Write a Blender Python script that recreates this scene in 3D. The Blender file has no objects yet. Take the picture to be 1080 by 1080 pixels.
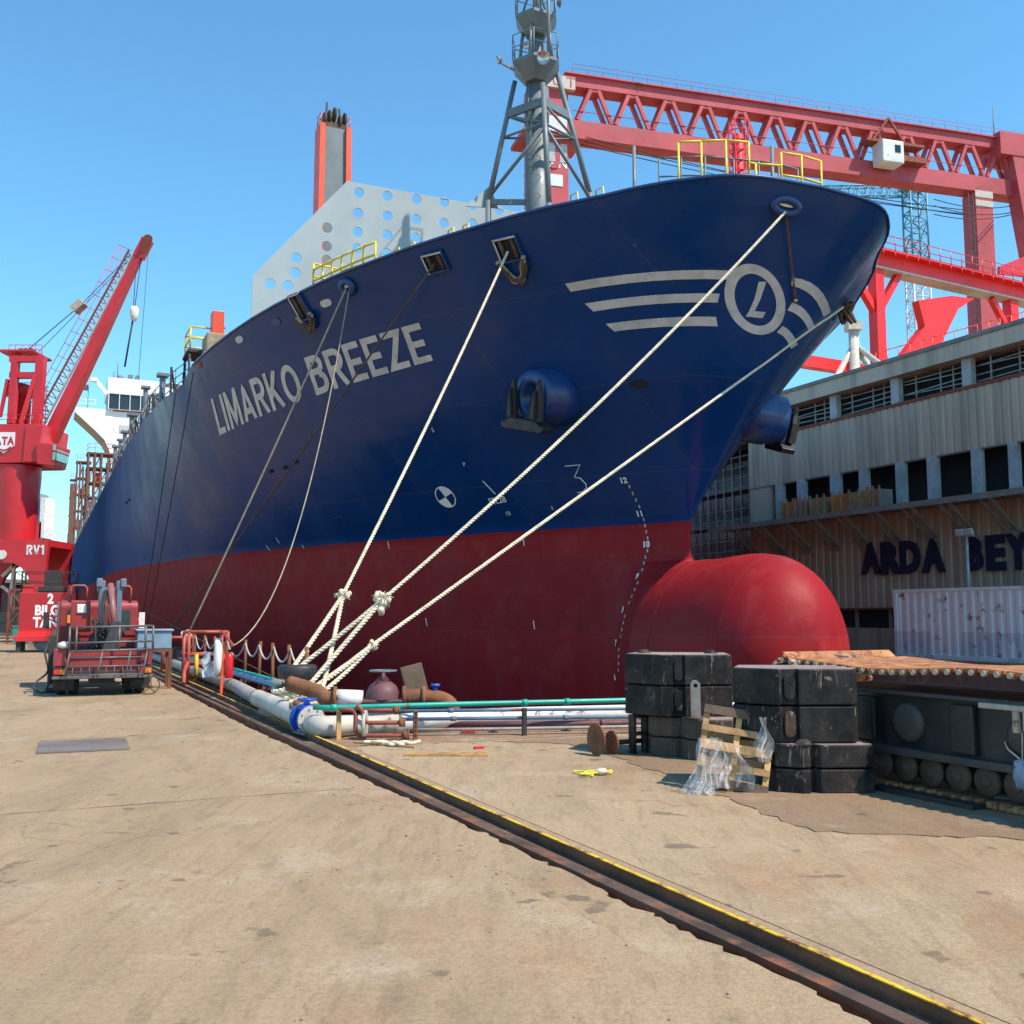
import bpy, bmesh, math, random
from mathutils import Vector, Matrix
random.seed(7)
R = math.radians
scene = bpy.context.scene
C = scene.collection
# ------------------------------------------------------------------ camera, sky, sun, exposure
EYE = 1.65
FPX = 1080.0
PITCH = math.atan(110 / 1080)
cam_d = bpy.data.cameras.new('camera')
cam = bpy.data.objects.new('camera', cam_d); C.objects.link(cam)
cam.location = (0, 0, EYE); cam.rotation_euler = (math.pi / 2 + PITCH, 0, 0)
cam_d.sensor_width = 36; cam_d.sensor_fit = 'HORIZONTAL'; cam_d.lens = 36
cam_d.clip_end = 5000; cam_d.clip_start = 0.05
scene.camera = cam
SUN_AZ = Vector((0.86, -0.50, 0)).normalized()
SUN_EL = R(56)
world = bpy.data.worlds.new('World'); scene.world = world; world.use_nodes = True
wn = world.node_tree; wn.nodes.clear()
sky = wn.nodes.new('ShaderNodeTexSky'); sky.sky_type = 'NISHITA'; sky.sun_disc = False
sky.sun_elevation = SUN_EL; sky.sun_rotation = math.atan2(SUN_AZ.x, SUN_AZ.y)
sky.air_density = 1.0; sky.dust_density = 0.1; sky.ozone_density = 6.0; sky.altitude = 0
bg = wn.nodes.new('ShaderNodeBackground'); bg.inputs['Strength'].default_value = 0.15
wo = wn.nodes.new('ShaderNodeOutputWorld')
tint = wn.nodes.new('ShaderNodeMix'); tint.data_type = 'RGBA'; tint.blend_type = 'MULTIPLY'; tint.inputs[0].default_value = 1
tint.inputs[7].default_value = (.94, 1.40, 1.35, 1)     # white balance of the clear summer sky
wn.links.new(sky.outputs[0], tint.inputs[6]); wn.links.new(tint.outputs[2], bg.inputs['Color']); wn.links.new(bg.outputs[0], wo.inputs['Surface'])
sun_d = bpy.data.lights.new('sun', 'SUN'); sun_d.energy = 5.0; sun_d.angle = R(0.53); sun_d.color = (1, 0.86, 0.72)
sun = bpy.data.objects.new('sun', sun_d); C.objects.link(sun)
sdir = Vector((SUN_AZ.x * math.cos(SUN_EL), SUN_AZ.y * math.cos(SUN_EL), math.sin(SUN_EL)))
sun.rotation_euler = sdir.to_track_quat('Z', 'Y').to_euler(); sun.location = sdir * 200
vs = scene.view_settings
vs.view_transform = 'Standard'; vs.look = 'None'; vs.gamma = 1; vs.exposure = 0.33; vs.use_curve_mapping = False
scene.render.resolution_x = 1024; scene.render.resolution_y = 1024

# ------------------------------------------------------------------ frames: world, quay (a across towards the ship, t along the dock), ship
AL = R(24.73)
VF = Vector((math.sin(AL), -math.cos(AL), 0))     # ship forward
PT = Vector((math.cos(AL), math.sin(AL), 0))      # ship port side, = across the quay
def QW(a, t, z=0.0):
    return PT * a - VF * t + Vector((0, 0, z))
QROT = AL                                           # z-rotation of a thing whose local x runs across (a) and y along (t)
_c, _s = math.cos(PITCH), math.sin(PITCH)
def ray(px, py):
    x = (px - 540) / FPX; u = (540 - py) / FPX
    return Vector((x, _c - u * _s, _s + u * _c))
CAM = Vector((0, 0, EYE))
def at(px, py, Y):
    r = ray(px, py); return CAM + r * (Y / r.y)
def atz(px, py, Z):
    r = ray(px, py); return CAM + r * ((Z - EYE) / r.z)
def at_a(px, py, a):
    """point on the vertical plane that lies a metres across the quay; returns (t, z)"""
    r = ray(px, py); k = a / (r.x * PT.x + r.y * PT.y); p = CAM + r * k
    return -(p.x * VF.x + p.y * VF.y), p.z

# ------------------------------------------------------------------ object helpers
def tag(o, label=None, cat=None, group=None, kind=None):
    if label: o['label'] = label
    if cat: o['category'] = cat
    if group: o['group'] = group
    if kind: o['kind'] = kind
    return o
def thing(name, label, cat, loc=(0, 0, 0), rz=0.0, group=None, rot=None):
    o = bpy.data.objects.new(name, None); C.objects.link(o); o.empty_display_size = .3
    o.location = loc; o.rotation_euler = rot if rot else (0, 0, rz)
    return tag(o, label, cat, group)
def copy_tree(o, parent=None, depth=0):
    c = o.copy(); C.objects.link(c)
    if parent: c.parent = parent
    for ch in list(o.children): copy_tree(ch, c, depth + 1)
    return c

class MB:
    def __init__(s): s.v = []; s.f = []; s.sm = []; s.M = Matrix.Identity(4)
    def at(s, M): s.M = M; return s
    def add(s, vs, fs, smooth=False):
        n = len(s.v); s.v += [tuple(s.M @ Vector(p)) for p in vs]
        for f in fs: s.f.append(tuple(i + n for i in f)); s.sm.append(smooth)
        return s
    def box(s, c, d, rz=0, rot=None):
        m = rot if rot is not None else Matrix.Rotation(rz, 3, 'Z')
        c = Vector(c); hx, hy, hz = d[0] / 2, d[1] / 2, d[2] / 2
        P = [c + m @ Vector((x * hx, y * hy, z * hz)) for x in (-1, 1) for y in (-1, 1) for z in (-1, 1)]
        return s.add(P, [(0, 1, 3, 2), (4, 6, 7, 5), (0, 4, 5, 1), (2, 3, 7, 6), (0, 2, 6, 4), (1, 5, 7, 3)])
    def bb(s, x0, x1, y0, y1, z0, z1):
        return s.box(((x0 + x1) / 2, (y0 + y1) / 2, (z0 + z1) / 2), (x1 - x0, y1 - y0, z1 - z0))
    def bar(s, p0, p1, w, h=None, up=(0, 0, 1)):
        p0 = Vector(p0); p1 = Vector(p1); h = h or w; d = (p1 - p0); L = d.length; d.normalize(); up = Vector(up)
        if abs(d.dot(up)) > .98: up = Vector((0, 1, 0)) if abs(d.y) < .9 else Vector((1, 0, 0))
        sd = d.cross(up).normalized(); uu = sd.cross(d)
        m = Matrix((sd, d, uu)).transposed()
        return s.box((p0 + p1) / 2, (w, L, h), rot=m)
    def tube(s, pts, r, n=8, cap=True, closed=False):
        pts = [Vector(p) for p in pts]; N = len(pts); rr = r if isinstance(r, (list, tuple)) else [r] * N
        V = []; F = []
        t0 = (pts[1] - pts[0]).normalized(); a = Vector((0, 0, 1)) if abs(t0.z) < .9 else Vector((1, 0, 0))
        nrm = t0.cross(a).normalized()
        for i, p in enumerate(pts):
            if closed: t = (pts[(i + 1) % N] - pts[i - 1])
            else: t = pts[min(i + 1, N - 1)] - pts[max(i - 1, 0)]
            if t.length < 1e-9: t = t0
            t.normalize(); nrm = nrm - t * nrm.dot(t)
            if nrm.length < 1e-6: nrm = t.orthogonal()
            nrm.normalize(); b = t.cross(nrm)
            for k in range(n):
                an = 2 * math.pi * k / n; V.append(p + (nrm * math.cos(an) + b * math.sin(an)) * rr[i])
        for i in range(N if closed else N - 1):
            j = (i + 1) % N
            for k in range(n):
                k2 = (k + 1) % n; F.append((i * n + k, i * n + k2, j * n + k2, j * n + k))
        s.add(V, F, True)
        if cap and not closed:
            n0 = len(s.v) - len(V); s.f.append(tuple(n0 + k for k in range(n))[::-1]); s.sm.append(False)
            s.f.append(tuple(n0 + (N - 1) * n + k for k in range(n))); s.sm.append(False)
        return s
    def cyl(s, p0, p1, r0, r1=None, n=12):
        return s.tube([p0, p1], [r0, r0 if r1 is None else r1], n)
    def prism(s, poly, z0, z1, M=None):
        """poly = list of (x, y) counter-clockwise, extruded from z0 to z1 in frame M"""
        n = len(poly); old = s.M
        if M is not None: s.M = old @ M
        V = [(x, y, z0) for x, y in poly] + [(x, y, z1) for x, y in poly]
        F = [tuple(range(n))[::-1], tuple(range(n, 2 * n))] + [(i, (i + 1) % n, n + (i + 1) % n, n + i) for i in range(n)]
        s.add(V, F); s.M = old; return s
    def lathe(s, prof, n=16, M=None, smooth=True):
        old = s.M
        if M is not None: s.M = old @ M
        V = []; F = []; m = len(prof)
        for k in range(n):
            an = 2 * math.pi * k / n; c, q = math.cos(an), math.sin(an)
            V += [(r * c, r * q, z) for r, z in prof]
        for k in range(n):
            k2 = (k + 1) % n
            for i in range(m - 1): F.append((k * m + i, k2 * m + i, k2 * m + i + 1, k * m + i + 1))
        s.add(V, F, smooth); s.M = old; return s
    def ball(s, c, r, sz=(1, 1, 1), nu=10, nv=6, jit=0):
        V = []; F = []; c = Vector(c)
        for j in range(nv + 1):
            ph = -math.pi / 2 + math.pi * j / nv
            for i in range(nu):
                th = 2 * math.pi * i / nu; k = r * (1 + random.uniform(-jit, jit))
                V.append(c + Vector((math.cos(ph) * math.cos(th) * sz[0], math.cos(ph) * math.sin(th) * sz[1], math.sin(ph) * sz[2])) * k)
        for j in range(nv):
            for i in range(nu):
                i2 = (i + 1) % nu; F.append((j * nu + i, j * nu + i2, (j + 1) * nu + i2, (j + 1) * nu + i))
        return s.add(V, F, True)
    def build(s, name, mat, parent=None, bevel=0, seg=2, loc=None, merge=False):
        me = bpy.data.meshes.new(name); me.from_pydata(s.v, [], s.f)
        me.polygons.foreach_set('use_smooth', s.sm)
        if merge or True:
            bm = bmesh.new(); bm.from_mesh(me)
            if merge: bmesh.ops.remove_doubles(bm, verts=bm.verts, dist=1e-4)
            bmesh.ops.recalc_face_normals(bm, faces=bm.faces); bm.to_mesh(me); bm.free()
        me.materials.append(MAT[mat] if isinstance(mat, str) else mat)
        o = bpy.data.objects.new(name, me); C.objects.link(o)
        if parent: o.parent = parent
        if loc is not None: o.location = loc
        if bevel:
            b = o.modifiers.new('bevel', 'BEVEL'); b.width = bevel; b.segments = seg; b.limit_method = 'ANGLE'; b.angle_limit = R(35)
        return o

def frame(o, x, z):
    """matrix with given origin, local x direction and local z (normal) direction"""
    z = Vector(z).normalized(); x = Vector(x); x = (x - z * x.dot(z)).normalized(); y = z.cross(x)
    m = Matrix((x, y, z)).transposed().to_4x4(); m.translation = Vector(o); return m
def text_mesh(txt, size=1.0, bold=0.0, xs=1.0, align='CENTER', sub=0, extrude=0):
    """flat lettering as a mesh in its own xy plane"""
    cu = bpy.data.curves.new('lettering', 'FONT'); cu.body = txt; cu.size = size; cu.offset = bold
    cu.align_x = align; cu.fill_mode = 'BOTH' if extrude else 'FRONT'; cu.resolution_u = 3; cu.extrude = extrude
    o = bpy.data.objects.new('lettering', cu); C.objects.link(o)
    dg = bpy.context.evaluated_depsgraph_get(); me = bpy.data.meshes.new_from_object(o.evaluated_get(dg))
    bpy.data.objects.remove(o); bpy.data.curves.remove(cu)
    for vtx in me.vertices: vtx.co.x *= xs
    if sub:
        bm = bmesh.new(); bm.from_mesh(me)
        bmesh.ops.triangulate(bm, faces=bm.faces)
        for it in range(6):
            es = [e for e in bm.edges if e.calc_length() > sub]
            if not es: break
            bmesh.ops.subdivide_edges(bm, edges=es, cuts=1)
            bmesh.ops.triangulate(bm, faces=[f for f in bm.faces if len(f.verts) > 3])
        bm.to_mesh(me); bm.free()
    return me
def link_mesh(me, name, mat, parent=None, M=None):
    me.materials.clear(); me.materials.append(MAT[mat]); o = bpy.data.objects.new(name, me); C.objects.link(o)
    if parent: o.parent = parent
    if M is not None: o.matrix_local = M
    return o
def plate_with_holes(outline, holes, thick, hseg=20):
    """outline: list of (x,y); holes: list of (x,y,r) -> mesh in its xy plane, real openings"""
    cu = bpy.data.curves.new('plate', 'CURVE'); cu.dimensions = '2D'; cu.fill_mode = 'BOTH'; cu.extrude = thick / 2
    def sp(pts):
        q = cu.splines.new('POLY'); q.points.add(len(pts) - 1); q.use_cyclic_u = True
        for i, p in enumerate(pts): q.points[i].co = (p[0], p[1], 0, 1)
    sp(outline)
    for x, y, r in holes: sp([(x + r * math.cos(2 * math.pi * k / hseg), y + r * math.sin(2 * math.pi * k / hseg)) for k in range(hseg)])
    o = bpy.data.objects.new('plate', cu); C.objects.link(o)
    dg = bpy.context.evaluated_depsgraph_get(); me = bpy.data.meshes.new_from_object(o.evaluated_get(dg))
    bpy.data.objects.remove(o); bpy.data.curves.remove(cu)
    return me

# plain block capitals drawn as strokes, for painted lettering
def stroke_text(txt, s=.165, gap=.11, step=.1):
    """returns (verts, quads, stroke index per vert, width); cap height 1"""
    h = s / 2
    def arc(cx, cy, rx, ry, a0, a1, n=8): return [(cx + rx * math.cos(a0 + (a1 - a0) * i / n), cy + ry * math.sin(a0 + (a1 - a0) * i / n)) for i in range(n + 1)]
    hp = math.pi / 2
    G = {'L': (.5, [[(h, 1), (h, h), (.5, h)]]), 'I': (s, [[(h, 0), (h, 1)]]),
         'M': (.8, [[(h, 0), (h, 1)], [(.8 - h, 0), (.8 - h, 1)], [(h * 1.25, .97), (.4, .12), (.8 - h * 1.25, .97)]]),
         'A': (.7, [[(.075, 0), (.35, .93), (.625, 0)], [(.19, .27), (.51, .27)]]),
         'R': (.63, [[(h, 0), (h, 1 - h)] + arc(.36, .71, .19, .29 - h, hp, -hp) + [(h, .42 + h)], [(.33, .46), (.56, 0)]]),
         'K': (.66, [[(h, 0), (h, 1)], [(.57, 1), (h * 1.6, .36)], [(.25, .56), (.59, 0)]]),
         'O': (.74, [arc(.37, .5, .37 - h, .5 - h, 0, 2 * math.pi, 28)]),
         'B': (.63, [[(h, 0), (h, 1 - h)] + arc(.35, .75, .18, .25 - h, hp, -hp) + [(h, .5 + h)], arc(.36, .27 + h * .3, .2, .27 - h * .7, hp, -hp) + [(h * 1.9, h)]]),
         'E': (.54, [[(.54, 1 - h), (h, 1 - h), (h, h), (.54, h)], [(h * 1.9, .5), (.49, .5)]]),
         'Z': (.58, [[(0, 1 - h), (.5, 1 - h), (.08, h), (.58, h)]]), 'V': (.66, [[(.07, 1), (.33, .05), (.59, 1)]]), '1': (.36, [[(.27, 0), (.27, 1)], [(.04, .72), (.22, .93)]]), ' ': (.26, [])}
    V = []; Q = []; K = []; x0 = 0; si = 0
    for ch in txt:
        w, ls = G[ch]
        for pl in ls:
            P = [pl[0]]
            for a, b in zip(pl[:-1], pl[1:]):
                d = math.hypot(b[0] - a[0], b[1] - a[1]); n = max(1, int(d / step))
                P += [(a[0] + (b[0] - a[0]) * i / n, a[1] + (b[1] - a[1]) * i / n) for i in range(1, n + 1)]
            base = len(V); n = len(P)
            for i, p in enumerate(P):
                a = P[max(i - 1, 0)]; b = P[min(i + 1, n - 1)]
                d0 = Vector((p[0] - a[0], p[1] - a[1])); d1 = Vector((b[0] - p[0], b[1] - p[1]))
                if d0.length < 1e-9: d0 = d1
                if d1.length < 1e-9: d1 = d0
                d0.normalize(); d1.normalize(); n0 = Vector((-d0.y, d0.x)); n1 = Vector((-d1.y, d1.x)); m = n0 + n1
                m = n0 if m.length < 1e-6 else m.normalized(); k = h / max(.35, m.dot(n0))
                V += [(x0 + p[0] + m.x * k, min(1, max(0, p[1] + m.y * k))), (x0 + p[0] - m.x * k, min(1, max(0, p[1] - m.y * k)))]; K += [si, si]
                if i: Q.append((base + 2 * i - 2, base + 2 * i - 1, base + 2 * i + 1, base + 2 * i))
            si += 1
        x0 += w + gap
    return V, Q, K, x0 - gap
# ------------------------------------------------------------------ materials
MAT = {}
class N:
    """tiny node-graph helper"""
    def __init__(s, name):
        s.m = bpy.data.materials.new(name); s.m.use_nodes = True; s.t = s.m.node_tree
        s.b = s.t.nodes['Principled BSDF']; s.co = s.t.nodes.new('ShaderNodeTexCoord').outputs['Object']
        MAT[name] = s.m
        inf = s.t.nodes.new('ShaderNodeObjectInfo'); ma = s.t.nodes.new('ShaderNodeVectorMath'); ma.operation = 'MULTIPLY_ADD'
        s.t.links.new(inf.outputs['Random'], ma.inputs[0]); ma.inputs[1].default_value = (23.7, 17.1, 9.3); s.t.links.new(s.co, ma.inputs[2]); s.cr = ma.outputs[0]
    def n(s, ty, **k):
        q = s.t.nodes.new('ShaderNode' + ty)
        for a, b in k.items(): setattr(q, a, b)
        return q
    def l(s, a, b): s.t.links.new(a, b)
    def scale(s, v):
        q = s.n('Mapping'); q.inputs['Scale'].default_value = v; s.l(s.cr, q.inputs[0]); return q.outputs[0]
    def noise(s, sc, det=4, rough=.55, vec=None, dist=0):
        q = s.n('TexNoise'); q.inputs['Scale'].default_value = sc; q.inputs['Detail'].default_value = det
        q.inputs['Roughness'].default_value = rough; q.inputs['Distortion'].default_value = dist
        s.l(vec if vec is not None else s.cr, q.inputs['Vector']); return q.outputs['Fac']
    def ramp(s, fac, stops):
        q = s.n('ValToRGB'); e = q.color_ramp.elements
        while len(e) < len(stops): e.new(.5)
        for i, (p, c) in enumerate(stops):
            e[i].position = p; e[i].color = (c, c, c, 1) if isinstance(c, (int, float)) else (*c, 1)
        s.l(fac, q.inputs[0]); return q.outputs[0]
    def mix(s, fac, a, b, mode='MIX'):
        q = s.n('Mix', data_type='RGBA', blend_type=mode)
        for v, i in ((fac, 0), (a, 6), (b, 7)):
            if isinstance(v, (int, float)): q.inputs[i].default_value = v if i == 0 else (v, v, v, 1)
            elif isinstance(v, tuple): q.inputs[i].default_value = (*v, 1)
            else: s.l(v, q.inputs[i])
        return q.outputs[2]
    def math(s, op, a, b=0.0, c=None):
        q = s.n('Math', operation=op)
        for i, v in enumerate((a, b) if c is None else (a, b, c)):
            if isinstance(v, (int, float)): q.inputs[i].default_value = v
            else: s.l(v, q.inputs[i])
        return q.outputs[0]
    def bump(s, h, st=.3, dist=.02):
        q = s.n('Bump'); q.inputs['Strength'].default_value = st; q.inputs['Distance'].default_value = dist
        s.l(h, q.inputs['Height']); s.l(q.outputs[0], s.b.inputs['Normal'])
    def set(s, **k):
        for a, v in k.items():
            i = s.b.inputs[{'col': 'Base Color', 'rough': 'Roughness', 'metal': 'Metallic', 'alpha': 'Alpha', 'spec': 'Specular IOR Level', 'trans': 'Transmission Weight', 'coat': 'Coat Weight'}[a]]
            if isinstance(v, (int, float)): i.default_value = v
            elif isinstance(v, tuple): i.default_value = (*v, 1)
            else: s.l(v, i)
def paint(name, col, rough=.5, metal=0, var=.22, sc=1.5, rust=0.0, rcol=(.16, .06, .025), dirt=.0, bump=.12, fine=30, spec=.5):
    """painted or bare surface: broad tone variation, optional rust blooms and dirt, fine relief"""
    g = N(name)
    a = tuple(max(0, c * (1 - var)) for c in col); b = tuple(min(1, c * (1 + var)) for c in col)
    base = g.mix(g.ramp(g.noise(sc, 5), [(.32, 0.0), (.68, 1.0)]), a, b)
    if dirt:
        d = g.ramp(g.noise(sc * 2.3, 6, .65), [(.42, 0.0), (.64, dirt)])
        base = g.mix(d, base, (.09, .075, .06))
    rg = g.ramp(g.noise(sc * 3, 3), [(.3, max(.05, rough - .12)), (.7, min(1, rough + .12))])
    if rust:
        f = g.ramp(g.noise(sc * 1.7, 8, .7), [(max(.05, .66 - rust * .4), 0.0), (min(.98, .72 - rust * .34), 1.0)])
        rc = g.mix(g.noise(14, 4), tuple(c * .55 for c in rcol), tuple(min(1, c * 1.7) for c in rcol))
        base = g.mix(f, base, rc); rg = g.mix(f, rg, .9)
        if metal: metal = g.mix(f, metal, 0.0)
    g.set(col=base, rough=rg, metal=metal, spec=spec)
    if bump: g.bump(g.noise(fine, 4), bump, .02)
    return g
paint('steel_grey', (.135, .17, .18), .5, 0, .15, .6, rust=.05)
paint('breakwater_grey', (.30, .37, .38), .5, 0, .1, .5, rust=.03)
paint('ship_white', (.78, .78, .76), .45, 0, .06, .3, rust=.04)
paint('lettering_grey', (.55, .54, .54), .5, 0, .08, 1.2, dirt=.25)
paint('fitting_blue', (.006, .045, .17), .32, 0, .2, .8, dirt=.12)
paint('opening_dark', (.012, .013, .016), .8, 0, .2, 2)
paint('anchor_black', (.018, .018, .02), .55, 0, .3, 2, rust=.08, dirt=.2)
paint('rail_yellow', (.75, .56, .03), .45, 0, .12, 1, rust=.1)
paint('rope_white', (.74, .66, .48), .9, 0, .15, 3, dirt=.25, bump=.5, fine=80)
paint('rope_tan', (.40, .33, .23), .95, 0, .2, 3, dirt=.3, bump=.5, fine=80)
paint('rope_brown', (.10, .065, .04), .95, 0, .3, 3, bump=.6, fine=60)
paint('cable_dark', (.03, .03, .032), .7, 0, .2, 3)
paint('rust', (.20, .075, .03), .9, 0, .4, 3, dirt=.3, bump=.4, fine=40)
paint('rust_red', (.26, .06, .035), .8, 0, .25, 2, rust=.15, dirt=.2)
paint('crane_red', (.55, .022, .03), .42, 0, .14, .35, rust=.04)
paint('crane_red_bright', (.78, .018, .014), .42, 0, .12, .3, rust=.02)
paint('crane_pink', (.44, .062, .075), .6, 0, .16, .2, rust=.05)  # pinker red: distance haze put into the faded paint's colour
paint('crane_orange', (.75, .085, .03), .45, 0, .1, .5)
paint('mark_white', (.8, .8, .78), .5, 0, .05, 1)
paint('glass_dark', (.02, .03, .035), .08, 0, .2, .5, bump=0)
paint('seam_red', (.20, .010, .016), .6, 0, .2, 1)
paint('chrome', (.55, .58, .6), .25, .9, .1, 2, bump=0)
paint('glass_green', (.18, .42, .38), .1, 0, .2, 1, bump=0)

def hull_material():
    g = N('hull_paint')
    sp = g.n('SeparateXYZ'); g.l(g.co, sp.inputs[0]); X, Y, Z = sp.outputs
    wob = g.math('MULTIPLY_ADD', g.noise(.8, 2), .05, -.025)
    below = g.math('LESS_THAN', g.math('ADD', Z, wob), 4.43)
    # plates: seams every 2.35 m up and 8.6 m along, each plate a slightly different tone
    zz = g.math('DIVIDE', g.math('ADD', Z, 20), 2.35); row = g.math('FLOOR', zz)
    xx = g.math('ADD', g.math('DIVIDE', g.math('ADD', X, 300), 8.6), g.math('MULTIPLY', row, .37)); colm = g.math('FLOOR', xx)
    cv = g.n('CombineXYZ'); g.l(row, cv.inputs[0]); g.l(colm, cv.inputs[1])
    wn_ = g.n('TexWhiteNoise', noise_dimensions='3D'); g.l(cv.outputs[0], wn_.inputs[0])
    tone = wn_.outputs['Value']
    fz = g.math('ABSOLUTE', g.math('SUBTRACT', g.math('FRACT', zz), .5)); fx = g.math('ABSOLUTE', g.math('SUBTRACT', g.math('FRACT', xx), .5))
    seam = g.math('MAXIMUM', g.math('GREATER_THAN', fz, .493), g.math('GREATER_THAN', fx, .4978))
    n1 = g.noise(.35, 6, .6); streak = g.noise(1, 6, .6, vec=g.scale((.9, .9, .09)))
    blue = g.mix(n1, (.001, .024, .112), (.002, .043, .175)); blue = g.mix(g.math('MULTIPLY', tone, .22), blue, (.002, .056, .21))
    red = g.mix(n1, (.28, .009, .012), (.39, .018, .019)); red = g.mix(g.math('MULTIPLY', tone, .55), red, (.19, .009, .018))
    chalk = g.ramp(g.noise(1.1, 8, .7), [(.5, 0.0), (.68, .22)]); red = g.mix(chalk, red, (.44, .085, .075))
    scr = g.math('MULTIPLY', g.ramp(g.noise(1, 5, .7, vec=g.scale((1.5, 1.5, 9)), dist=.5), [(.62, 0.0), (.66, .5)]), g.ramp(g.noise(.4, 2), [(.5, 0.0), (.58, 1.0)])); red = g.mix(scr, red, (.16, .02, .025))
    col = g.mix(below, blue, red)
    # dull streaks on the after side, with its purple reflections painted into the colour
    aft = g.n('MapRange'); aft.inputs[1].default_value = -12; aft.inputs[2].default_value = -55; g.l(X, aft.inputs[0])
    stm = g.math('MULTIPLY', g.ramp(streak, [(.40, 0.0), (.66, .45)]), aft.outputs[0])
    col = g.mix(stm, col, g.mix(below, (.030, .026, .07), (.16, .05, .04)))
    low = g.math('MULTIPLY', g.ramp(streak, [(.48, 0.0), (.7, .10)]), 1.0)
    col = g.mix(low, col, (.10, .09, .085))
    col = g.mix(g.math('MULTIPLY', seam, .3), col, (.06, .07, .09))
    rg = g.mix(g.ramp(n1, [(.35, 0.0), (.65, 1.0)]), .17, .42); rg = g.mix(below, rg, .52); rg = g.mix(aft.outputs[0], rg, .8)
    sq = g.mix(below, .32, .14); sq = g.mix(aft.outputs[0], sq, .02)
    g.set(col=col, rough=rg, spec=sq)
    h = g.math('ADD', g.math('MULTIPLY', seam, .25), g.math('MULTIPLY', g.noise(.9, 3), 1.2))
    h = g.math('ADD', h, g.math('MULTIPLY', g.noise(9, 3), .05))
    fr = g.math('ABSOLUTE', g.math('SINE', g.math('MULTIPLY', X, 4.1))); h = g.math('ADD', h, g.math('MULTIPLY', fr, .16))
    g.bump(h, .4, .03)
hull_material()

# ------------------------------------------------------------------ the ship: hull form
from bisect import bisect_right
def pchip(xs, ys):
    n = len(xs); h = [xs[i + 1] - xs[i] for i in range(n - 1)]; dl = [(ys[i + 1] - ys[i]) / h[i] for i in range(n - 1)]
    m = [dl[0]] + [0.0] * (n - 1)
    for i in range(1, n - 1):
        if dl[i - 1] * dl[i] > 0:
            w1 = 2 * h[i] + h[i - 1]; w2 = h[i] + 2 * h[i - 1]; m[i] = (w1 + w2) / (w1 / dl[i - 1] + w2 / dl[i])
    def f(x):
        if x <= xs[0]: return ys[0]
        if x >= xs[-1]: return ys[-1]
        i = bisect_right(xs, x) - 1; t = (x - xs[i]) / h[i]
        return ys[i] * (1 + 2 * t) * (1 - t) ** 2 + m[i] * h[i] * t * (1 - t) ** 2 + ys[i + 1] * t * t * (3 - 2 * t) + m[i + 1] * h[i] * t * t * (t - 1)
    return f
def interp(x, xs, ys):
    if x <= xs[0]: return ys[0]
    for i in range(len(xs) - 1):
        if x <= xs[i + 1]: return ys[i] + (ys[i + 1] - ys[i]) * (x - xs[i]) / (xs[i + 1] - xs[i])
    return ys[-1]
ZW = 4.43; ZT = 12.3; KEEL = 6.5; LSHIP = 200
SHIP = Vector((5.13, 29.5, 0)) + PT * .25
stemF = pchip([-8, 2, 3, 4.43, 5.5, 6.93, 8.35, 10.09, 11.5, 12.5], [-.5, -.4, -.35, -.25, .25, 1.1, 2.1, 3.4, 4.7, 5.6])
HD = pchip([0, .08, .3, .91, 1.73, 3.15, 4.27, 5.75, 7.3, 8.9, 10.5, 12.8, 14.7, 17.3, 19.9, 22.3, 26, 31], [0, 1.4, 2.3, 3.2, 4.0, 5.0, 5.95, 6.95, 7.95, 8.8, 9.6, 10.5, 11.15, 11.8, 12.3, 12.6, 13.0, 13.2])
HW = pchip([0, .15, .5, 1.5, 3.77, 9.09, 13.3, 18.1, 24, 34.6, 47.5, 60], [0, .1, .25, .7, 2.0, 4.8, 6.6, 8.4, 10.2, 12.1, 13.1, 13.2])
BZ, BH, BW = .35, 2.9, 2.05          # bulb: centre height, half height, half width
def smax(a, b, k=.7):
    h = max(k - abs(a - b), 0) / k; return max(a, b) + h * h * k * .25
def sheer(x): return interp(x, [-18.4, -17.0, -12, -7, 0, 2], [11.1, 11.45, 11.72, 11.95, 12.22, 12.3])
def hb(x, z):
    d = max(stemF(z) - x, 0.0)
    if z >= ZW:
        k = min((z - ZW) / (ZT + .15 - ZW), 1.0) ** .85; y = (1 - k) * HW(d) + k * HD(d)
    else:
        t = (ZW - z) / 11; y = HW(d * (1 - .35 * t))
        if z < -4.5: y *= 1 - .2 * ((-4.5 - z) / 2) ** 2
    if z < 4.4:
        q = 1 - ((z - BZ) / BH) ** 2
        b = BW * min(1.0, max(.1, (x + 5.5) / 5.0)) * math.sqrt(q) if q > 0 else -2.2 * (abs(z - BZ) - BH)
        y = smax(y, b)
    return y
def inside(p):
    q = p - SHIP; x = q.dot(VF); y = q.dot(PT)
    return p.z < sheer(x) and x < stemF(p.z) and abs(y) < hb(x, p.z)
def at_hull(px, py):
    r = ray(px, py); r = r / r.y; k = 20.0
    while k < 200:
        if inside(CAM + r * k): break
        k += .15
    lo, hi = k - .15, k
    for _ in range(18):
        mid = (lo + hi) / 2
        if inside(CAM + r * mid): hi = mid
        else: lo = mid
    p = CAM + r * hi; q = p - SHIP
    return Vector((q.dot(VF), q.dot(PT), p.z))
def surf(x, z, side=-1): return Vector((x, side * hb(x, z), z))
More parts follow.
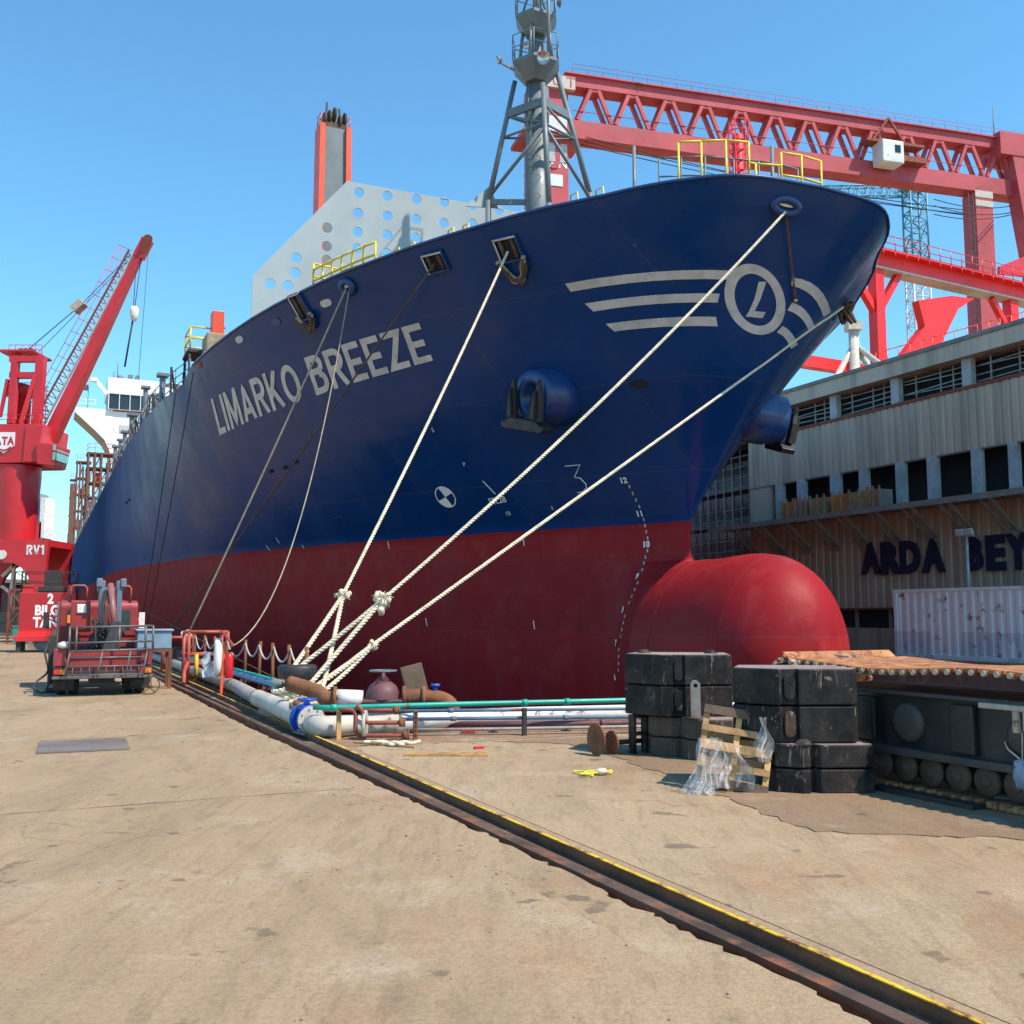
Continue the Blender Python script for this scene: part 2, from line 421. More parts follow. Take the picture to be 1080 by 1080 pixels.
def hull_frame(p, off=0.0):
    """frame on the hull skin at local point p: x forward-ish along the skin, y up along the skin, z outward"""
    sd = -1 if p.y < 0 else 1; e = .06
    if stemF(p.z) - p.x < .5:
        tx = Vector((0, -sd, 0)) if abs(p.y) < .3 else (surf(p.x - e, p.z, sd) - surf(p.x, p.z, sd)) * -1
        n = Vector((.75, .3 * p.y, -.55))
        n.normalize(); xdir = Vector((0, 1, 0)); return frame(p + n * off, xdir, n)
    tx = surf(p.x + e, p.z, sd) - surf(p.x - e, p.z, sd); tz = surf(p.x, p.z + e, sd) - surf(p.x, p.z - e, sd)
    n = tx.cross(tz)
    if n.y * sd < 0: n = -n
    n.normalize(); xd = tx if sd < 0 else -tx
    return frame(p + n * off, xd, n)
def to_ship(p): q = p - SHIP; return Vector((q.dot(VF), q.dot(PT), p.z))
def LS(px, py, Y): return to_ship(at(px, py, Y))

ship = thing('cargo_ship', 'large blue and red container ship in the dry dock, bulbous bow towards the quay', 'ship',
             SHIP + Vector((0, 0, -KEEL)), math.atan2(VF.y, VF.x))
UP = (0, 0, KEEL)
def sp(mb, name, mat, parent=None, bevel=0, **k):
    return mb.build(name, mat, parent or ship, bevel, loc=None if parent else UP, **k)

# hull skin: rows of constant height, stations from the stem aft, then the bulb
bulb_rows = [BZ + BH * math.sin(R(a)) for a in (-90, -84, -74, -63, -52, -42, -33, -24, -16, -8, 0, 8, 16, 24, 32, 39, 46, 53, 60, 67, 74, 80, 85, 88, 90)]
rows = [-6.5, -5, -3.6] + bulb_rows
z = BZ + BH
ups = [3.33, 3.45, 3.6, 3.85, 4.15, 4.43]
while ups[-1] < ZT - .2: ups.append(ups[-1] + .3)
ups[-1] = ZT; rows += ups
dst = [0, .03, .06, .1, .16, .24, .34, .5, .7, .95, 1.25, 1.6, 2, 2.5, 3, 3.6, 4.3, 5, 5.8, 6.6, 7.5, 8.5, 9.5, 10.5, 11.7, 13, 14.3, 15.6, 16.5, 17.0, 17.5, 18.0, 18.4, 20, 22, 24, 26.5, 29, 32, 36, 40, 45, 50, 60, 75, 95, 120, 150, 175, 190, LSHIP]
def station(zn, d):
    x = stemF(zn) * max(0, 1 - d / 16) - d
    zz = zn if zn <= 9 else 9 + (sheer(x) - 9) * (zn - 9) / (ZT - 9)
    return x, zz
hullmb = MB(); nR, nS = len(rows), len(dst); jt = rows.index(BZ + BH * math.sin(R(90)))
V = []; F = []
for sd in (-1, 1):
    for j, zn in enumerate(rows):
        for i, d in enumerate(dst):
            x, zz = station(zn, d); y = hb(x, zz)
            if i == 0: y = BW * math.sqrt(max(0, 1 - ((zn - BZ) / BH) ** 2)) if j < jt else 0
            if d > 150: y *= 1 - .12 * ((d - 150) / 50) ** 2
            V.append((x, sd * y, zz))
for q in range(2):
    o = q * nR * nS
    for j in range(nR - 1):
        for i in range(nS - 1):
            F.append((o + j * nS + i, o + j * nS + i + 1, o + (j + 1) * nS + i + 1, o + (j + 1) * nS + i))
hullmb.add(V, F, True)
# bulb ahead of the stem
BL = 5.55
V = []; F = []; ang = bulb_rows; sts = [0, .3, .7, 1.2, 1.8, 2.4, 2.9, 3.3, 3.75, 4.15, 4.5, 4.78, 5.0, 5.17, 5.28, 5.45, BL]
full = []
for sd in (-1, 1):
    zs = ang if sd < 0 else ang[::-1][1:]
    full += [(zn, sd) for zn in zs]
for s_ in sts:
    t = max(0, (s_ - 1.8) / (BL - 1.8)); k = (1 - t ** 3.6) ** .5 if t < 1 else 0
    for zn, sd in full:
        cy = math.sqrt(max(0, 1 - ((zn - BZ) / BH) ** 2)); x0 = stemF(zn)
        V.append((x0 + s_, sd * BW * cy * (.25 * k ** .8 + .75 * k), BZ + .25 * t + (zn - BZ) * k))
m = len(full)
for i in range(len(sts) - 1):
    for j in range(m): F.append((i * m + j, i * m + (j + 1) % m, (i + 1) * m + (j + 1) % m, (i + 1) * m + j))
hullmb.add(V, F, True)
# weld seams round the bulb
wl = MB()
for s_ in (.9, 3.9):
    t = max(0, (s_ - 1.8) / (BL - 1.8)); k = (1 - t ** 3.6) ** .5; P = []
    for q in range(41):
        a = -.9 + q * (math.pi + 1.8) / 40; zn = BZ + BH * math.sin(a); P.append((stemF(zn) + s_, BW * k * math.cos(a) * 1.001, BZ + .25 * t + BH * k * math.sin(a) * 1.001))
    wl.tube(P, .009, 5)
# transom
hull = sp(hullmb, 'hull', 'hull_paint', merge=True)
wl.build('weld_seam', 'seam_red', ship, loc=UP)['kind'] = 'stuff'; tr = MB(); P = []
for zn in (-6, -2, 2, 6, 11.1):
    y = hb(-LSHIP, zn) * .88; P.append((y, zn))
tr.add([(-LSHIP + .02, -y, zz) for y, zz in P] + [(-LSHIP + .02, y, zz) for y, zz in P], [(i, i + 1, 6 + i, 5 + i) for i in range(4)])
sp(tr, 'transom', 'fitting_blue')
# decks
dk = MB(); xs = [3.4, 2.9, 2.3, 1.5, 0, -2, -4, -6, -8, -10, -12, -14, -16, -16.95]
dk.add([(x, s_ * (hb(x, sheer(x) - 1.1) - .03), sheer(x) - 1.1) for x in xs for s_ in (-1, 1)], [(2 * i, 2 * i + 1, 2 * i + 3, 2 * i + 2) for i in range(len(xs) - 1)])
xs = [-16.95, -20, -25, -32, -45, -60, -100, -150, -199.9]
dk.add([(x, s_ * (hb(x, 9.9) - .05), 9.95) for x in xs for s_ in (-1, 1)], [(2 * i, 2 * i + 1, 2 * i + 3, 2 * i + 2) for i in range(len(xs) - 1)])
sp(dk, 'deck', 'rust_red')
# bulwark rim along the top edge, both sides, in one run
rim = [Vector((station(ZT, d)[0], sd * hb(*station(ZT, d)), station(ZT, d)[1])) for sd, seq in ((-1, dst[:29][::-1]), (1, dst[1:29])) for d in seq]
sp(MB().tube(rim, .045, 6), 'bulwark_rim', 'fitting_blue')

# paint on the skin: strips given by their two edges, laid 12 mm proud of the plating
def skin(px, py, off=.012):
    p = at_hull(px, py); return hull_frame(p, off).translation
def strip(pairs, nm, mat, parent, sub=3, off=.012, dens=6):
    pts = []
    for (a, b), (c, d) in zip(pairs[:-1], pairs[1:]):
        for k in range(dens):
            t = k / dens; pts.append(((a[0] + (c[0] - a[0]) * t, a[1] + (c[1] - a[1]) * t), (b[0] + (d[0] - b[0]) * t, b[1] + (d[1] - b[1]) * t)))
    pts.append(pairs[-1]); mb = MB(); V = []; F = []
    for a, b in pts:
        for k in range(sub + 1):
            t = k / sub; V.append(skin(a[0] + (b[0] - a[0]) * t, a[1] + (b[1] - a[1]) * t, off))
    w = sub + 1
    for i in range(len(pts) - 1):
        for k in range(sub): F.append((i * w + k, i * w + k + 1, (i + 1) * w + k + 1, (i + 1) * w + k))
    mb.add(V, F, True); return mb.build(nm, mat, parent)
emb = bpy.data.objects.new('bow_emblem', None); C.objects.link(emb); emb.parent = ship; emb.location = UP
emb['label'] = 'grey winged emblem with a ringed letter L painted on the bow'
def curve3(a, b, c, n=6):  # quadratic through three points
    out = []
    for i in range(n + 1):
        t = i / n; out.append(tuple((1 - t) * (1 - 2 * t) * a[k] + 4 * t * (1 - t) * b[k] + t * (2 * t - 1) * c[k] for k in (0, 1)))
    return out
for top, bot in ((((596, 299), (690, 286.5), (777, 285.5)), ((602, 307.5), (690, 296), (772, 295))),
                 (((617, 320), (690, 311), (759, 309.5)), ((626, 328.5), (690, 320.5), (757, 319))),
                 (((639, 341.5), (700, 335), (755, 334)), ((648, 349.5), (700, 344.5), (757, 344)))):
    A = curve3(*top); B = curve3(*bot); strip(list(zip(A, B)), 'stripe', 'lettering_grey', emb, 3)
for top, bot in ((((835, 292.5), (862, 303), (876, 329)), ((834, 301), (856, 312), (868, 334)))
                 , (((835, 319), (849, 327), (859, 344)), ((830, 327), (844, 335), (853, 350)))
                 , (((825, 343.5), (834, 350.5), (841, 363)), ((819, 350.5), (827.5, 356.5), (834, 368)))):
    A = curve3(*top); B = curve3(*bot); strip(list(zip(A, B)), 'stripe', 'lettering_grey', emb, 3)
ring = []
for k in range(49):
    a = 2 * math.pi * k / 48; ca, sa = math.cos(a), math.sin(a); sh = -.16
    ring.append(((796 + 31.5 * ca - 37.5 * sa * sh, 315.5 + 37.5 * sa), (796.5 + 21.5 * ca - 27.5 * sa * sh, 316 + 27.5 * sa)))
strip(ring, 'ring', 'lettering_grey', emb, 3, dens=1)
ell = [((800, 297), (808, 297)), ((795.5, 315), (802, 315)), ((790, 327.5), (796, 327.5)), ((786, 334), (792.5, 334))]
strip(ell, 'letter', 'lettering_grey', emb, 2)
strip([((796, 328), (792.5, 334.3)), ((807.5, 329), (804, 335.5))], 'letter', 'lettering_grey', emb, 2)

# the name on the starboard bow
p0, p1 = at_hull(232, 459), at_hull(457, 380); h0, h1 = at_hull(222.5, 421), at_hull(442, 340)
arc = [(p0.x, 0.0)]; n = 60
for i in range(1, n + 1):
    xa, xb = p0.x + (p1.x - p0.x) * (i - 1) / n, p0.x + (p1.x - p0.x) * i / n; zz = p0.z + (p1.z - p0.z) * i / n
    arc.append((xb, arc[-1][1] + math.hypot(xb - xa, hb(xb, zz) - hb(xa, zz))))
LT = arc[-1][1]
NV, NQ, NK, NWd = stroke_text('LIMARKO BREEZE'); nmb = MB(); out = []
for (qx, qy), kk in zip(NV, NK):
    f = min(max(qx / NWd, 0), 1); s_ = f * LT; g = qy; xx = p1.x
    for (xa, sa), (xb, sb) in zip(arc[:-1], arc[1:]):
        if s_ <= sb + 1e-6: xx = xa + (xb - xa) * (s_ - sa) / (sb - sa); break
    zb = p0.z + (p1.z - p0.z) * f; zt = h0.z + (h1.z - h0.z) * f
    lean = (h0.x - p0.x) + ((h1.x - p1.x) - (h0.x - p0.x)) * f
    out.append(hull_frame(surf(xx + lean * g, zb + (zt - zb) * g), .014 + .0012 * (kk % 3)).translation)
nmb.add(out, NQ, True); nmo = sp(nmb, 'ship_name', 'lettering_grey')
nmo['label'] = 'grey ship name LIMARKO BREEZE'

# draught figures, frame number, thruster disc and chalk mark
marks = bpy.data.objects.new('draught_marks', None); C.objects.link(marks); marks.parent = ship; marks.location = UP
def hull_text(txt, px, py, size, mat='mark_white', parent=marks, name='figure', bold=.0, xs=1, roll=0):
    M = hull_frame(at_hull(px, py), .035) @ Matrix.Rotation(roll, 4, 'Z')
    me = text_mesh(txt, size, bold, xs, 'CENTER'); return link_mesh(me, name, mat, parent, M @ Matrix.Translation((0, -size * .35, 0)))
dm = [(12, 657.8, 506), (11, 675, 541), (10, 682, 574), (9, 673, 608), (8, 658, 643), (7, 650.5, 678), (6, 649.5, 714)]
for n_, px, py in dm: hull_text(str(n_), px, py, .26, bold=.012)
for (a, x0, y0), (b, x1, y1) in zip(dm[:-1], dm[1:]):
    for k in (1, 2, 3, 4):
        t = k / 5; M = hull_frame(at_hull(x0 + (x1 - x0) * t + 3, y0 + (y1 - y0) * t), .02)
        MB().at(M).box((0, 0, 0), (.035, .10, .03)).build('tick', 'lettering_grey', marks)
hull_text('FR.28', 525, 527, .34, roll=.1, xs=.9, bold=.005)
hull_text('18', 536, 541, .22, roll=.1); hull_text('E', 583, 535, .18); hull_text('P', 490, 489, .2); hull_text('S', 457, 453, .22)
M = hull_frame(at_hull(516, 514), .012)
MB().at(M).box((0, 0, 0), (.04, .6, .006), rot=Matrix.Rotation(.5, 3, 'Z')).build('tick', 'mark_white', marks)
for px, py in ((552.5, 571), (563.5, 659), (450, 656), (283, 578), (293, 570), (320, 577), (410, 575)):
    MB().at(hull_frame(at_hull(px, py), .012)).box((0, 0, 0), (.035, .28, .006), rot=Matrix.Rotation(.1, 3, 'Z')).build('tick', 'mark_white', marks)
disc = MB()
M = hull_frame(at_hull(470, 524), .014)
for a0 in (0.35, .35 + math.pi):
    V = [(0, 0, 0)] + [(.38 * math.cos(a0 + k * math.pi / 16), .38 * math.sin(a0 + k * math.pi / 16), 0) for k in range(9)]
    disc.at(M).add(V, [(0, k, k + 1) for k in range(1, 9)])
V = []
for k in range(33):
    a = 2 * math.pi * k / 32; V += [(.38 * math.cos(a), .38 * math.sin(a), .002), (.42 * math.cos(a), .42 * math.sin(a), .002)]
disc.add(V, [(2 * k, 2 * k + 1, 2 * k + 3, 2 * k + 2) for k in range(32)])
disc.build('thruster_disc', 'mark_white', marks)
chalk = [(596, 491.5), (612, 490), (606, 503), (612, 504), (618, 510), (619, 514), (615, 518.5), (609, 519.5)]
mb = MB()
mb.tube([skin(x, y, .015) for x, y in chalk], .018, 5); mb.build('chalk_three', 'mark_white', marks)

# anchors in their pods
def pod(px, py, side, ang, rpod, lpod, tipdir):
    c = to_ship(Vector((0, 0, 0))) if False else at_hull(px, py)
    return c
def anchor_set(c, out, up, k=1.0, flip=1):
    """c: skin point; out: pod axis; up: shank-up direction"""
    M = frame(c, up, out) @ Matrix.Rotation(-math.pi / 2, 4, 'Z') if False else frame(c, Vector(up).cross(Vector(out)), out)
    pd = MB().at(M)
    pd.lathe([(0, -.1), (.98 * k, -1.6 * k), (.92 * k, .3 * k), (.86 * k, .42 * k), (.84 * k, .8 * k), (.76 * k, .9 * k), (.5 * k, .92 * k), (.4 * k, .86 * k), (.34 * k, .45 * k), (0, .4 * k)], 40)
    o = pd.build('anchor_pod', 'fitting_blue', ship, loc=UP)
    an = MB().at(M @ Matrix.Translation((0, -.25 * k, .98 * k)))
    # crown, flukes, shank
    an.prism([(-.85 * k, -.78 * k), (.85 * k, -.78 * k), (.95 * k, -.62 * k), (.5 * k, -.42 * k), (-.5 * k, -.42 * k), (-.95 * k, -.62 * k)], -.22 * k, .26 * k)
    for s_ in (-1, 1):
        pl = [(s_ * .34 * k, -.5 * k), (s_ * .74 * k, -.45 * k), (s_ * .72 * k, .25 * k), (s_ * .52 * k, .82 * k), (s_ * .42 * k, .2 * k)]
        an.prism(pl if s_ > 0 else pl[::-1], .02, .2 * k)
        an.prism([(s_ * .40 * k, -.4 * k), (s_ * .58 * k, -.4 * k), (s_ * .53 * k, .5 * k)][::s_], .15 * k, .34 * k)
    a = an.build('anchor', 'anchor_black', o, .03)
    sh = MB().at(M @ Matrix.Translation((0, -.25 * k, .86 * k))); sh.bar((0, -.6 * k, .05), (0, .3 * k, -.25 * k), .24 * k, .26 * k, up=(0, 0, 1)); sh.build('shank', 'anchor_black', o, .02)
    return o
sc_ = at_hull(575, 418)
anchor_set(sc_ + Vector((.1, .15, 0)), (.30, -.93, -.16), (.25, .05, 1), .95)
pc = surf(1.0, 7.15, 1)
pc = to_ship(at(800, 445, 29.5))
anchor_set(Vector((sc_.x, -sc_.y, sc_.z)) + Vector((.1, -.15, 0)), (.30, .93, -.16), (.25, -.05, 1), .95)

# openings in the bulwark: roller fairleads, chocks and freeing ports
def fairlead(px, py, w, h, roller=True):
    M = hull_frame(at_hull(px, py), 0.0); o = MB().at(M); t = .07
    o.box((0, h / 2 + t / 2, .03), (w + 2 * t, t, .16)).box((0, -h / 2 - t / 2, .03), (w + 2 * t, t, .16))
    o.box((-w / 2 - t / 2, 0, .03), (t, h, .16)).box((w / 2 + t / 2, 0, .03), (t, h, .16))
    f = o.build('fairlead', 'fitting_blue', ship, .02, loc=UP)
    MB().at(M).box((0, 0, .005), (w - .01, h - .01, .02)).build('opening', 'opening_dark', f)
    wf = MB().at(M)
    wf.box((-w / 2 - t * .3, 0, .115), (.05, h + .1, .012)).box((0, h / 2 + t * .4, .115), (w + .1, .05, .012)); wf.build('pale_edge', 'lettering_grey', f)  # paler strips along the left and top edges of the frame
    if roller:
        r = MB().at(M)
        for x in (-w * .3, w * .3): r.cyl((x, -h * .45, .05), (x, h * .45, .05), .06, n=10)
        r.build('roller', 'rope_brown', f)
    return M
def chock(px, py, rx, ry, mat='fitting_blue', light=True):
    M = hull_frame(at_hull(px, py), 0.0); n = 28; pts = [(rx * math.cos(2 * math.pi * k / n), ry * math.sin(2 * math.pi * k / n), .06) for k in range(n)]
    c = MB().at(M).tube(pts, .11, 10, closed=True).build('chock', mat, ship, loc=UP)
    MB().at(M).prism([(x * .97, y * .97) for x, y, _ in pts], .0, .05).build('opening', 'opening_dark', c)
    if light: MB().at(M).prism([(x * .9, y * .45 + ry * .4) for x, y, _ in pts], .05, .062).build('pale_edge', 'mark_white', c)  # white oval in the upper part of the opening
    return M
FL1 = fairlead(537, 262, .62, .62); FL2 = fairlead(460, 276, .62, .5); FL3 = fairlead(318, 323, .5, .8)
FL4 = chock(367.5, 302, .22, .2); FLC = chock(828, 217, .33, .17); chock(232.5, 359, .35, .38, light=False)
for px, py, m_ in ((344, 319.5, 'lettering_grey'), (291, 339.5, 'fitting_blue'), (252.6, 358, 'lettering_grey'), (210, 385, 'rust_red'), (673, 405, 'opening_dark')):
    M = hull_frame(at_hull(px, py), .01); n = 20
    MB().at(M).prism([(.17 * math.cos(2 * math.pi * k / n) + (.1 if math.cos(2 * math.pi * k / n) > 0 else -.1), .12 * math.sin(2 * math.pi * k / n)) for k in range(n)], -.02, .012).build('freeing_port', m_, ship, loc=UP)
# hull access steps further aft, small dark lugs
for px, py in ((301, 493), (286, 497), (312, 487), (137, 527), (134, 530)):
    MB().at(hull_frame(at_hull(px, py), .0)).box((0, 0, .03), (.2, .12, .08)).build('lug', 'opening_dark', ship, loc=UP)

# breakwater: transverse grey plate with round holes
BKX = -15.0
def on_x(px, py, x):
    """ship-local (y, z) where the pixel's ray crosses the transverse plane x"""
    r = ray(px, py); o = CAM - SHIP; k = (x - o.dot(VF)) / r.dot(VF); p = CAM + r * k; return (p - SHIP).dot(PT), p.z
yl, zl = on_x(266, 291, BKX); yb = on_x(266, 330, BKX)[0]; ym, zm = on_x(335, 224, BKX); yt, zt = on_x(366, 191, BKX)
ztop = zt
outl = [(yl, 10.6), (-yl, 10.6), (-yl, zl), (-yt, ztop), (yt, ztop), (yl, zl)]
holes = []
for hx, hy in ((572, 437), (688, 450), (806, 463), (920, 475), (1033, 489), (569, 520), (688, 532), (805, 545), (918, 560), (567, 597), (687, 609), (803, 620), (565, 665), (686, 684), (443, 580), (441, 655), (441, 712), (317, 703), (313, 763), (211, 808), (283, 815)):
    y, z_ = on_x(230 + hx * .2593, 90 + hy * .2593, BKX); holes.append((y, z_, .215))
y0_, z0_ = holes[4][0], holes[4][1]; dy = holes[3][0] - holes[2][0]
for i in range(1, 6): holes.append((y0_ + dy * i, z0_, .215))
for i in range(0, 5): holes.append((y0_ + dy * i, z0_ - .8, .215))
bwm = plate_with_holes(outl, holes, .05)
bw = link_mesh(bwm, 'breakwater', 'breakwater_grey', ship, Matrix(((0, 0, 1, BKX), (1, 0, 0, 0), (0, 1, 0, KEEL), (0, 0, 0, 1))))
st = MB().at(bw.matrix_local.inverted() @ Matrix.Translation(UP))
st.bar((BKX + .06, ym, zm), (BKX + .06, -ym, zm), .05, .08).bar((BKX + .06, yl + .6, on_x(300, 266, BKX)[1] - .6), (BKX + .06, yl + 9, on_x(300, 266, BKX)[1] - .6), .05, .06)
st.build('stiffener', 'breakwater_grey', bw)
ee = MB().at(bw.matrix_local.inverted() @ Matrix.Translation(UP)); ee.bb(BKX - .6, BKX + .05, yl - .1, yl, 10.6, zl); ee.build('end_plate', 'fitting_blue', bw)

# foremast: column, tripod legs, two platforms, ladder, lamps
fm = bpy.data.objects.new('foremast', None); C.objects.link(fm); fm.parent = ship; fm.location = UP
MY = 38.4
mc = LS(567, 215, MY); mx, my = mc.x, mc.y
def zat(py): return at(570, py, MY).z
MB().cyl((mx, my, 11.0), (mx, my, zat(95)), .48, .46, 20).cyl((mx, my, zat(95)), (mx, my, zat(30)), .34, .3, 16).cyl((mx, my, zat(30)), (mx, my, zat(-40)), .2, .14, 12).build('column', 'steel_grey', fm)
feet = [LS(515, 213, 38.6), LS(622, 205, 39.0), LS(579, 216, 36.8)]; tops = [LS(543, 86, 38.6), LS(588, 78, 38.6), LS(572.5, 88, 37.7)]
for f_, t_ in zip(feet, tops): MB().cyl(f_, t_, .11, .10, 10).build('leg', 'steel_grey', fm)
lo = MB()
for f_ in feet: lo.cyl((f_.x, f_.y, 11.0), f_ + Vector((0, 0, .05)), .13, .12, 8)
lo.bar((feet[0].x, feet[0].y, feet[0].z), (mx, my, feet[0].z - .1), .12, .2).bar(feet[2], (mx, my, feet[2].z), .12, .2); lo.build('support', 'steel_grey', fm)
def lerp(a, b, t): return a + (b - a) * t
br = MB(); T = .28
def legpt(i, py_): z_ = zat(py_); t = (z_ - feet[i].z) / (tops[i].z - feet[i].z); return lerp(feet[i], tops[i], t)
for i, j in ((0, 2), (2, 1), (0, 1)):
    br.cyl(legpt(i, 143), legpt(j, 142), .05, n=8)
    br.cyl(legpt(i, 120), legpt(j, 142), .05, n=8)
br.cyl(legpt(0, 205), legpt(2, 146), .07, n=8).cyl(legpt(1, 205), legpt(2, 146), .07, n=8); br.build('brace', 'steel_grey', fm)
cb = MB()
for i, j in ((0, 2), (2, 1)):
    a, b = legpt(i, 118), legpt(j, 118); cb.bar(a, b, .14, .32)
cb.build('crossbeam', 'steel_grey', fm)
def platform(cx, cy, zt_, r, nsides, drop, rail, name='platform'):
    o = MB(); pl = [(cx + r * math.cos(2 * math.pi * (k + .5) / nsides), cy + r * math.sin(2 * math.pi * (k + .5) / nsides)) for k in range(nsides)]
    sm_ = [(cx + r * .45 * math.cos(2 * math.pi * (k + .5) / nsides), cy + r * .45 * math.sin(2 * math.pi * (k + .5) / nsides)) for k in range(nsides)]
    o.prism(pl, zt_ - .12, zt_)
    o.add([(x, y, zt_ - .12) for x, y in pl] + [(x, y, zt_ - drop) for x, y in sm_], [(k, (k + 1) % nsides, nsides + (k + 1) % nsides, nsides + k) for k in range(nsides)] + [tuple(range(nsides, 2 * nsides))])
    p = o.build(name, 'steel_grey', fm)
    rl = MB()
    for k in range(nsides):
        a, b = Vector((*pl[k], zt_)), Vector((*pl[(k + 1) % nsides], zt_))
        rl.cyl(a, a + Vector((0, 0, rail)), .025, n=5)
        for h in (.5, 1): rl.cyl(a + Vector((0, 0, rail * h)), b + Vector((0, 0, rail * h)), .02, n=5)
    rl.build('handrail', 'steel_grey', p); return p
lc = LS(565, 82, 38.2); platform(lc.x, lc.y, zat(72), 1.0, 6, .75, 1.0)
uc = LS(565, 30, 38.2); platform(uc.x, uc.y, zat(24), .88, 6, .7, 1.1)
up_ = MB()
for dx, dy in ((-.5, -.5), (.5, -.5), (.5, .5), (-.5, .5)): up_.cyl((lc.x + dx, lc.y + dy, zat(74)), (uc.x + dx * .7, uc.y + dy * .7, zat(26)), .07, n=8)
for dx, dy in ((-.4, -.5), (.45, -.3), (.1, .5)): up_.cyl((uc.x + dx, uc.y + dy, zat(24)), (uc.x, uc.y, zat(-25)), .05, n=6)
p_ = LS(578.5, 30, 37.3); up_.cyl((p_.x, p_.y, zat(78)), (p_.x, p_.y, zat(-10)), .07, n=8)
up_.build('upper_frame', 'steel_grey', fm)
ld = MB(); a = LS(561, 210, 38.0); zt2 = zat(95)
for dx in (-.15, .15): ld.cyl((a.x, a.y + dx, 16.6), (a.x, a.y + dx, zt2), .02, n=5)
z_ = 16.8
while z_ < zt2: ld.cyl((a.x, a.y - .15, z_), (a.x, a.y + .15, z_), .012, n=4); z_ += .3
z_ = 17
while z_ < zt2:
    ld.tube([(a.x + .35 * math.sin(t), a.y - .35 * math.cos(t), z_) for t in [k * math.pi / 8 - .2 for k in range(10)]], .015, 4); z_ += .75
ld.build('ladder', 'steel_grey', fm)
def lamp(p, d, r, parent, mat='steel_grey'):
    M = frame(p, Vector(d).orthogonal(), d)
    o = MB().at(M).lathe([(0, -.6 * r), (.5 * r, -.55 * r), (r, .3 * r), (r, .45 * r), (.9 * r, .45 * r)], 18).build('floodlight', mat, parent)
    MB().at(M).lathe([(0, -.1 * r), (.5 * r, .0), (.88 * r, .4 * r)], 18).build('reflector', 'chrome', o); return o
tocam = (.9, -.42, -.3)
lamp(LS(573, 62, 37.0), tocam, .27, fm); lamp(LS(527, 63, 37.6), (-.3, -.9, -.3), .16, fm); lamp(LS(590, 3, 37.6), (.3, .9, -.2), .17, fm); lamp(LS(555, 49, 37.4), tocam, .12, fm)
MB().bar(LS(527, 65, 37.6), LS(543, 74, 37.8), .08).build('lamp_arm', 'steel_grey', fm)
# gusset on the mast house
MB().prism([(feet[0].y - .9, feet[0].z - .25), (feet[0].y + .5, feet[0].z - .1), (feet[0].y + .15, feet[0].z + .75)], -.03, .03, Matrix(((0, 0, 1, feet[0].x - .2), (1, 0, 0, 0), (0, 1, 0, 0), (0, 0, 0, 1)))).build('gusset', 'breakwater_grey', fm)

# railings on the forecastle
def railing(pts, h, name, mat, posts=True, r=.028, levels=(.5, 1.0), parent=None, gaps=()):
    o = MB(); pts = [Vector(p) for p in pts]
    for i, p in enumerate(pts):
        if posts: o.cyl(p, p + Vector((0, 0, h)), r, n=5)
        if i + 1 < len(pts) and i not in gaps:
            for l in levels: o.cyl(p + Vector((0, 0, h * l)), pts[i + 1] + Vector((0, 0, h * l)), r, n=5)
    return sp(o, name, mat, parent)
def edge(x, ins=.3, sd=-1, dz=-.1): return Vector((x, sd * (hb(x, sheer(x)) - ins), sheer(x) + dz))
# yellow platform rail over the starboard bulwark
a_, b_ = at_hull(322, 311), at_hull(388, 284)
xs = [a_.x + (b_.x - a_.x) * k / 6 for k in range(7)]
railing([edge(x, .35) for x in xs], .85, 'platform_rail', 'rail_yellow', r=.035, levels=(.55, 1))
railing([edge(xs[0] - .2 * k, .35 + 1.1 * k, dz=.0) for k in (0, 1)] + [edge(xs[3], 1.9, dz=.05), edge(xs[6], 1.6)], .95, 'platform_rail', 'rail_yellow', r=.035, levels=(.55, 1))
for x in (at_hull(403, 270).x, at_hull(418, 264).x, at_hull(458, 250).x, at_hull(475, 244).x, at_hull(585, 216).x, at_hull(597, 214).x): pass
for px in (398, 415, 458, 474, 588, 613):
    e = at_hull(px, 262 + (px - 398) * -.27 + 16); q = edge(e.x, .6, dz=-.2); g_ = MB().tube([q, q + Vector((0, 0, .6)), q + Vector((.28, .05, .6)), q + Vector((.28, .12, 0))], .025, 5); sp(g_, 'hoop_rail', 'rail_yellow')
# bow rails
bx = [(738, 187), (763, 186), (790, 185), (815, 187), (822, 188), (850, 190), (872, 193), (893, 199)]
bow = []
for px, py in bx:
    p = atz(px, py, 12.45); q = to_ship(p); q.x -= .9; q.z = 12.2; bow.append(q)
railing(bow[:4], 1.55, 'bow_rail', 'rail_yellow', r=.032, levels=(1.0,))
railing(bow[3:6], 1.0, 'bow_rail', 'rail_yellow', r=.032, levels=(1.0,)); railing(bow[5:], 1.35, 'bow_rail', 'rail_yellow', r=.032, levels=(.55, 1.0))
railing([q + Vector((-.9, 0, 0)) for q in bow], 1.5, 'bow_rail', 'steel_grey', r=.025, levels=(.33, .66, 1))
for px in (703, 857):
    p = to_ship(atz(px, 189, 12.4)); p.x -= 1.5; sp(MB().cyl((p.x, p.y, 11.2), (p.x, p.y, 13.9), .05, n=6), 'antenna', 'steel_grey')
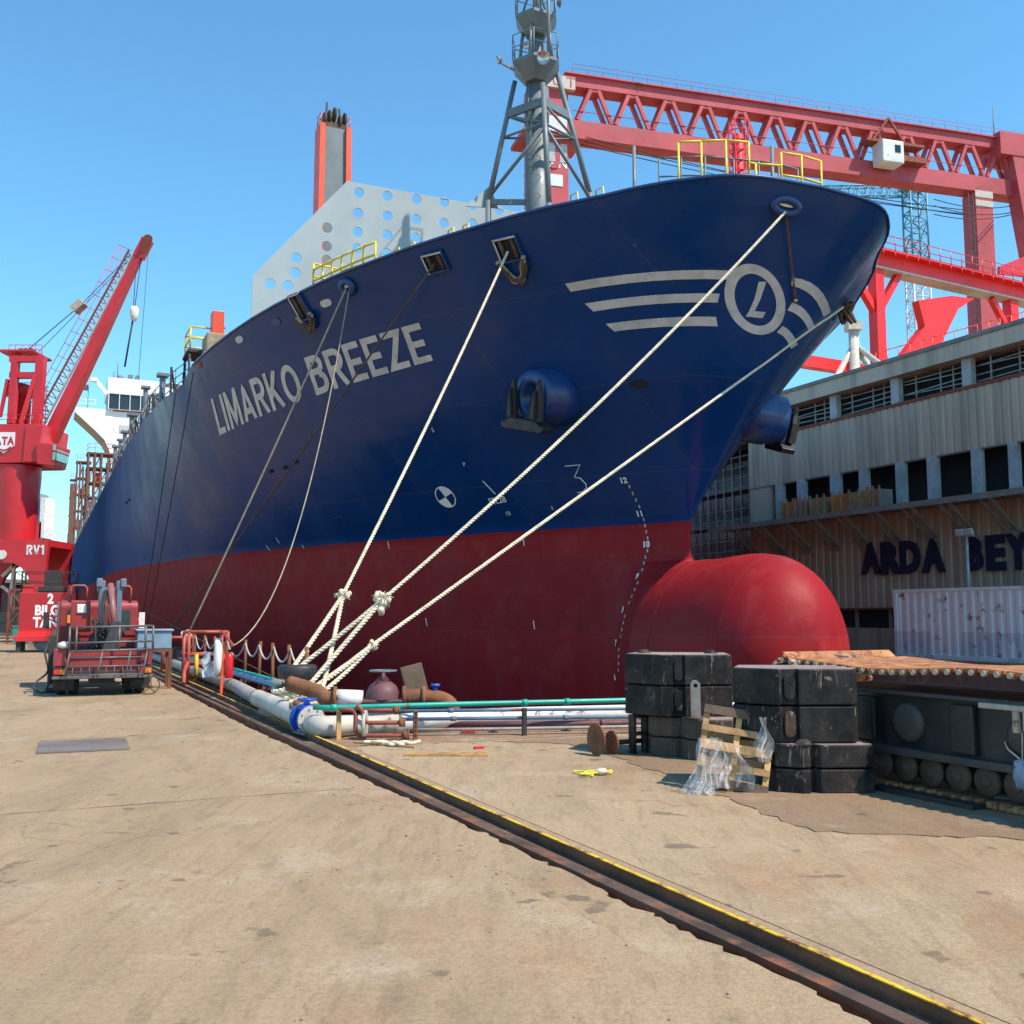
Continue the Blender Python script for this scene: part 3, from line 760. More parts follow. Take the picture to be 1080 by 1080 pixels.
# posts and ventilators along the main-deck edge, deck rail
rail_pts = [Vector((-18 - 2.2 * k, -(hb(-18 - 2.2 * k, 11) - .1), 11.05)) for k in range(78)]
railing(rail_pts, 1.05, 'deck_rail', 'steel_grey', r=.022, levels=(.33, .66, 1))
for px, pb, ptop, w in ((187, 410, 372, .12), (163, 432, 397, .15), (150, 460, 410, .13), (157, 446, 417, .1), (138, 480, 439, .16), (131, 490, 457, .15), (126, 492, 465, .12), (121, 498, 472, .14)):
    t, zt_ = at_a(px, ptop, 4.9); x = 24.65 + .25 * 0 - t; o = MB()
    y = -(hb(x, 10) - .9); zt_ = max(zt_, 11.2)
    o.cyl((x, y, 9.9), (x, y, zt_), w, n=10); o.bb(x - w * 1.9, x + w * 1.9, y - w * 1.9, y + w * 1.9, zt_, zt_ + w * 1.2); o.bb(x - .05, x + .05, y - .1, y + 1.2, zt_ - .5, zt_ - .3)
    sp(o, 'ventilator', 'steel_grey', bevel=.02)
# small platform with yellow rail at the break of the forecastle
t, z_ = at_a(190, 372, 5.2); x = 24.65 - t; y = -(hb(x, 10) - .9); zp = at_a(190, 372, 5.2)[1]
o = MB().bb(x - .9, x + .9, y - .5, y + .8, zp - .12, zp)
for dx in (x - .8, x + .8):
    for dy in (-.4, .7): o.cyl((dx, y + dy, 9.9), (dx, y + dy, zp), .06, n=6)
sp(o, 'lookout_platform', 'cable_dark')
railing([(x - .85, y - .4, zp), (x + .85, y - .4, zp), (x + .85, y + .7, zp), (x - .85, y + .7, zp), (x - .85, y - .4, zp)], 1.0, 'platform_rail', 'rail_yellow', r=.04)
# small orange crane head standing on the forecastle
t, zc_ = at_a(229, 343, 6.6); x = 24.65 - t; yy = 6.6 - 17.25; o = MB()
o.bb(x - .35, x + .35, yy - .25, yy + .25, zc_ - 1.2, zc_ + .55).bar((x, yy, zc_ + .4), (x - .9, yy + .5, zc_ + .1), .05); sp(o, 'winch_post', 'crane_orange', bevel=.03)
sp(MB().bb(x - .9, x + .6, yy - .5, yy + .5, 10.4, zc_ - .5), 'winch_base', 'rope_tan', bevel=.05)

# deck crane jib standing upright amidships, grey face with red edges
dcx = -41.5; o = MB()
yA, zA = on_x(340, 225, dcx); yB, zB = on_x(367, 128, dcx)
zb_ = 10; w0, w1 = 1.15, .98; yc = (on_x(338, 160, dcx)[0] + on_x(365, 160, dcx)[0]) / 2; zt_ = on_x(350, 137, dcx)[1]
dc = bpy.data.objects.new('deck_crane', None); C.objects.link(dc); dc.parent = ship; dc.location = UP
MB().add([(dcx + .5, yc - w0 * .75, zb_), (dcx + .5, yc + w0 * .75, zb_), (dcx + .4, yc + w1 * .78, zt_), (dcx + .4, yc - w1 * .78, zt_), (dcx - .7, yc - w0 * .75, zb_), (dcx - .7, yc + w0 * .75, zb_), (dcx - .6, yc + w1 * .78, zt_), (dcx - .6, yc - w1 * .78, zt_)],
         [(0, 1, 2, 3), (5, 4, 7, 6), (0, 3, 7, 4), (1, 5, 6, 2), (3, 2, 6, 7)]).build('jib', 'steel_grey', dc)
e_ = MB()
for s_ in (-1, 1): e_.bar((dcx - .1, yc + s_ * w0 * .9, zb_), (dcx - .1, yc + s_ * w1 * .92, zt_ + .1), .36, 1.5, up=(1, 0, 0))
e_.build('jib_edge', 'crane_orange', dc)
sv = MB()
for k in range(5):
    yy = yc - .7 + .35 * k; sv.cyl((dcx + .1, yy - .07, zt_ + .55 + .25 * (k % 3)), (dcx + .1, yy + .07, zt_ + .55 + .25 * (k % 3)), .5, n=14)
sv.bb(dcx - .4, dcx + .4, yc - .8, yc + .8, zt_, zt_ + .35); sv.bar((dcx, yc - .6, zt_), (dcx, yc - .5, zt_ + 1.9), .12).bar((dcx, yc + .5, zt_), (dcx, yc + .35, zt_ + 1.6), .12); sv.build('sheave', 'rope_brown', dc)
railing([(dcx + .5, yc - 1, zt_), (dcx - .6, yc - 1, zt_), (dcx - .6, yc + 1, zt_), (dcx + .5, yc + 1, zt_)], .9, 'handrail', 'crane_orange', r=.03, parent=dc)

# superstructure aft
ss = bpy.data.objects.new('superstructure', None); C.objects.link(ss); ss.parent = ship; ss.location = UP
SX = -138.0
def ssz(py): return on_x(110, py, SX)[1]
def ssy(px): return on_x(px, 440, SX)[0]
yw = ssy(79); yt_ = ssy(119); zbr = ssz(433)
MB().bb(SX - 11, SX, yt_, -yt_, 9.9, zbr).build('house', 'ship_white', ss)
yin = ssy(97); hs = [(yw, zbr + .2), (yw, ssz(437)), (ssy(100), ssz(454)), (ssy(111), ssz(464)), (ssy(117), ssz(476)), (yt_, ssz(490)), (yt_, zbr + .2)]
for s_ in (1, -1):
    MB().prism([(s_ * y, z_) for y, z_ in hs][::s_], -6, 0, Matrix(((0, 0, 1, SX + .05), (1, 0, 0, 0), (0, 1, 0, 0), (0, 0, 0, 1)))).build('bridge_wing', 'ship_white', ss)
hs2 = [(yw - .04, ssz(437) - .05), (ssy(100), ssz(454) - .1), (ssy(111), ssz(464) - .15), (ssy(117), ssz(476) - .15), (yt_ - .15, ssz(492))]
u_ = MB()
for (ya, za), (yb2, zb2) in zip(hs2[:-1], hs2[1:]): u_.add([(SX + .12, ya, za), (SX + .12, yb2, zb2), (SX - 6.1, yb2, zb2), (SX - 6.1, ya, za)], [(0, 1, 2, 3)])
u_.build('wing_soffit', 'rope_tan', ss)
zb1, zb2, zb3 = ssz(432), ssz(415), ssz(398); yb0 = ssy(113)
MB().bb(SX - 8, SX + .6, yb0, -yb0, zbr + .2, zb1 + .1).bb(SX - 8, SX + .5, yb0 - .1, -yb0 + .1, zb2, zb3).build('wheelhouse', 'ship_white', ss, .3)
MB().bb(SX - 7.8, SX + .3, yb0 + .2, -yb0 - .2, zb1 + .1, zb2).build('window_band', 'glass_dark', ss)
nw = 12
for k in range(nw + 1):
    y = yb0 + .1 + (-2 * yb0 - .2) * k / nw; MB().bar((SX + .35, y, zb1), (SX + .42, y, zb2), .22, .1).build('mullion', 'ship_white', ss)
for k in range(3): MB().bar((SX - .2 - 2.4 * k, yb0 + .12, zb1), (SX - .2 - 2.4 * k, yb0 + .1, zb2), .2, .2).build('mullion', 'ship_white', ss)
MB().bb(SX + .02, SX + .1, yt_ + 1, yt_ + 12, ssz(455), ssz(447)).build('shade_strip', 'lettering_grey', ss)
railing([(SX - 5.5, yw + .1, zbr + .2), (SX - .1, yw + .1, zbr + .2), (SX - .1, ssy(90), zbr + .2), (SX - .1, ssy(100), zbr + .2)], 1.3, 'wing_rail', 'ship_white', r=.06, parent=ss)
MB().bb(SX - 2.5, SX - .1, yw, ssy(92), ssz(410), ssz(407)).bar((SX - .2, yw + .1, zbr), (SX - .2, yw + .1, ssz(409)), .1).bar((SX - .2, ssy(92), zbr), (SX - .2, ssy(92), ssz(409)), .1).build('wing_awning', 'steel_grey', ss)
MB().bar((SX + .3, ssy(112), ssz(416)), (SX + .3, ssy(99), ssz(402)), .55).bb(SX - .1, SX + .8, ssy(101), ssy(94), ssz(404), ssz(400)).build('davit', 'ship_white', ss)
an_ = MB()
for px, py in ((124, 375), (120, 385), (140, 388), (128, 392)): an_.cyl((SX - 4, ssy(px), zb3), (SX - 4, ssy(px), ssz(py)), .09, n=5)
an_.ball((SX - 3, ssy(127), zb3 + .7), .55); an_.bb(SX - 2, SX - .6, ssy(134), ssy(139), zb3, zb3 + .9); an_.bb(SX - 2, SX - .6, ssy(142), ssy(146), zb3, zb3 + .9); an_.build('aerial', 'steel_grey', ss)
for k in range(4):
    z_ = 12 + 4.2 * k
    for q in range(5):
        y = yt_ + 2 + q * 2.6; MB().bb(SX + .03, SX + .08, y, y + .8, z_, z_ + 1.0).build('window', 'glass_dark', ss)
# hatch covers and a few container-guide frames on deck ahead of the house
hc = MB()
for k in range(7): hc.bb(-33 - 14 * k, -21.5 - 14 * k, -10.5, 10.5, 9.9, 11.3)
sp(hc, 'hatch_cover', 'rust_red')

# lashing bridges in front of and behind the house: brown steel frames with red handrails
def lashing_bridge(xl, ya, yb, zt_, nf, name='lashing_bridge'):
    b = bpy.data.objects.new(name, None); C.objects.link(b); b.parent = ship; b.location = UP
    ys = [ya + (yb - ya) * i / 4 for i in range(5)]
    for y in ys:
        for dx in (0, -2.6): MB().bar((xl + dx, y, 9.9), (xl + dx, y, zt_ - (0 if y < yb - 1 else .8)), .2).build('column', 'tower_brown', b)
    for k in range(nf):
        z_ = 9.9 + (zt_ - 9.9) * (k + 1) / nf; MB().bb(xl - 2.7, xl + .1, ya - .2, yb + .2, z_ - .16, z_).build('floor', 'tower_brown', b)
        h = MB()
        for l in (.5, 1.0): h.bar((xl + .1, ya, z_ + l), (xl + .1, yb, z_ + l), .05); h.bar((xl + .1, ya - .1, z_ + l), (xl - 2.6, ya - .1, z_ + l), .05)
        for y in ys: h.bar((xl + .1, y, z_), (xl + .1, y, z_ + 1), .05)
        h.build('handrail', 'gate_red', b)
        if k < nf - 1: i = 1 + k % 2; MB().bar((xl - 1.2, ys[i], z_), (xl - 1.2, ys[i + 1], z_ + (zt_ - 9.9) / nf), .7, .12).build('stair', 'tower_brown', b); MB().bar((xl + .05, ys[0 if k % 2 else 3], z_), (xl + .05, ys[1 if k % 2 else 4], z_ + (zt_ - 9.9) / nf), .08).build('diagonal', 'tower_brown', b)
    for k, (fy, fz, m_) in enumerate(((.2, .3, 'ship_white'), (.55, .2, 'crane_orange'), (.75, .45, 'steel_grey'), (.4, .62, 'crane_orange'))):
        y = ya + (yb - ya) * fy; z_ = 9.9 + (zt_ - 9.9) * fz; MB().bb(xl - 1.5, xl - .4, y - .4, y + .4, z_, z_ + 1.5).build('cabinet', m_, b)
    return b
paint('tower_brown', (.16, .095, .065), .75, 0, .3, 1, rust=.3)
paint('gate_red', (.40, .07, .05), .6, 0, .2, 2, rust=.25)
for Yp, pl, pr, ptop, nf in ((112, 82, 118, 477, 6), (150, 73, 92, 486, 6), (182, 67, 78, 505, 5)):
    xl = LS(90, 560, Yp).x; ya = max(on_x(pl, 560, xl)[0], -12.9); lashing_bridge(xl, ya, on_x(pr, 560, xl)[0], on_x((pl + pr) / 2, ptop, xl)[1], nf)

# dark lattice of stanchions, pipes and boxes crowding the main-deck edge behind the forecastle
random.seed(41)
for k in range(14):
    x = -19.5 - 2.6 * k; y = -(hb(x, 10) - .5); o = MB(); h = random.uniform(2.2, 3.4)
    o.bar((x, y, 9.95), (x, y, 9.95 + h), .1); o.bar((x, y, 9.95 + h), (x - 1.3, y + .3, 9.95 + h * .8), .08); o.bar((x - 1.3, y + .3, 9.95), (x - 1.3, y + .3, 9.95 + h * .85), .1); o.bar((x, y, 10.2), (x - 1.3, y + .3, 9.95 + h * .7), .06)
    sp(o, 'lashing_post', 'cable_dark' if k % 3 else 'fitting_blue')
    if k % 2: sp(MB().bb(x - .5, x + .3, y + .5, y + 1.2, 9.95, 9.95 + random.uniform(.8, 1.6)), 'deck_box', ('tower_brown', 'steel_grey', 'fitting_blue')[k % 3], bevel=.03)
# ------------------------------------------------------------------ the setting: quay, dock basin
def concrete(name, ca, cb, stain=(.12, .085, .055), wear=.35):
    g = N(name)
    n1 = g.noise(.22, 7, .62); n2 = g.noise(1.7, 6, .65); n3 = g.noise(28, 5, .7)
    col = g.mix(n1, ca, cb)
    drag = g.noise(1, 6, .65, vec=g.scale((1.1, .22, 1)), dist=.4)
    col = g.mix(g.ramp(drag, [(.44, 0.0), (.72, wear)]), col, stain)
    rustf = g.ramp(g.noise(.5, 8, .7), [(.54, 0.0), (.68, .4)]); col = g.mix(rustf, col, (.30, .13, .05))
    pale = g.ramp(g.noise(.9, 7, .7), [(.54, 0.0), (.64, .5)]); col = g.mix(pale, col, (.46, .37, .26))
    col = g.mix(g.ramp(n3, [(.36, .34), (.56, 0.0)]), col, (.16, .12, .085))
    fs = g.noise(1, 5, .7, vec=g.scale((9, 1.6, 1)), dist=.6); col = g.mix(g.ramp(fs, [(.5, 0.0), (.64, .26)]), col, stain)
    fs2 = g.noise(1, 5, .7, vec=g.scale((2.2, 14, 1)), dist=.5); col = g.mix(g.ramp(fs2, [(.56, 0.0), (.68, .14)]), col, (.55, .45, .33))
    spots = g.ramp(g.noise(3.1, 3, .5), [(.66, 0.0), (.70, .55)]); col = g.mix(spots, col, (.07, .055, .045))
    fine = g.noise(75, 4, .75); col = g.mix(g.ramp(fine, [(.38, .28), (.5, 0.0)]), col, (.15, .11, .075)); col = g.mix(g.ramp(fine, [(.56, 0.0), (.68, .22)]), col, (.52, .43, .32))
    xy = g.n('SeparateXYZ'); g.l(g.co, xy.inputs[0]); av = g.math('ADD', g.math('MULTIPLY', xy.outputs[0], PT.x), g.math('MULTIPLY', xy.outputs[1], PT.y))
    av = g.math('ADD', av, g.math('MULTIPLY_ADD', g.noise(.09, 2), 2.4, -1.2))
    for a0, wd in ((-2.1, .16), (-.5, .16), (1.35, .13), (-4.6, .17), (-6.3, .17)):
        bd = g.math('SUBTRACT', 1.0, g.math('DIVIDE', g.math('ABSOLUTE', g.math('SUBTRACT', av, a0)), wd)); bd = g.math('MULTIPLY', g.math('MAXIMUM', bd, 0.0), g.ramp(g.noise(1.6, 5, .7), [(.44, 0.0), (.64, .32)])); col = g.mix(bd, col, (.10, .075, .055))
    oil = g.ramp(g.noise(.7, 5, .6, dist=.7), [(.66, 0.0), (.69, .35)]); col = g.mix(oil, col, (.085, .065, .05))
    vo = g.n('TexVoronoi', feature='DISTANCE_TO_EDGE'); vo.inputs['Scale'].default_value = .17
    wv = g.n('Mix', data_type='VECTOR'); wv.inputs[0].default_value = .12
    nz = g.n('TexNoise'); nz.inputs['Scale'].default_value = .9; nz.inputs['Detail'].default_value = 6; g.l(g.co, nz.inputs['Vector'])
    add = g.n('VectorMath', operation='MULTIPLY_ADD'); g.l(nz.outputs['Color'], add.inputs[0]); add.inputs[1].default_value = (1.6, 1.6, 0); g.l(g.co, add.inputs[2]); g.l(add.outputs[0], vo.inputs['Vector'])
    crack = g.ramp(vo.outputs['Distance'], [(.0, 1.0), (.002, 0.0)])
    crack = g.math('MULTIPLY', crack, g.ramp(g.noise(.35, 3), [(.5, 0.0), (.62, .45)])); col = g.mix(crack, col, (.05, .04, .03))
    g.set(col=col, rough=g.mix(n2, .75, .95), spec=.3)
    h = g.math('ADD', g.math('MULTIPLY', n3, .7), g.math('MULTIPLY', n2, 1.0)); h = g.math('ADD', h, g.math('MULTIPLY', fine, .5)); h = g.math('SUBTRACT', h, crack); g.bump(h, .5, .03)
concrete('concrete', (.335, .238, .135), (.425, .312, .188))
concrete('pale_concrete', (.365, .265, .153), (.45, .34, .205))
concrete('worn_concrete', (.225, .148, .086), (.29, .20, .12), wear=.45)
concrete('rusty_ground', (.27, .15, .085), (.36, .22, .13), wear=.5)
concrete('rust_dark', (.07, .042, .028), (.12, .07, .045), wear=.3)
concrete('dock_concrete', (.12, .10, .085), (.18, .15, .125))
RAIL0, RAIL1, DEDGE, DHEAD, DPORT, DEND = 2.80, 3.58, 4.45, 14.35, 30.8, 240
qy = MB()
def quad(mb, a0, a1, t0, t1, z=0.0): mb.add([QW(a0, t0, z), QW(a1, t0, z), QW(a1, t1, z), QW(a0, t1, z)], [(0, 1, 2, 3)])
quad(qy, -900, RAIL0, -300, 1800); quad(qy, RAIL1, DEDGE, -300, 55); quad(qy, RAIL1, 3.85, 55, 1800); quad(qy, DEDGE, 900, -300, DHEAD)
quad(qy, DPORT, 900, DHEAD, 1800); quad(qy, 3.85, DPORT, DEND, 1800)
qo = qy.build('quay', 'concrete'); tag(qo, 'weathered sand coloured concrete quay', 'quay', kind='structure')
dm_ = MB()
def vwall(a0, t0, a1, t1): dm_.add([QW(a0, t0, 0), QW(a1, t1, 0), QW(a1, t1, -8), QW(a0, t0, -8)], [(0, 1, 2, 3)])
vwall(DEDGE, DHEAD, DEDGE, 55); vwall(DEDGE, 55, 3.85, 55); vwall(3.85, 55, 3.85, DEND); vwall(DEDGE, DHEAD, DPORT, DHEAD); vwall(DPORT, DHEAD, DPORT, DEND); vwall(3.85, DEND, DPORT, DEND)
dw = dm_.build('dock_wall', 'dock_concrete'); tag(dw, 'grey concrete side walls of the dry dock', 'wall', kind='structure')
df = MB(); quad(df, 3.0, 31.5, 14.0, 241, -7.7); tag(df.build('dock_floor', 'dock_concrete'), 'concrete floor of the dry dock', 'floor', kind='structure')
# ragged edge of the concrete at the rail trench, trench bed and sides
random.seed(3)
jg = MB(); V = []; t = -5.0; F = []
while t < 60:
    V += [QW(RAIL0, t, 0), QW(interp(t, [-5, 7.5, 11, 16], [3.2, 3.18, 3.07, 2.93]) - .02 + random.choice((0, .01, .015, .03, -.02)) + random.uniform(-.008, .008), t, 0)]; t += random.uniform(.03, .16) if t < 12 else random.uniform(.05, .3)
n = len(V) // 2; V += [p + Vector((0, 0, -.2)) for p in V[1::2]]
for i in range(n - 1): F += [(2 * i, 2 * i + 1, 2 * i + 3, 2 * i + 2), (2 * i + 1, 2 * n + i, 2 * n + i + 1, 2 * i + 3)]
jg.add(V, F); tag(jg.build('broken_edge', 'concrete'), 'broken concrete edge along the rail trench', 'paving', kind='structure')
tb = MB(); quad(tb, 2.5, 3.7, -60, 400, -.17); tag(tb.build('rail_trench', 'rusty_ground'), 'rusty bed of the crane rail trench', 'trench', kind='structure')
ts = MB(); ts.add([QW(RAIL1, -60, 0), QW(RAIL1, 400, 0), QW(RAIL1, 400, -.17), QW(RAIL1, -60, -.17)], [(0, 1, 2, 3)]); tag(ts.build('trench_side', 'rusty_ground'), 'side of the crane rail trench', 'trench', kind='structure')
pv = MB(); quad(pv, RAIL1 + .06, DEDGE - .02, 12.9, 55, .004); quad(pv, DEDGE - .02, 14.5, 12.75, DHEAD, .004); tag(pv.build('rusty_paving', 'rusty_ground'), 'rust stained paving along the dock edge', 'paving', kind='structure')
def slab(P, z):
    n = len(P); q = MB(); q.add([p + Vector((0, 0, z)) for p in P] + [p + Vector((0, 0, -.01)) for p in P], [tuple(range(n))[::-1]] + [(i, (i + 1) % n, n + (i + 1) % n, n + i) for i in range(n)]); return q
def ragged(P, w=.05, step=.12, closed=True):
    out = []
    for a, b in zip(P, P[1:] + (P[:1] if closed else [])):
        n = max(1, min(80, int((b - a).length / step)))
        for i in range(n): out.append(a.lerp(b, i / n) + Vector((random.gauss(0, w), random.gauss(0, w), 0)) * (0 if i == 0 else 1))
    return out
pc_ = [atz(x, y, 0) for x, y in ((392, 786), (520, 783), (600, 786), (640, 798), (700, 818), (770, 845), (860, 880), (1010, 945), (1060, 1075))]
pc_ = ragged(pc_, .03, closed=False) + [QW(3.66, 2.9), QW(3.66, 12.6)]; q = slab(pc_, .004); tag(q.build('pale_slab', 'pale_concrete'), 'pale newer concrete slab beside the rail', 'paving', kind='structure')
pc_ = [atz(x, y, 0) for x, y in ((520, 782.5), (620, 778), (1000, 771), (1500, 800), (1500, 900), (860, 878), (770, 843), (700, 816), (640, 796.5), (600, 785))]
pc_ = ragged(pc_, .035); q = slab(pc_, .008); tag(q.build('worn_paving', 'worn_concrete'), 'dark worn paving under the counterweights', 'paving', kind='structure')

lg_ = MB(); quad(lg_, 3.36, 3.49, -60, 400, -.045); lg_.add([QW(3.36, -60, -.045), QW(3.36, 400, -.045), QW(3.36, 400, -.17), QW(3.36, -60, -.17)], [(0, 1, 2, 3)]); tag(lg_.build('trench_ledge', 'rust_dark'), 'rusty ledge between the crane rail and the yellow edge', 'trench', kind='structure')
# ------------------------------------------------------------------ quay furniture
paint('rail_steel', (.13, .085, .06), .55, .4, .3, 2, rust=.35)
paint('yellow_worn', (.68, .43, .02), .6, 0, .15, 3, rust=.42)
paint('pipe_grey', (.30, .29, .27), .6, 0, .15, 2, rust=.08, dirt=.3)
paint('pipe_cream', (.52, .49, .42), .6, 0, .12, 2, rust=.08, dirt=.25)
paint('pipe_white', (.72, .71, .68), .5, 0, .1, 1.5, rust=.22, dirt=.15)
paint('pipe_blue', (.03, .10, .22), .45, 0, .2, 1.5, rust=.1, dirt=.2)
paint('pipe_slate', (.10, .17, .24), .5, 0, .2, 1.5, rust=.15, dirt=.2)
paint('pipe_teal', (.01, .33, .25), .4, 0, .12, 1.5, rust=.06)
paint('valve_blue', (.01, .09, .45), .4, 0, .15, 3, dirt=.1)
paint('pump_maroon', (.13, .05, .055), .6, 0, .25, 3, rust=.2)
paint('post_orange', (.80, .10, .02), .45, 0, .1, 2)
paint('fire_red', (.62, .01, .015), .3, 0, .1, 2)
paint('foam_white', (.75, .72, .66), .8, 0, .15, 3, rust=.15)
paint('plastic_sheet', (.55, .60, .66), .35, 0, .15, 4)
paint('wood', (.42, .25, .11), .8, 0, .3, 4, dirt=.3, bump=.4)
paint('wood_pale', (.62, .36, .13), .8, 0, .25, 5, dirt=.2, bump=.4)
paint('wood_dark', (.13, .085, .055), .85, 0, .3, 4, dirt=.3, bump=.4)
def scuffed(name, col, scr, edge_rust):
    g = N(name); base = g.mix(g.noise(1.3, 5), tuple(c * .7 for c in col), tuple(c * 1.35 for c in col))
    dust = g.ramp(g.noise(2.2, 6, .65), [(.42, 0.0), (.66, .3)]); base = g.mix(dust, base, (.14, .11, .09))
    s1 = g.ramp(g.noise(1, 4, .8, vec=g.scale((26, 26, 2.2)), dist=.8), [(.60, 0.0), (.63, 1.0)]); m1 = g.ramp(g.noise(1.9, 3), [(.46, 0.0), (.56, 1.0)])
    base = g.mix(g.math('MULTIPLY', s1, g.math('MULTIPLY', m1, scr)), base, (.45, .38, .30))
    chip = g.ramp(g.noise(7, 6, .7), [(.63, 0.0), (.66, 1.0)]); base = g.mix(g.math('MULTIPLY', chip, .45), base, (.40, .30, .20))
    rs = g.ramp(g.noise(1.1, 8, .7), [(.58, 0.0), (.66, edge_rust)]); base = g.mix(rs, base, (.22, .10, .045))
    g.set(col=base, rough=g.mix(g.noise(3, 4), .42, .62), spec=.14); g.bump(g.noise(18, 5), .2, .02)
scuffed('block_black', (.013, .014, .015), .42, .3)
scuffed('block_brown', (.07, .055, .045), .5, .8)
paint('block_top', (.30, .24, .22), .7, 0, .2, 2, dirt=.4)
paint('chain_grey', (.45, .43, .40), .6, 0, .2, 4, rust=.1)
paint('stone_grey', (.25, .24, .22), .9, 0, .2, 3, dirt=.4)
paint('cord_yellow', (.75, .68, .05), .6, 0, .1, 3)
paint('steel_plate', (.20, .17, .145), .6, .3, .25, 1.2, rust=.25)

def tubething(name, label, cat, pts, r, mat, n=10, group=None):
    o = MB().tube(pts, r, n).build(name, mat); return tag(o, label, cat, group)
def smooth_path(pts, n=8):
    pts = [Vector(p) for p in pts]; out = []
    for i in range(len(pts) - 1):
        p0, p1, p2, p3 = pts[max(i - 1, 0)], pts[i], pts[i + 1], pts[min(i + 2, len(pts) - 1)]
        for k in range(n):
            t = k / n; out.append(.5 * ((2 * p1) + (p2 - p0) * t + (2 * p0 - 5 * p1 + 4 * p2 - p3) * t * t + (3 * p1 - p0 - 3 * p2 + p3) * t ** 3))
    out.append(pts[-1]); return out
# crane rail and the yellow-edged steel angle
cr = MB(); prof = [(-.09, -.165), (.09, -.165), (.09, -.15), (.02, -.13), (.02, -.05), (.045, -.04), (.045, -.005), (-.045, -.005), (-.045, -.04), (-.02, -.05), (-.02, -.13), (-.09, -.15)]
cr.prism(prof, 0, 50, Matrix(((1, 0, 0, 0), (0, 0, 1, 0), (0, 1, 0, 0), (0, 0, 0, 1))))
o = cr.build('crane_rail', 'rail_steel'); o.location = QW(3.42, -6); o.rotation_euler.z = QROT + R(.55); tag(o, 'rust brown crane rail running in the trench beside the dock', 'rail')
an = thing('edge_angle', 'yellow painted steel angle along the dock side of the rail trench', 'edging', QW(3.5, -6), QROT)
MB().bb(-.012, .0, 0, 110, -.168, .03).bb(0, .07, 0, 110, -.168, -.15).build('web', 'rust', an)
y = 0.0; yl_ = MB(); random.seed(5)
MB().bb(-.018, .012, 0, 110, .03, .036).build('painted_edge', 'yellow_worn', an)
for k in range(5):
    o = MB().cyl((0, 0, 0), (0, 26, 0), .02, n=6).build('reinforcing_bar', 'rust' if k % 2 else 'rail_steel'); o.location = QW(3.62 + .07 * k, 18.4 + .4 * (k % 3), .026); o.rotation_euler.z = QROT + R(.15 * (k - 2))
    tag(o, 'long rusty steel bar lying beside the rail under the grey pipe', 'bar', 'steel bars lying beside the rail')
# cover plate and paving joints
o = MB().bb(-.53, .53, -.62, .62, .004, .022).build('cover_plate', 'steel_plate'); o.location = atz(88, 787, 0); o.rotation_euler.z = QROT * .93; tag(o, 'flat grey steel cover plate lying on the open quay', 'cover plate')
jn = thing('paving_joint', 'dark straight joint lines between the concrete quay slabs', 'joint'); jn['kind'] = 'structure'
for a0, t0, a1, t1 in ((-1.05, 0, -1.05, 60), (-12, 14.9, 2.7, 15.35), (-12, 26, 2.7, 26.3), (-12, 9.55, 2.85, 9.8), (-6.2, -5, -6.2, 60)):
    V = []; p, q = QW(a0, t0), QW(a1, t1); d = (q - p).normalized(); s_ = Vector((-d.y, d.x, 0)); n = 90; mb = MB()
    for i in range(n + 1):
        c = p + (q - p) * (i / n) + s_ * random.uniform(-.008, .008); w = random.uniform(.002, .007); V += [c - s_ * w + Vector((0, 0, .003)), c + s_ * w + Vector((0, 0, .003))]
    mb.add(V, [(2 * i, 2 * i + 1, 2 * i + 3, 2 * i + 2) for i in range(n)]); mb.build('joint', 'cable_dark', jn)

# big pipe with its cream elbows
gp = thing('drain_pipe', 'thick grey and cream pipe on the dock edge bending round the corner', 'pipe', QW(3.9, 18))
GL = Matrix.Translation(-gp.location)
far = [QW(3.88, 60, .2), QW(3.85, 30, .2), QW(3.8, 22, .2), atz(272, 736.5, .2)]
MB().at(GL).tube(far, .13, 14).build('grey_run', 'pipe_grey', gp)
el = smooth_path([atz(271, 736, .2), atz(283, 741, .21), atz(300, 749, .21), atz(317, 757, .2)], 6)
MB().at(GL).tube(el, .15, 16).build('elbow', 'pipe_cream', gp)
hr_ = smooth_path([atz(330, 763, .16), atz(338, 766, .15), atz(352, 766, .15), atz(385, 764, .15), atz(420, 763, .15)], 6)
MB().at(GL).tube(hr_, .145, 16).build('elbow', 'pipe_cream', gp)
for px, py, m_ in ((385, 764, 'pipe_cream'), (272, 736.5, 'gate_red')):
    p = atz(px, py, .2); q = atz(px + 3, py + (1.4 if px < 350 else 0), .2); d = (q - p).normalized(); MB().at(GL).cyl(p - d * .02, p + d * .02, .19 if m_ != 'gate_red' else .155, n=18).build('flange', m_, gp)
MB().at(GL).tube([atz(420, 763, .15), atz(470, 758, .14), atz(560, 754.5, .14), atz(700, 751, .14), atz(860, 747, .14)], .13, 14).build('white_run', 'pipe_white', gp)
for t_ in (28, 24, 20.5): MB().at(GL @ Matrix.Translation(QW(3.84, t_)) @ Matrix.Rotation(QROT, 4, 'Z')).bb(-.2, .2, -.06, .06, 0, .09).build('saddle', 'wood_dark', gp)
o = MB().bb(-.3, .3, -.55, .5, 0, .19).build('concrete_block', 'stone_grey', bevel=.03); o.location = atz(288, 757, 0) + Vector((.1, .3, 0)); o.rotation_euler.z = QROT + .05; tag(o, 'dirty grey concrete block under the bend of the cream pipe', 'block')
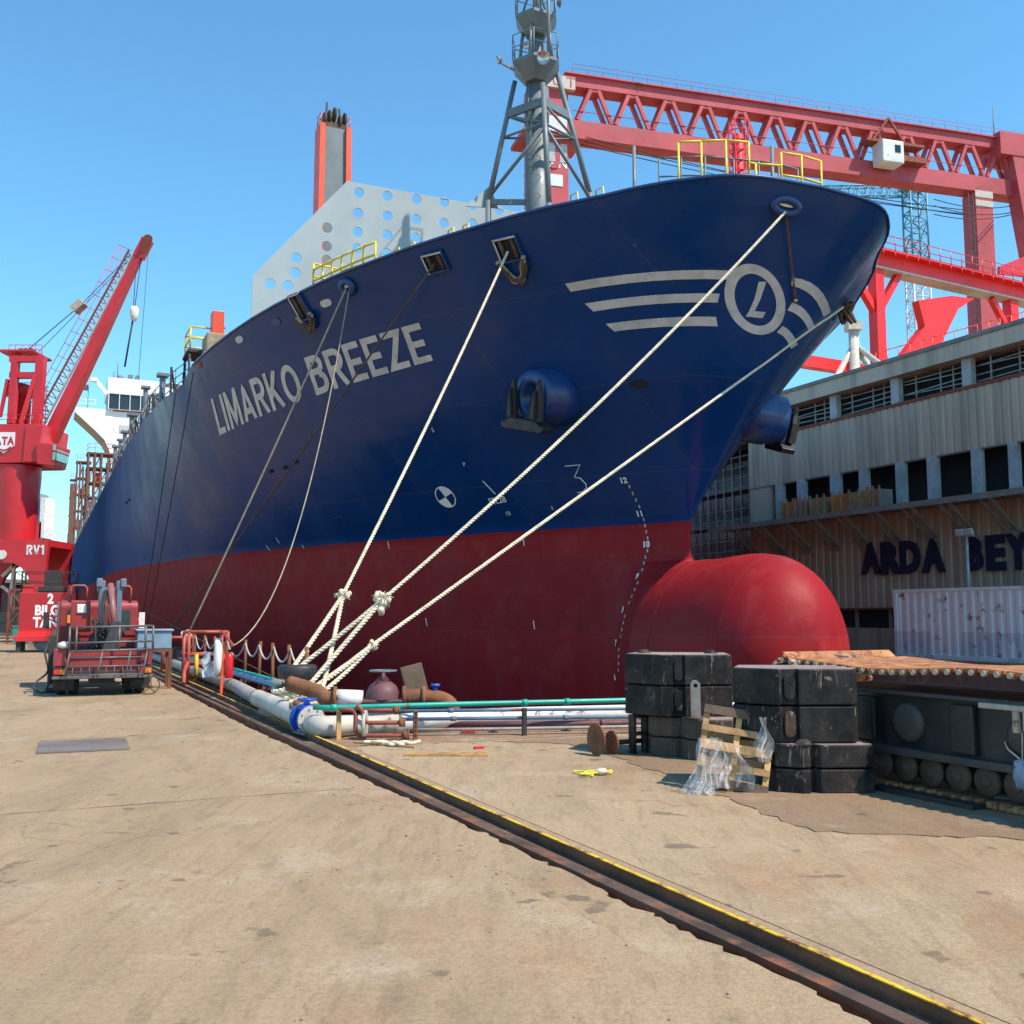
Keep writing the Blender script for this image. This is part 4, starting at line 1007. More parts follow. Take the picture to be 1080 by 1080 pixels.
# blue gate valve
gv = thing('gate_valve', 'blue gate valve with white flange in the cream pipe', 'valve', Vector(((el[-1].x + hr_[0].x) / 2, (el[-1].y + hr_[0].y) / 2, 0)))
M = Matrix.Rotation(math.atan2(hr_[0].y - el[-1].y, hr_[0].x - el[-1].x), 4, 'Z')
MB().at(M).ball((0, 0, .2), .17, (1, .8, 1.1), 12, 8).cyl((0, 0, .3), (0, 0, .40), .12, n=8).cyl((0, 0, .4), (0, 0, .47), .05, n=8).build('body', 'valve_blue', gv)
MB().at(M).tube([(.13 * math.cos(k * math.pi / 8), .13 * math.sin(k * math.pi / 8), .48) for k in range(16)], .016, 6, closed=True).bar((-.13, 0, .48), (.13, 0, .48), .02).build('handwheel', 'valve_blue', gv)
MB().at(M).cyl((-.16, 0, .2), (-.12, 0, .2), .2, n=18).cyl((.12, 0, .2), (.16, 0, .2), .2, n=18).build('flange', 'valve_blue', gv)
for s_ in (-.185, .165):
    f_ = MB().at(M).cyl((s_, 0, .2), (s_ + .02, 0, .2), .2, n=18).build('counter_flange', 'pipe_cream', gv)
    for k in range(8):
        a = k * math.pi / 4 + .2; MB().at(M).cyl((s_ - .02, .165 * math.cos(a), .2 + .165 * math.sin(a)), (s_ + .04, .165 * math.cos(a), .2 + .165 * math.sin(a)), .014, n=6).build('bolt', 'chain_grey', f_)
MB().at(M).cyl((-.1, 0, 0), (-.1, 0, .06), .1, n=8).bb(-.2, .2, -.12, .12, 0, .02).build('foot', 'stone_grey', gv)
hv = thing('hose_valve', 'small rusty hose valve standing in front of the blue gate valve', 'valve', atz(312, 771, 0))
MB().cyl((0, 0, 0), (0, 0, .34), .055, n=10).ball((0, 0, .22), .09, (1, 1, 1), 8, 6).cyl((-.1, 0, .36), (.1, 0, .36), .05, n=8).build('body', 'stone_grey', hv); MB().ball((0, 0, .39), .06).build('handle', 'rust', hv)
# thin pipes across the dock head
def run(label, name, ptsz, r, mat, joints=(), supports=(), smat='rust', group=None, cat='pipe'):
    P = [atz(*p) for p in ptsz]; b = thing(name, label, cat, (P[0].x, P[0].y, 0), 0, group); L_ = Matrix.Translation(-b.location)
    MB().at(L_).tube(P, r, 10).build('run', mat, b)
    def on(px):
        for p, q, a, c in zip(P[:-1], P[1:], ptsz[:-1], ptsz[1:]):
            if min(a[0], c[0]) <= px <= max(a[0], c[0]): t = (px - a[0]) / (c[0] - a[0]); return p.lerp(q, t), (q - p).normalized()
        return P[-1], (P[-1] - P[-2]).normalized()
    for px in joints:
        p, d = on(px); MB().at(L_).cyl(p - d * .04, p + d * .04, r * 1.35, n=10).build('coupling', mat, b)
    for px in supports:
        p, d = on(px); MB().at(L_).box((p.x, p.y, (p.z - r) / 2), (.05, .05, p.z - r)).bb(p.x - .07, p.x + .07, p.y - .05, p.y + .05, 0, .015).build('support', smat, b)
    return b
run('long teal pipe across the dock head, topmost of the thin pipes', 'teal_pipe', [(331, 746, .4), (350, 746.5, .4), (470, 743, .4), (660, 738.5, .4), (860, 734, .4)], .037, 'pipe_teal', (352, 551, 596), (), 'wood_pale')
run('slate blue pipe just under the teal pipe, with worn paint', 'slate_pipe', [(414, 750, .35), (520, 749, .35), (660, 747.5, .35), (860, 745, .35)], .024, 'pipe_slate', (475,))
run('lower slate blue pipe between the white pipe and the paving', 'slate_pipe', [(424, 758.5, .24), (520, 757.5, .24), (660, 756, .24), (860, 754, .24)], .026, 'pipe_slate', (478, 596))
run('dull red pipe lying low behind the thin blue pipes', 'red_pipe', [(470, 764, .06), (560, 764, .06), (660, 762.5, .06), (860, 759, .06)], .05, 'pump_maroon', (635,))
run('thin grey pipe on short feet, lowest and nearest at the dock head', 'grey_pipe', [(425, 770, .05), (520, 769, .05), (660, 766.5, .05), (860, 763, .05)], .025, 'pipe_grey', (426,), (520, 596), 'cable_dark')
def post(px, py, h, mat, label, w=.06, name='pipe_post', holes=False):
    b = thing(name, label, 'post', atz(px, py, 0), .3)
    MB().bb(-w / 2, w / 2, -w / 2, w / 2, 0, h).build('upright', mat, b, .004)
    if holes:
        for k in range(6): MB().box((0, -w / 2 - .002, .06 + k * h / 6.5), (.02, .006, .03)).build('slot', 'opening_dark', b)
    return b
post(357, 780, .38, 'wood_pale', 'pale wooden post carrying the left end of the teal pipe')
post(438, 780, .38, 'rust', 'rusty perforated steel post under the teal pipe', .055, holes=True)
post(553, 776, .38, 'cable_dark', 'dark steel post under the middle of the thin pipes', .06)
# brown U-bent pipes
def bent(label, ptsz, r, name='bent_pipe'):
    P = [atz(*p) for p in ptsz]; o = MB().tube(smooth_path(P, 3), r, 8).build(name, 'rust_red'); tag(o, label, 'pipe')
    return o
def bentw(label, base, pts, r, name='bent_pipe'):
    B = atz(*base, 0); M = Matrix.Translation(B) @ Matrix.Rotation(R(6), 4, 'Z'); b = thing(name, label, 'pipe', B, R(6)); P = []
    for i, p in enumerate(pts):
        P.append(Vector(p))
    q = [P[0]]
    for i in range(1, len(P) - 1):
        d0 = (P[i - 1] - P[i]).normalized() * .07; d1 = (P[i + 1] - P[i]).normalized() * .07; q += [P[i] + d0, P[i] + d0 * .3 + d1 * .3, P[i] + d1]
    q.append(P[-1]); MB().tube(q, r, 8).build('bend', 'rust_red', b)
    MB().cyl(P[-1] - Vector((.03, 0, 0)), P[-1] + Vector((.03, 0, 0)), r * 1.9, n=10).cyl(P[-1] + Vector((.035, 0, 0)), P[-1] + Vector((.06, 0, 0)), r * 1.9, n=10).build('flange', 'rust', b)
    return b
bentw('small brown pipe with two bends in front of the white pipe, the lower one', (365, 781), [(-.1, .05, .4), (.12, .05, .4), (.12, 0, .06), (.78, 0, .06)], .03)
bentw('small brown pipe with two bends in front of the white pipe, the upper one', (375, 781), [(0, .05, .45), (.1, .02, .4), (.1, 0, .23), (.6, 0, .23)], .03)
bentw('short brown pipe stub above the white pipe', (382, 779), [(.0, .15, .36), (.3, .15, .36), (.45, .15, .36)], .03)
# pump with its pipes
pm = thing('pump', 'maroon cast pump body with a handwheel behind the teal pipe', 'pump', atz(395, 772, 0) + Vector((0, .9, 0)), R(5))
MB().bb(-.24, .24, -.2, .2, 0, .36).bb(-.3, .3, -.24, .24, .34, .4).build('base', 'pump_maroon', pm, .02)
MB().lathe([(.26, .4), (.25, .5), (.2, .6), (.12, .66), (.05, .67)], 18).cyl((0, 0, .6), (0, 0, .82), .03, n=8).build('bonnet', 'pump_maroon', pm)
MB().add([(-.12, 0, .66), (.12, 0, .66), (0, 0, .8), (0, .1, .66)], [(0, 1, 2), (0, 2, 3), (1, 3, 2)]).build('yoke', 'pump_maroon', pm)
hw = MB(); hw.tube([(.2 * math.cos(k * math.pi / 8), .2 * math.sin(k * math.pi / 8), .82) for k in range(16)], .015, 5, closed=True).bar((-.2, 0, .82), (.2, 0, .82), .02).bar((0, -.2, .82), (0, .2, .82), .02); hw.build('handwheel', 'steel_grey', pm)
MB().cyl((-.3, 0, .4), (-.72, 0, .42), .13, n=14).build('inlet', 'pipe_white', pm)
MB().tube(smooth_path([(-.72, 0, .42), (-.85, .02, .4), (-1.0, .1, .5), (-1.45, .3, .62)], 5), .12, 12).build('inlet_elbow', 'rust', pm)
MB().tube(smooth_path([(.3, 0, .42), (.6, .0, .42), (.9, -.02, .38), (1.05, -.05, .25), (1.07, -.06, -.02)], 5), .125, 14).build('outlet', 'rust', pm)
for x in (-.72, .32, .62): MB().cyl((x - .025, 0, .42), (x + .025, 0, .42), .17, n=16).build('flange', 'rust', pm)
MB().cyl((.8, -.02, .45), (.8, -.02, .6), .03, n=6).cyl((.8, -.02, .58), (.8, -.02, .62), .07, n=8).build('drain_valve', 'valve_blue', pm)
o = MB().bb(-.17, .17, -.05, .05, 0, .95).build('timber_plank', 'wood_dark', bevel=.01); o.location = atz(431, 772, 0) + Vector((.15, 1.1, -.02)); o.rotation_euler = (R(-8), R(-14), R(10)); tag(o, 'short grey timber plank leaning behind the brown outlet pipe', 'plank')

# bollard
BO = atz(313, 752, 0)
bo = thing('mooring_bollard', 'squat black mooring bollard wound with thick white ropes at the dock corner', 'bollard', BO)
MB().lathe([(.0, 0), (.36, 0), (.36, .05), (.27, .07), (.26, .55), (.33, .62), (.34, .78), (.3, .82), (0, .82)], 24).build('drum', 'anchor_black', bo)
MB().bb(-.45, .45, -.4, .4, 0, .03).build('base', 'rust', bo)
# far bollard behind the truck
BO2 = QW(4.0, 33.5)
b2 = thing('mooring_bollard', 'far black mooring bollard beside the truck holding two tan lines', 'bollard', BO2)
MB().lathe([(.0, 0), (.36, 0), (.27, .07), (.26, .45), (.34, .6), (.3, .68), (0, .68)], 20).build('drum', 'anchor_black', b2); MB().bb(-.45, .45, -.4, .4, 0, .03).build('base', 'rust', b2)

# ropes
def strands(path, r, mb, pitch=.22, n=3, seg=7):
    path = [Vector(p) for p in path]; L = [0]
    for a, b in zip(path[:-1], path[1:]): L.append(L[-1] + (b - a).length)
    N = max(8, int(L[-1] / pitch * seg)); fine = []; j = 0
    for i in range(N + 1):
        s_ = L[-1] * i / N
        while j < len(L) - 2 and L[j + 1] < s_: j += 1
        t = (s_ - L[j]) / max(1e-9, L[j + 1] - L[j]); fine.append((path[j].lerp(path[j + 1], t), (path[j + 1] - path[j]).normalized(), s_))
    for k in range(n):
        P = []
        for p, d, s_ in fine:
            u = d.orthogonal().normalized() if abs(d.z) > .95 else d.cross(Vector((0, 0, 1))).normalized(); w = d.cross(u)
            a = 2 * math.pi * (s_ / pitch + k / n); P.append(p + (u * math.cos(a) + w * math.sin(a)) * r * .52)
        mb.tube(P, r * .56, 5)
    return mb
def sag(p, q, s_, n=14):
    return [p.lerp(q, i / n) - Vector((0, 0, s_ * 4 * (i / n) * (1 - i / n))) for i in range(n + 1)]
def w_of(M): return SHIP + VF * M.x + PT * M.y + Vector((0, 0, M.z))
def fray(p, r, n, parent, mat='rope_white'):
    mb = MB()
    for k in range(7): mb.ball(p + Vector((random.gauss(0, .35), random.gauss(0, .35), random.gauss(0, .45))) * r, r * random.uniform(.35, .6), (1, 1, 1.2), 8, 6, .3)
    for k in range(n):
        d = Vector((random.gauss(0, 1), random.gauss(0, 1), random.gauss(0, 1))).normalized(); e = Vector((random.gauss(0, .8), random.gauss(0, .8), -.6)); q = random.uniform(.3, 1.1)
        mb.tube([p + d * r * .5, p + d * r * (.7 + .4 * q), p + d * r * (.75 + .5 * q) + e * r * .45 * q], [.013, .009, .003], 4)
    return mb.build('frayed_splice', mat, parent)
def rope(label, name='mooring_rope'):
    return thing(name, label, 'rope', (0, 0, 0), 0, 'mooring lines of the ship')
f1, f2, f3, f4, fc = [w_of(M.translation) for M in (FL1, FL2, FL3, FL4, FLC)]
f1 = w_of(FL1 @ Vector((-.02, -.05, .1))); fc = w_of(FLC @ Vector((0, -.12, .15)))
def on_line(p, q, px):
    """point of the segment p-q seen in column px"""
    best = None
    for i in range(401):
        c = p.lerp(q, i / 400); d = c - CAM; D = d.y * _c + d.z * _s; x = 540 + FPX * d.x / D
        if best is None or abs(x - px) < best[0]: best = (abs(x - px), c)
    return best[1]
# rope 1: from the first roller fairlead, spliced eye round the bollard
E1 = BO + Vector((-.05, -.05, .62)); r1 = rope('thick white mooring rope from the square fairlead left of the emblem'); s1 = on_line(f1, BO + Vector((.1, 0, .6)), 362)
strands(sag(f1, s1, .12), .036, MB()).build('line', 'rope_white', r1)
eye = MB(); strands(sag(s1, BO + Vector((-.2, -.2, .55)), .02, 6), .042, eye); strands(sag(s1, BO + Vector((.45, -.25, .3)), .05, 6), .042, eye); eye.build('eye', 'rope_white', r1); fray(s1, .11, 40, r1)
# rope 2: from the bow chock
B2p = BO + Vector((-.05, -.3, .35)); r2 = rope('long white mooring rope from the oval chock on the bow to the bollard'); s2 = on_line(fc, BO + Vector((0, -.2, .5)), 404)
strands(sag(fc, s2, .25, 20), .036, MB()).build('line', 'rope_white', r2)
eye = MB(); strands(sag(s2, BO + Vector((-.22, .1, .6)), .02, 8), .042, eye)
q = [s2.lerp(BO + Vector((.15, -.3, .36)), i / 8) for i in range(9)] + [BO + Vector((.34 * math.cos(a), .34 * math.sin(a), .34 + .0 * a)) for a in [-.8 - k * .35 for k in range(9)]]
strands(q, .045, eye); eye.build('eye', 'rope_white', r2); fray(s2, .14, 70, r2)
# rope 3: from the port bow
def to_px(p): d = p - CAM; D = d.y * _c + d.z * _s; return 540 + FPX * d.x / D, 540 - FPX * (-d.y * _s + d.z * _c) / D
best = None
for i in range(40):
    for j in range(50):
        zz = 7.5 + i * .1; xx = stemF(zz) - .1 - j * .12; q = to_px(w_of(surf(xx, zz, 1))); c_ = abs(q[1] - 322) * 3 - q[0]
        if best is None or c_ < best[0]: best = (c_, xx, zz)
px_, pz = best[1], best[2]; PF = w_of(surf(px_, pz, 1))
r3 = rope('white mooring rope from the far port bow, lowest of the three thick ropes'); BE3 = BO + Vector((.28, -.15, .42)); s3 = on_line(PF, BE3, 393)
def push_out(p):
    k = 0
    while inside(p) and k < 400: p = p + VF * .03 - PT * .012; k += 1
    return p + (VF * .05 if k else Vector())
path3 = [push_out(p) for p in sag(PF, s3, .0, 60)]
strands(path3, .038, MB()).build('line', 'rope_white', r3); eye = MB(); strands(sag(s3, BE3, .02, 6), .048, eye); strands(sag(s3, BE3 + Vector((.1, .1, -.12)), .04, 6), .042, eye); eye.build('eye', 'rope_white', r3); fray(s3, .09, 26, r3)
# coils of rope at the bollard foot
for k in range(4):
    c = MB(); rr = .36 + .035 * (k % 2); P = [BO + Vector((rr * math.cos(a), rr * math.sin(a), .1 + .1 * k + .03 * math.sin(3 * a))) for a in [j * math.pi / 10 for j in range(20)]]; P.append(P[0])
    strands(P, .05, c, .3).build('coil', 'rope_white', r1 if k < 2 else r2)
ht = rope('loose heap of tangled rope on the ground in front of the bollard', 'rope_heap'); ht.location = (0, 0, 0)
random.seed(11); hc_ = atz(322, 752, 0.1)
for k in range(5):
    P = [hc_ + Vector((random.gauss(0, .26), random.gauss(0, .18), .05 + random.uniform(0, .22))) for _ in range(9)]; MB().tube(smooth_path(P, 6), .03, 6).build('loop', 'rope_tan' if k % 2 else 'rope_white', ht)
# thinner lines from further aft
E5 = BO2 + Vector((.1, -.2, .5)); r5 = rope('tan mooring rope with a white splice, from the round chock to the far bollard'); f4w = w_of(FL4 @ Vector((0, 0, .12))); s5 = on_line(f4w, E5, 197)
MB().tube(sag(f4w, s5, .1), .032, 6).build('line', 'rope_tan', r5); e5 = MB(); strands(sag(s5, E5 + Vector((.1, 0, 0)), .02, 6), .055, e5); e5.build('eye', 'rope_tan', r5); fray(s5, .17, 30, r5)
r4 = rope('dark brown mooring line crossing the last letters of the ship name'); f2w = w_of(FL2 @ Vector((0, 0, .12))); MB().tube(sag(f2w, QW(4.1, 41, .4), .15), .03, 6).build('line', 'rope_brown', r4)
r6 = rope('slack thin tan line hanging in a curve from the round chock to the quay gate'); e6 = QW(4.1, 24.5, .95); pts6 = sag(f4w + Vector((.1, 0, 0)), e6, 2.4, 24); MB().tube(pts6, .018, 5).build('line', 'rope_tan', r6)
top7 = w_of(edge(at_hull(392, 275).x, .05, dz=.1)); r7 = rope('thin brown line dropping from the yellow bulwark rail towards the near bollard'); MB().tube(sag(top7, BO + Vector((.3, .3, .2)), .5, 20), .013, 5).build('line', 'rope_brown', r7)
top8 = w_of(edge(at_hull(372, 282).x, .05, dz=.1)); r8 = rope('thin dark line hanging down beside the round chock'); e8 = w_of(at_hull(372, 545) + Vector((0, -.4, 0))); MB().tube(sag(top8, e8, .2, 12), .012, 5).build('line', 'rope_brown', r8)
for px, pe, lab in ((186, 151, 'dark cable hanging down the hull from the forecastle break, the nearer one'), (180, 146, 'dark cable hanging down the hull from the forecastle break, the farther one')):
    a = w_of(surf(-16.5 - (186 - px) * .4, 11.2) + Vector((0, -.08, 0))); t, _z = at_a(pe, 652, 4.3); b = QW(4.3, t, .3); rr_ = rope(lab, 'hanging_cable'); MB().tube(sag(a, b, .5, 14), .022, 5).build('line', 'cable_dark', rr_)
ch = rope('short rusty chain hanging from the bow chock over the emblem', 'hanging_chain'); c0 = w_of(FLC @ Vector((.05, -.15, .1))); c1 = w_of(at_hull(836, 318)) + VF * .12; cm = MB()
n = 34
for i in range(n):
    p, q = c0.lerp(c1, i / n), c0.lerp(c1, (i + 1.35) / n); cm.bar(p, q, .05 if i % 2 else .02, .02 if i % 2 else .05)
cm.build('links', 'rust', ch); MB().ball(c1, .05).build('end_tag', 'rail_yellow', ch)
# rope chafing bundles below three fairleads
def bundle(M, w, drop, label, r=.07, k=4):
    b = thing('chafing_rope', label, 'rope', (0, 0, 0), 0, 'rope fenders hung at the fairleads')
    for j in range(k):
        P = [w_of(M @ Vector((w * (-.5 + i / 8) + random.gauss(0, .03), -drop * math.sin(math.pi * i / 8) * (1 - .1 * j) - .25 - .05 * j, .14 + .05 * (j % 2) + random.gauss(0, .01)))) for i in range(9)]
        MB().tube(smooth_path(P, 3), r * random.uniform(.8, 1.1), 6).build('coil', 'rope_brown' if j % 2 else 'rope_tan', b)
bundle(FL1, .8, .7, 'tan and brown rope bundle hanging under the largest fairlead'); bundle(FL3, .75, .55, 'dark rope bundle hanging under the aftmost square fairlead')
pbm = frame(Vector((px_, hb(px_, pz), pz)), (0, 0, 1), (.7, .7, 0)); b = thing('chafing_rope', 'knotted dark rope bundle where the port rope leaves the bow edge', 'rope', (0, 0, 0), 0, 'rope fenders hung at the fairleads'); random.seed(4)
for j in range(6):
    P = [PF + Vector((random.gauss(0, .16), random.gauss(0, .16), random.gauss(0, .3))) for _ in range(7)]; MB().tube(smooth_path(P, 4), .06, 6).build('coil', 'rope_brown', b)

# stanchions with a slack rope along the dock edge
cb = thing('rope_barrier', 'rusty steel stanchions with a slack rope along the dock edge', 'barrier', QW(4.32, 22), QROT)
ty = [-4.1, -2.7, -1.2, .3, 1.9, 4.4, 6.2, 8.0, 10.0, 12.2]
random.seed(8)
pos = []
for y in ty:
    o = MB().cyl((0, 0, 0), (random.uniform(-.03, .03), random.uniform(-.03, .03), 1.12), .033, n=8).build('post', 'rust', cb, loc=(0, y, 0)); pos.append(Vector((0, y, 1.05)))
for a, b in zip(pos[:-1], pos[1:]): MB().tube(sag(a, b, .28 if (b - a).y < 2 else .35, 10), .02, 5).build('rope_bight', 'chain_grey', cb)
# red tube gate
gt = thing('gangway_frame', 'rusty red tubular frame standing on the pipes at the dock edge', 'frame', QW(3.95, 27.4), QROT)
for x in (-.28, .28, ):
    for y in (-.45, .5): MB().cyl((x * 1.7, y, 0), (x * 1.7, y, 1.25), .045, n=8).build('upright', 'gate_red', gt)
g = MB()
for y in (-.45, .5):
    for z_ in (.45, .68, 1.25): MB().cyl((-.476, y, z_), (.476, y, z_), .04, n=8).build('crossbar', 'gate_red', gt)
for x in (-.476, .476): MB().cyl((x, -.45, 1.25), (x, .5, 1.25), .04, n=8).build('crossbar', 'gate_red', gt)
MB().tube(smooth_path([(-.48, -.45, .5), (-.62, -.9, .3), (-.66, -1.2, .02)], 4), .05, 8).build('stay', 'gate_red', gt); MB().cyl((-.3, -.6, 0), (-.3, -.6, .75), .05, n=8).build('yellow_post', 'yellow_worn', gt)
g2 = thing('gangway_frame', 'second smaller rusty frame on the dock edge beyond the gate', 'frame', QW(3.9, 33), QROT)
for x in (-.4, .5): MB().cyl((x, 0, 0), (x, 0, 1.0), .06, n=8).build('upright', 'rust_red', g2)
MB().cyl((-.4, 0, 1.0), (.5, 0, 1.0), .05, n=8).build('crossbar', 'gate_red', g2)
# lifebuoy post with extinguisher
lp = thing('lifebuoy_stand', 'orange post at the dock edge with a slanted top board', 'stand', atz(233, 733, 0), QROT)
MB().bar((0, 0, 0), (.06, .05, 1.12), .055).build('post', 'post_orange', lp); MB().bar((-.02, .05, 1.35), (.22, -.1, 1.02), .1, .03).build('top_board', 'rust_red', lp)
lb = thing('lifebuoy', 'worn white lifebuoy with torn plastic hanging on the orange post', 'lifebuoy', atz(233, 733, 0) + Vector((-.06, .14, .62)), QROT)
MB().tube([(.08 * math.cos(a) * .3 - .06, .08 * math.sin(a) * .0 + .3 * math.cos(a) * .35, .16 + .33 * math.sin(a)) for a in [k * math.pi / 10 for k in range(20)]], .085, 10, closed=True).build('ring', 'foam_white', lb)
random.seed(2); pl = MB(); V = []
for j in range(6):
    for i in range(5): V.append((-.14 - .05 * i + random.gauss(0, .03), .02 * j + random.gauss(0, .04), .3 - .11 * j + random.gauss(0, .02)))
pl.add(V, [(j * 5 + i, j * 5 + i + 1, (j + 1) * 5 + i + 1, (j + 1) * 5 + i) for j in range(5) for i in range(4)], True); pl.build('torn_plastic', 'plastic_sheet', lb)
fe = thing('fire_extinguisher', 'red fire extinguisher hanging on the orange post', 'extinguisher', atz(233, 733, 0) + Vector((.14, .05, .35)), QROT)
MB().lathe([(0, 0), (.085, .0), (.09, .02), (.09, .42), (.06, .5), (.025, .52), (.025, .56)], 16).build('cylinder', 'fire_red', fe); MB().bb(-.03, .05, -.02, .02, .56, .6).tube([(.0, 0, .57), (.1, 0, .52), (.11, 0, .2)], .012, 5).build('valve', 'opening_dark', fe)
# blue pipes along the edge
for k, (m_, a) in enumerate((('pipe_blue', 3.98), ('pipe_blue', 4.07), ('pipe_slate', 4.15), ('pipe_blue', 4.22))):
    b = tubething('service_pipe', 'thin dark blue pipe, one of four side by side along the dock edge', 'pipe', [QW(a, 18.7 + .1 * k, .37), QW(a, 50, .37)], .03, m_, 8, 'blue service pipes along the dock edge')
tubething('service_pipe', 'thin teal pipe beside the four blue ones along the dock edge', 'pipe', [QW(4.3, 18.6, .40), QW(4.3, 50, .4)], .035, 'pipe_teal', 8)
tubething('service_pipe', 'red pipe nearest the drop along the dock edge', 'pipe', [QW(4.38, 19.5, .36), QW(4.38, 40, .36)], .045, 'rust_red', 8)
for k, t_ in enumerate((19.6, 22, 24.5, 29, 33)):
    o = MB().bb(-.26, .26, -.03, .03, .28, .335).bb(-.22, -.18, -.03, .03, 0, .28).bb(.18, .22, -.03, .03, 0, .28).build('pipe_trestle', 'rust', bevel=0); o.location = QW(4.15, t_); o.rotation_euler.z = QROT; tag(o, 'low rusty trestle carrying the blue pipes', 'trestle', 'trestles under the blue pipes')
o = MB().cyl((-.3, 0, .45), (.25, .1, .45), .09, n=12).bb(-.25, .2, -.05, .1, 0, .37).build('pipe_stub', 'pipe_grey'); o.location = QW(4.1, 18.4); tag(o, 'short grey pipe stub beside the bollard', 'pipe')
# oddments on the ground
def scrap(name, label, cat, pts, r, mat): return tag(MB().tube(smooth_path(pts, 6), r, 6).build(name, mat), label, cat)
random.seed(21); c = atz(412, 785, .03)
scrap('rope_scrap', 'frayed white rope scrap lying on the rusty paving', 'rope', [c + Vector((-.35 + .09 * i, random.gauss(0, .07), random.uniform(0, .04))) for i in range(9)] + [c + Vector((.3 - .08 * i, random.gauss(0, .07), random.uniform(0, .03))) for i in range(7)], .022, 'rope_white')
c = atz(625, 816, .02)
scrap('yellow_cord', 'tangled yellow cord lying on the paving by the counterweights', 'cord', [c + Vector((random.uniform(-.2, .22), random.gauss(0, .07), random.uniform(0, .02))) for i in range(16)], .008, 'cord_yellow')
o = MB().ball((0, 0, .04), .06, (1.3, .8, .6), 8, 5, .2).build('paper_scrap', 'rope_white'); o.location = atz(634, 818, 0); tag(o, 'crumpled white paper lying in the yellow cord', 'paper')
o = MB().bb(-.1, .1, -.05, .05, 0, .06).build('brick', 'rust_red', bevel=.006); o.location = atz(494, 774, .0); tag(o, 'single red brick lying in front of the pipes', 'brick')
o = MB().bb(-.06, .06, -.03, .03, 0, .03).build('red_offcut', 'fire_red'); o.location = atz(505, 790, 0); o.rotation_euler.z = .4; tag(o, 'small bright red offcut lying on the paving', 'offcut')
for k, (px, py) in enumerate(((405, 786), (470, 795), (470, 797))):
    o = MB().bb(-.5, .5, -.015, .015, 0, .02).build('timber_batten', 'wood_pale'); o.location = atz(px, py, .009); o.rotation_euler.z = (-.55, .03, -.02)[k]; tag(o, ('short batten lying slantwise beside the rope scrap', 'nearer of two battens lying across the paving joint', 'farther of two battens lying across the paving joint')[k] if k != 1 else 'farther of two battens lying across the paving joint', 'batten')
    if k == 2: o['label'] = 'nearer of two battens lying across the paving joint'
# steel roller: two rusty discs on an axle
rl = thing('disc_axle', 'two rusty steel discs on an axle beside the black counterweights', 'axle', atz(629, 797, 0), R(12))
for x in (0, .22): MB().cyl((x - .012, 0, .19 - (.05 if x else 0)), (x + .012, 0, .19 - (.05 if x else 0)), .19 - (.05 if x else 0), n=28).build('disc', 'rust', rl)
rl.rotation_euler.z = R(28)
MB().cyl((.2, 0, .14), (.95, 0, .14), .03, n=8).build('axle', 'anchor_black', rl)
for d in rl.children: pass

# loose grit, chips and sweepings on the quay
random.seed(77); gr = MB()
for k in range(1500):
    if k < 500: a_ = random.gauss(2.8, .25); t_ = random.uniform(4, 30)
    elif k < 800: a_ = random.uniform(3.7, 9); t_ = random.uniform(8, 13.5)
    else: a_ = random.uniform(-9, 3); t_ = 3 + 20 * random.random() ** 1.5
    if 2.9 < a_ < 3.66: continue
    r_ = random.uniform(.004, .011) * (1.6 if random.random() < .06 else 1); p = QW(a_, t_, r_ * .5)
    V = [p + Vector((random.uniform(.6, 1.2) * r_ * x, random.uniform(.6, 1.2) * r_ * y, random.uniform(.4, .8) * r_ * z)) for x, y, z in ((1, 0, 0), (-1, 0, 0), (0, 1, 0), (0, -1, 0), (0, 0, 1), (0, 0, -1))]
    gr.add(V, [(0, 2, 4), (2, 1, 4), (1, 3, 4), (3, 0, 4), (2, 0, 5), (1, 2, 5), (3, 1, 5), (0, 3, 5)])
tag(gr.build('grit', 'stone_grey'), 'loose grit and concrete chips scattered over the quay', 'grit', kind='stuff')
# ------------------------------------------------------------------ counterweights, pallet, crawler track, container (right foreground)
paint('track_rust', (.40, .17, .06), .8, 0, .4, 4, rust=.42, rcol=(.20, .065, .025), dirt=.35, bump=.5)
paint('crawler_black', (.014, .014, .016), .5, 0, .35, 1.2, dirt=.25)
paint('crawler_grey', (.05, .047, .044), .6, 0, .3, 1.5, rust=.15, dirt=.4)
paint('pad_underside', (.12, .075, .05), .85, 0, .3, 3, dirt=.3)
paint('lug_pale', (.42, .36, .28), .7, 0, .2, 4, rust=.2)
paint('rag_blue', (.28, .33, .40), .9, 0, .3, 6, dirt=.4)
def oval(cx, cz, w, h, n=8):
    P = []; r = w / 2
    for k in range(n + 1): a = math.pi * k / n; P.append((cx + r * math.cos(a), cz + h / 2 - r + r * math.sin(a)))
    for k in range(n + 1): a = math.pi + math.pi * k / n; P.append((cx + r * math.cos(a), cz - h / 2 + r + r * math.sin(a)))
    return P
XZ = Matrix(((1, 0, 0, 0), (0, 0, 1, 0), (0, 1, 0, 0), (0, 0, 0, 1)))    # prism frame whose poly is x-z, depth along y
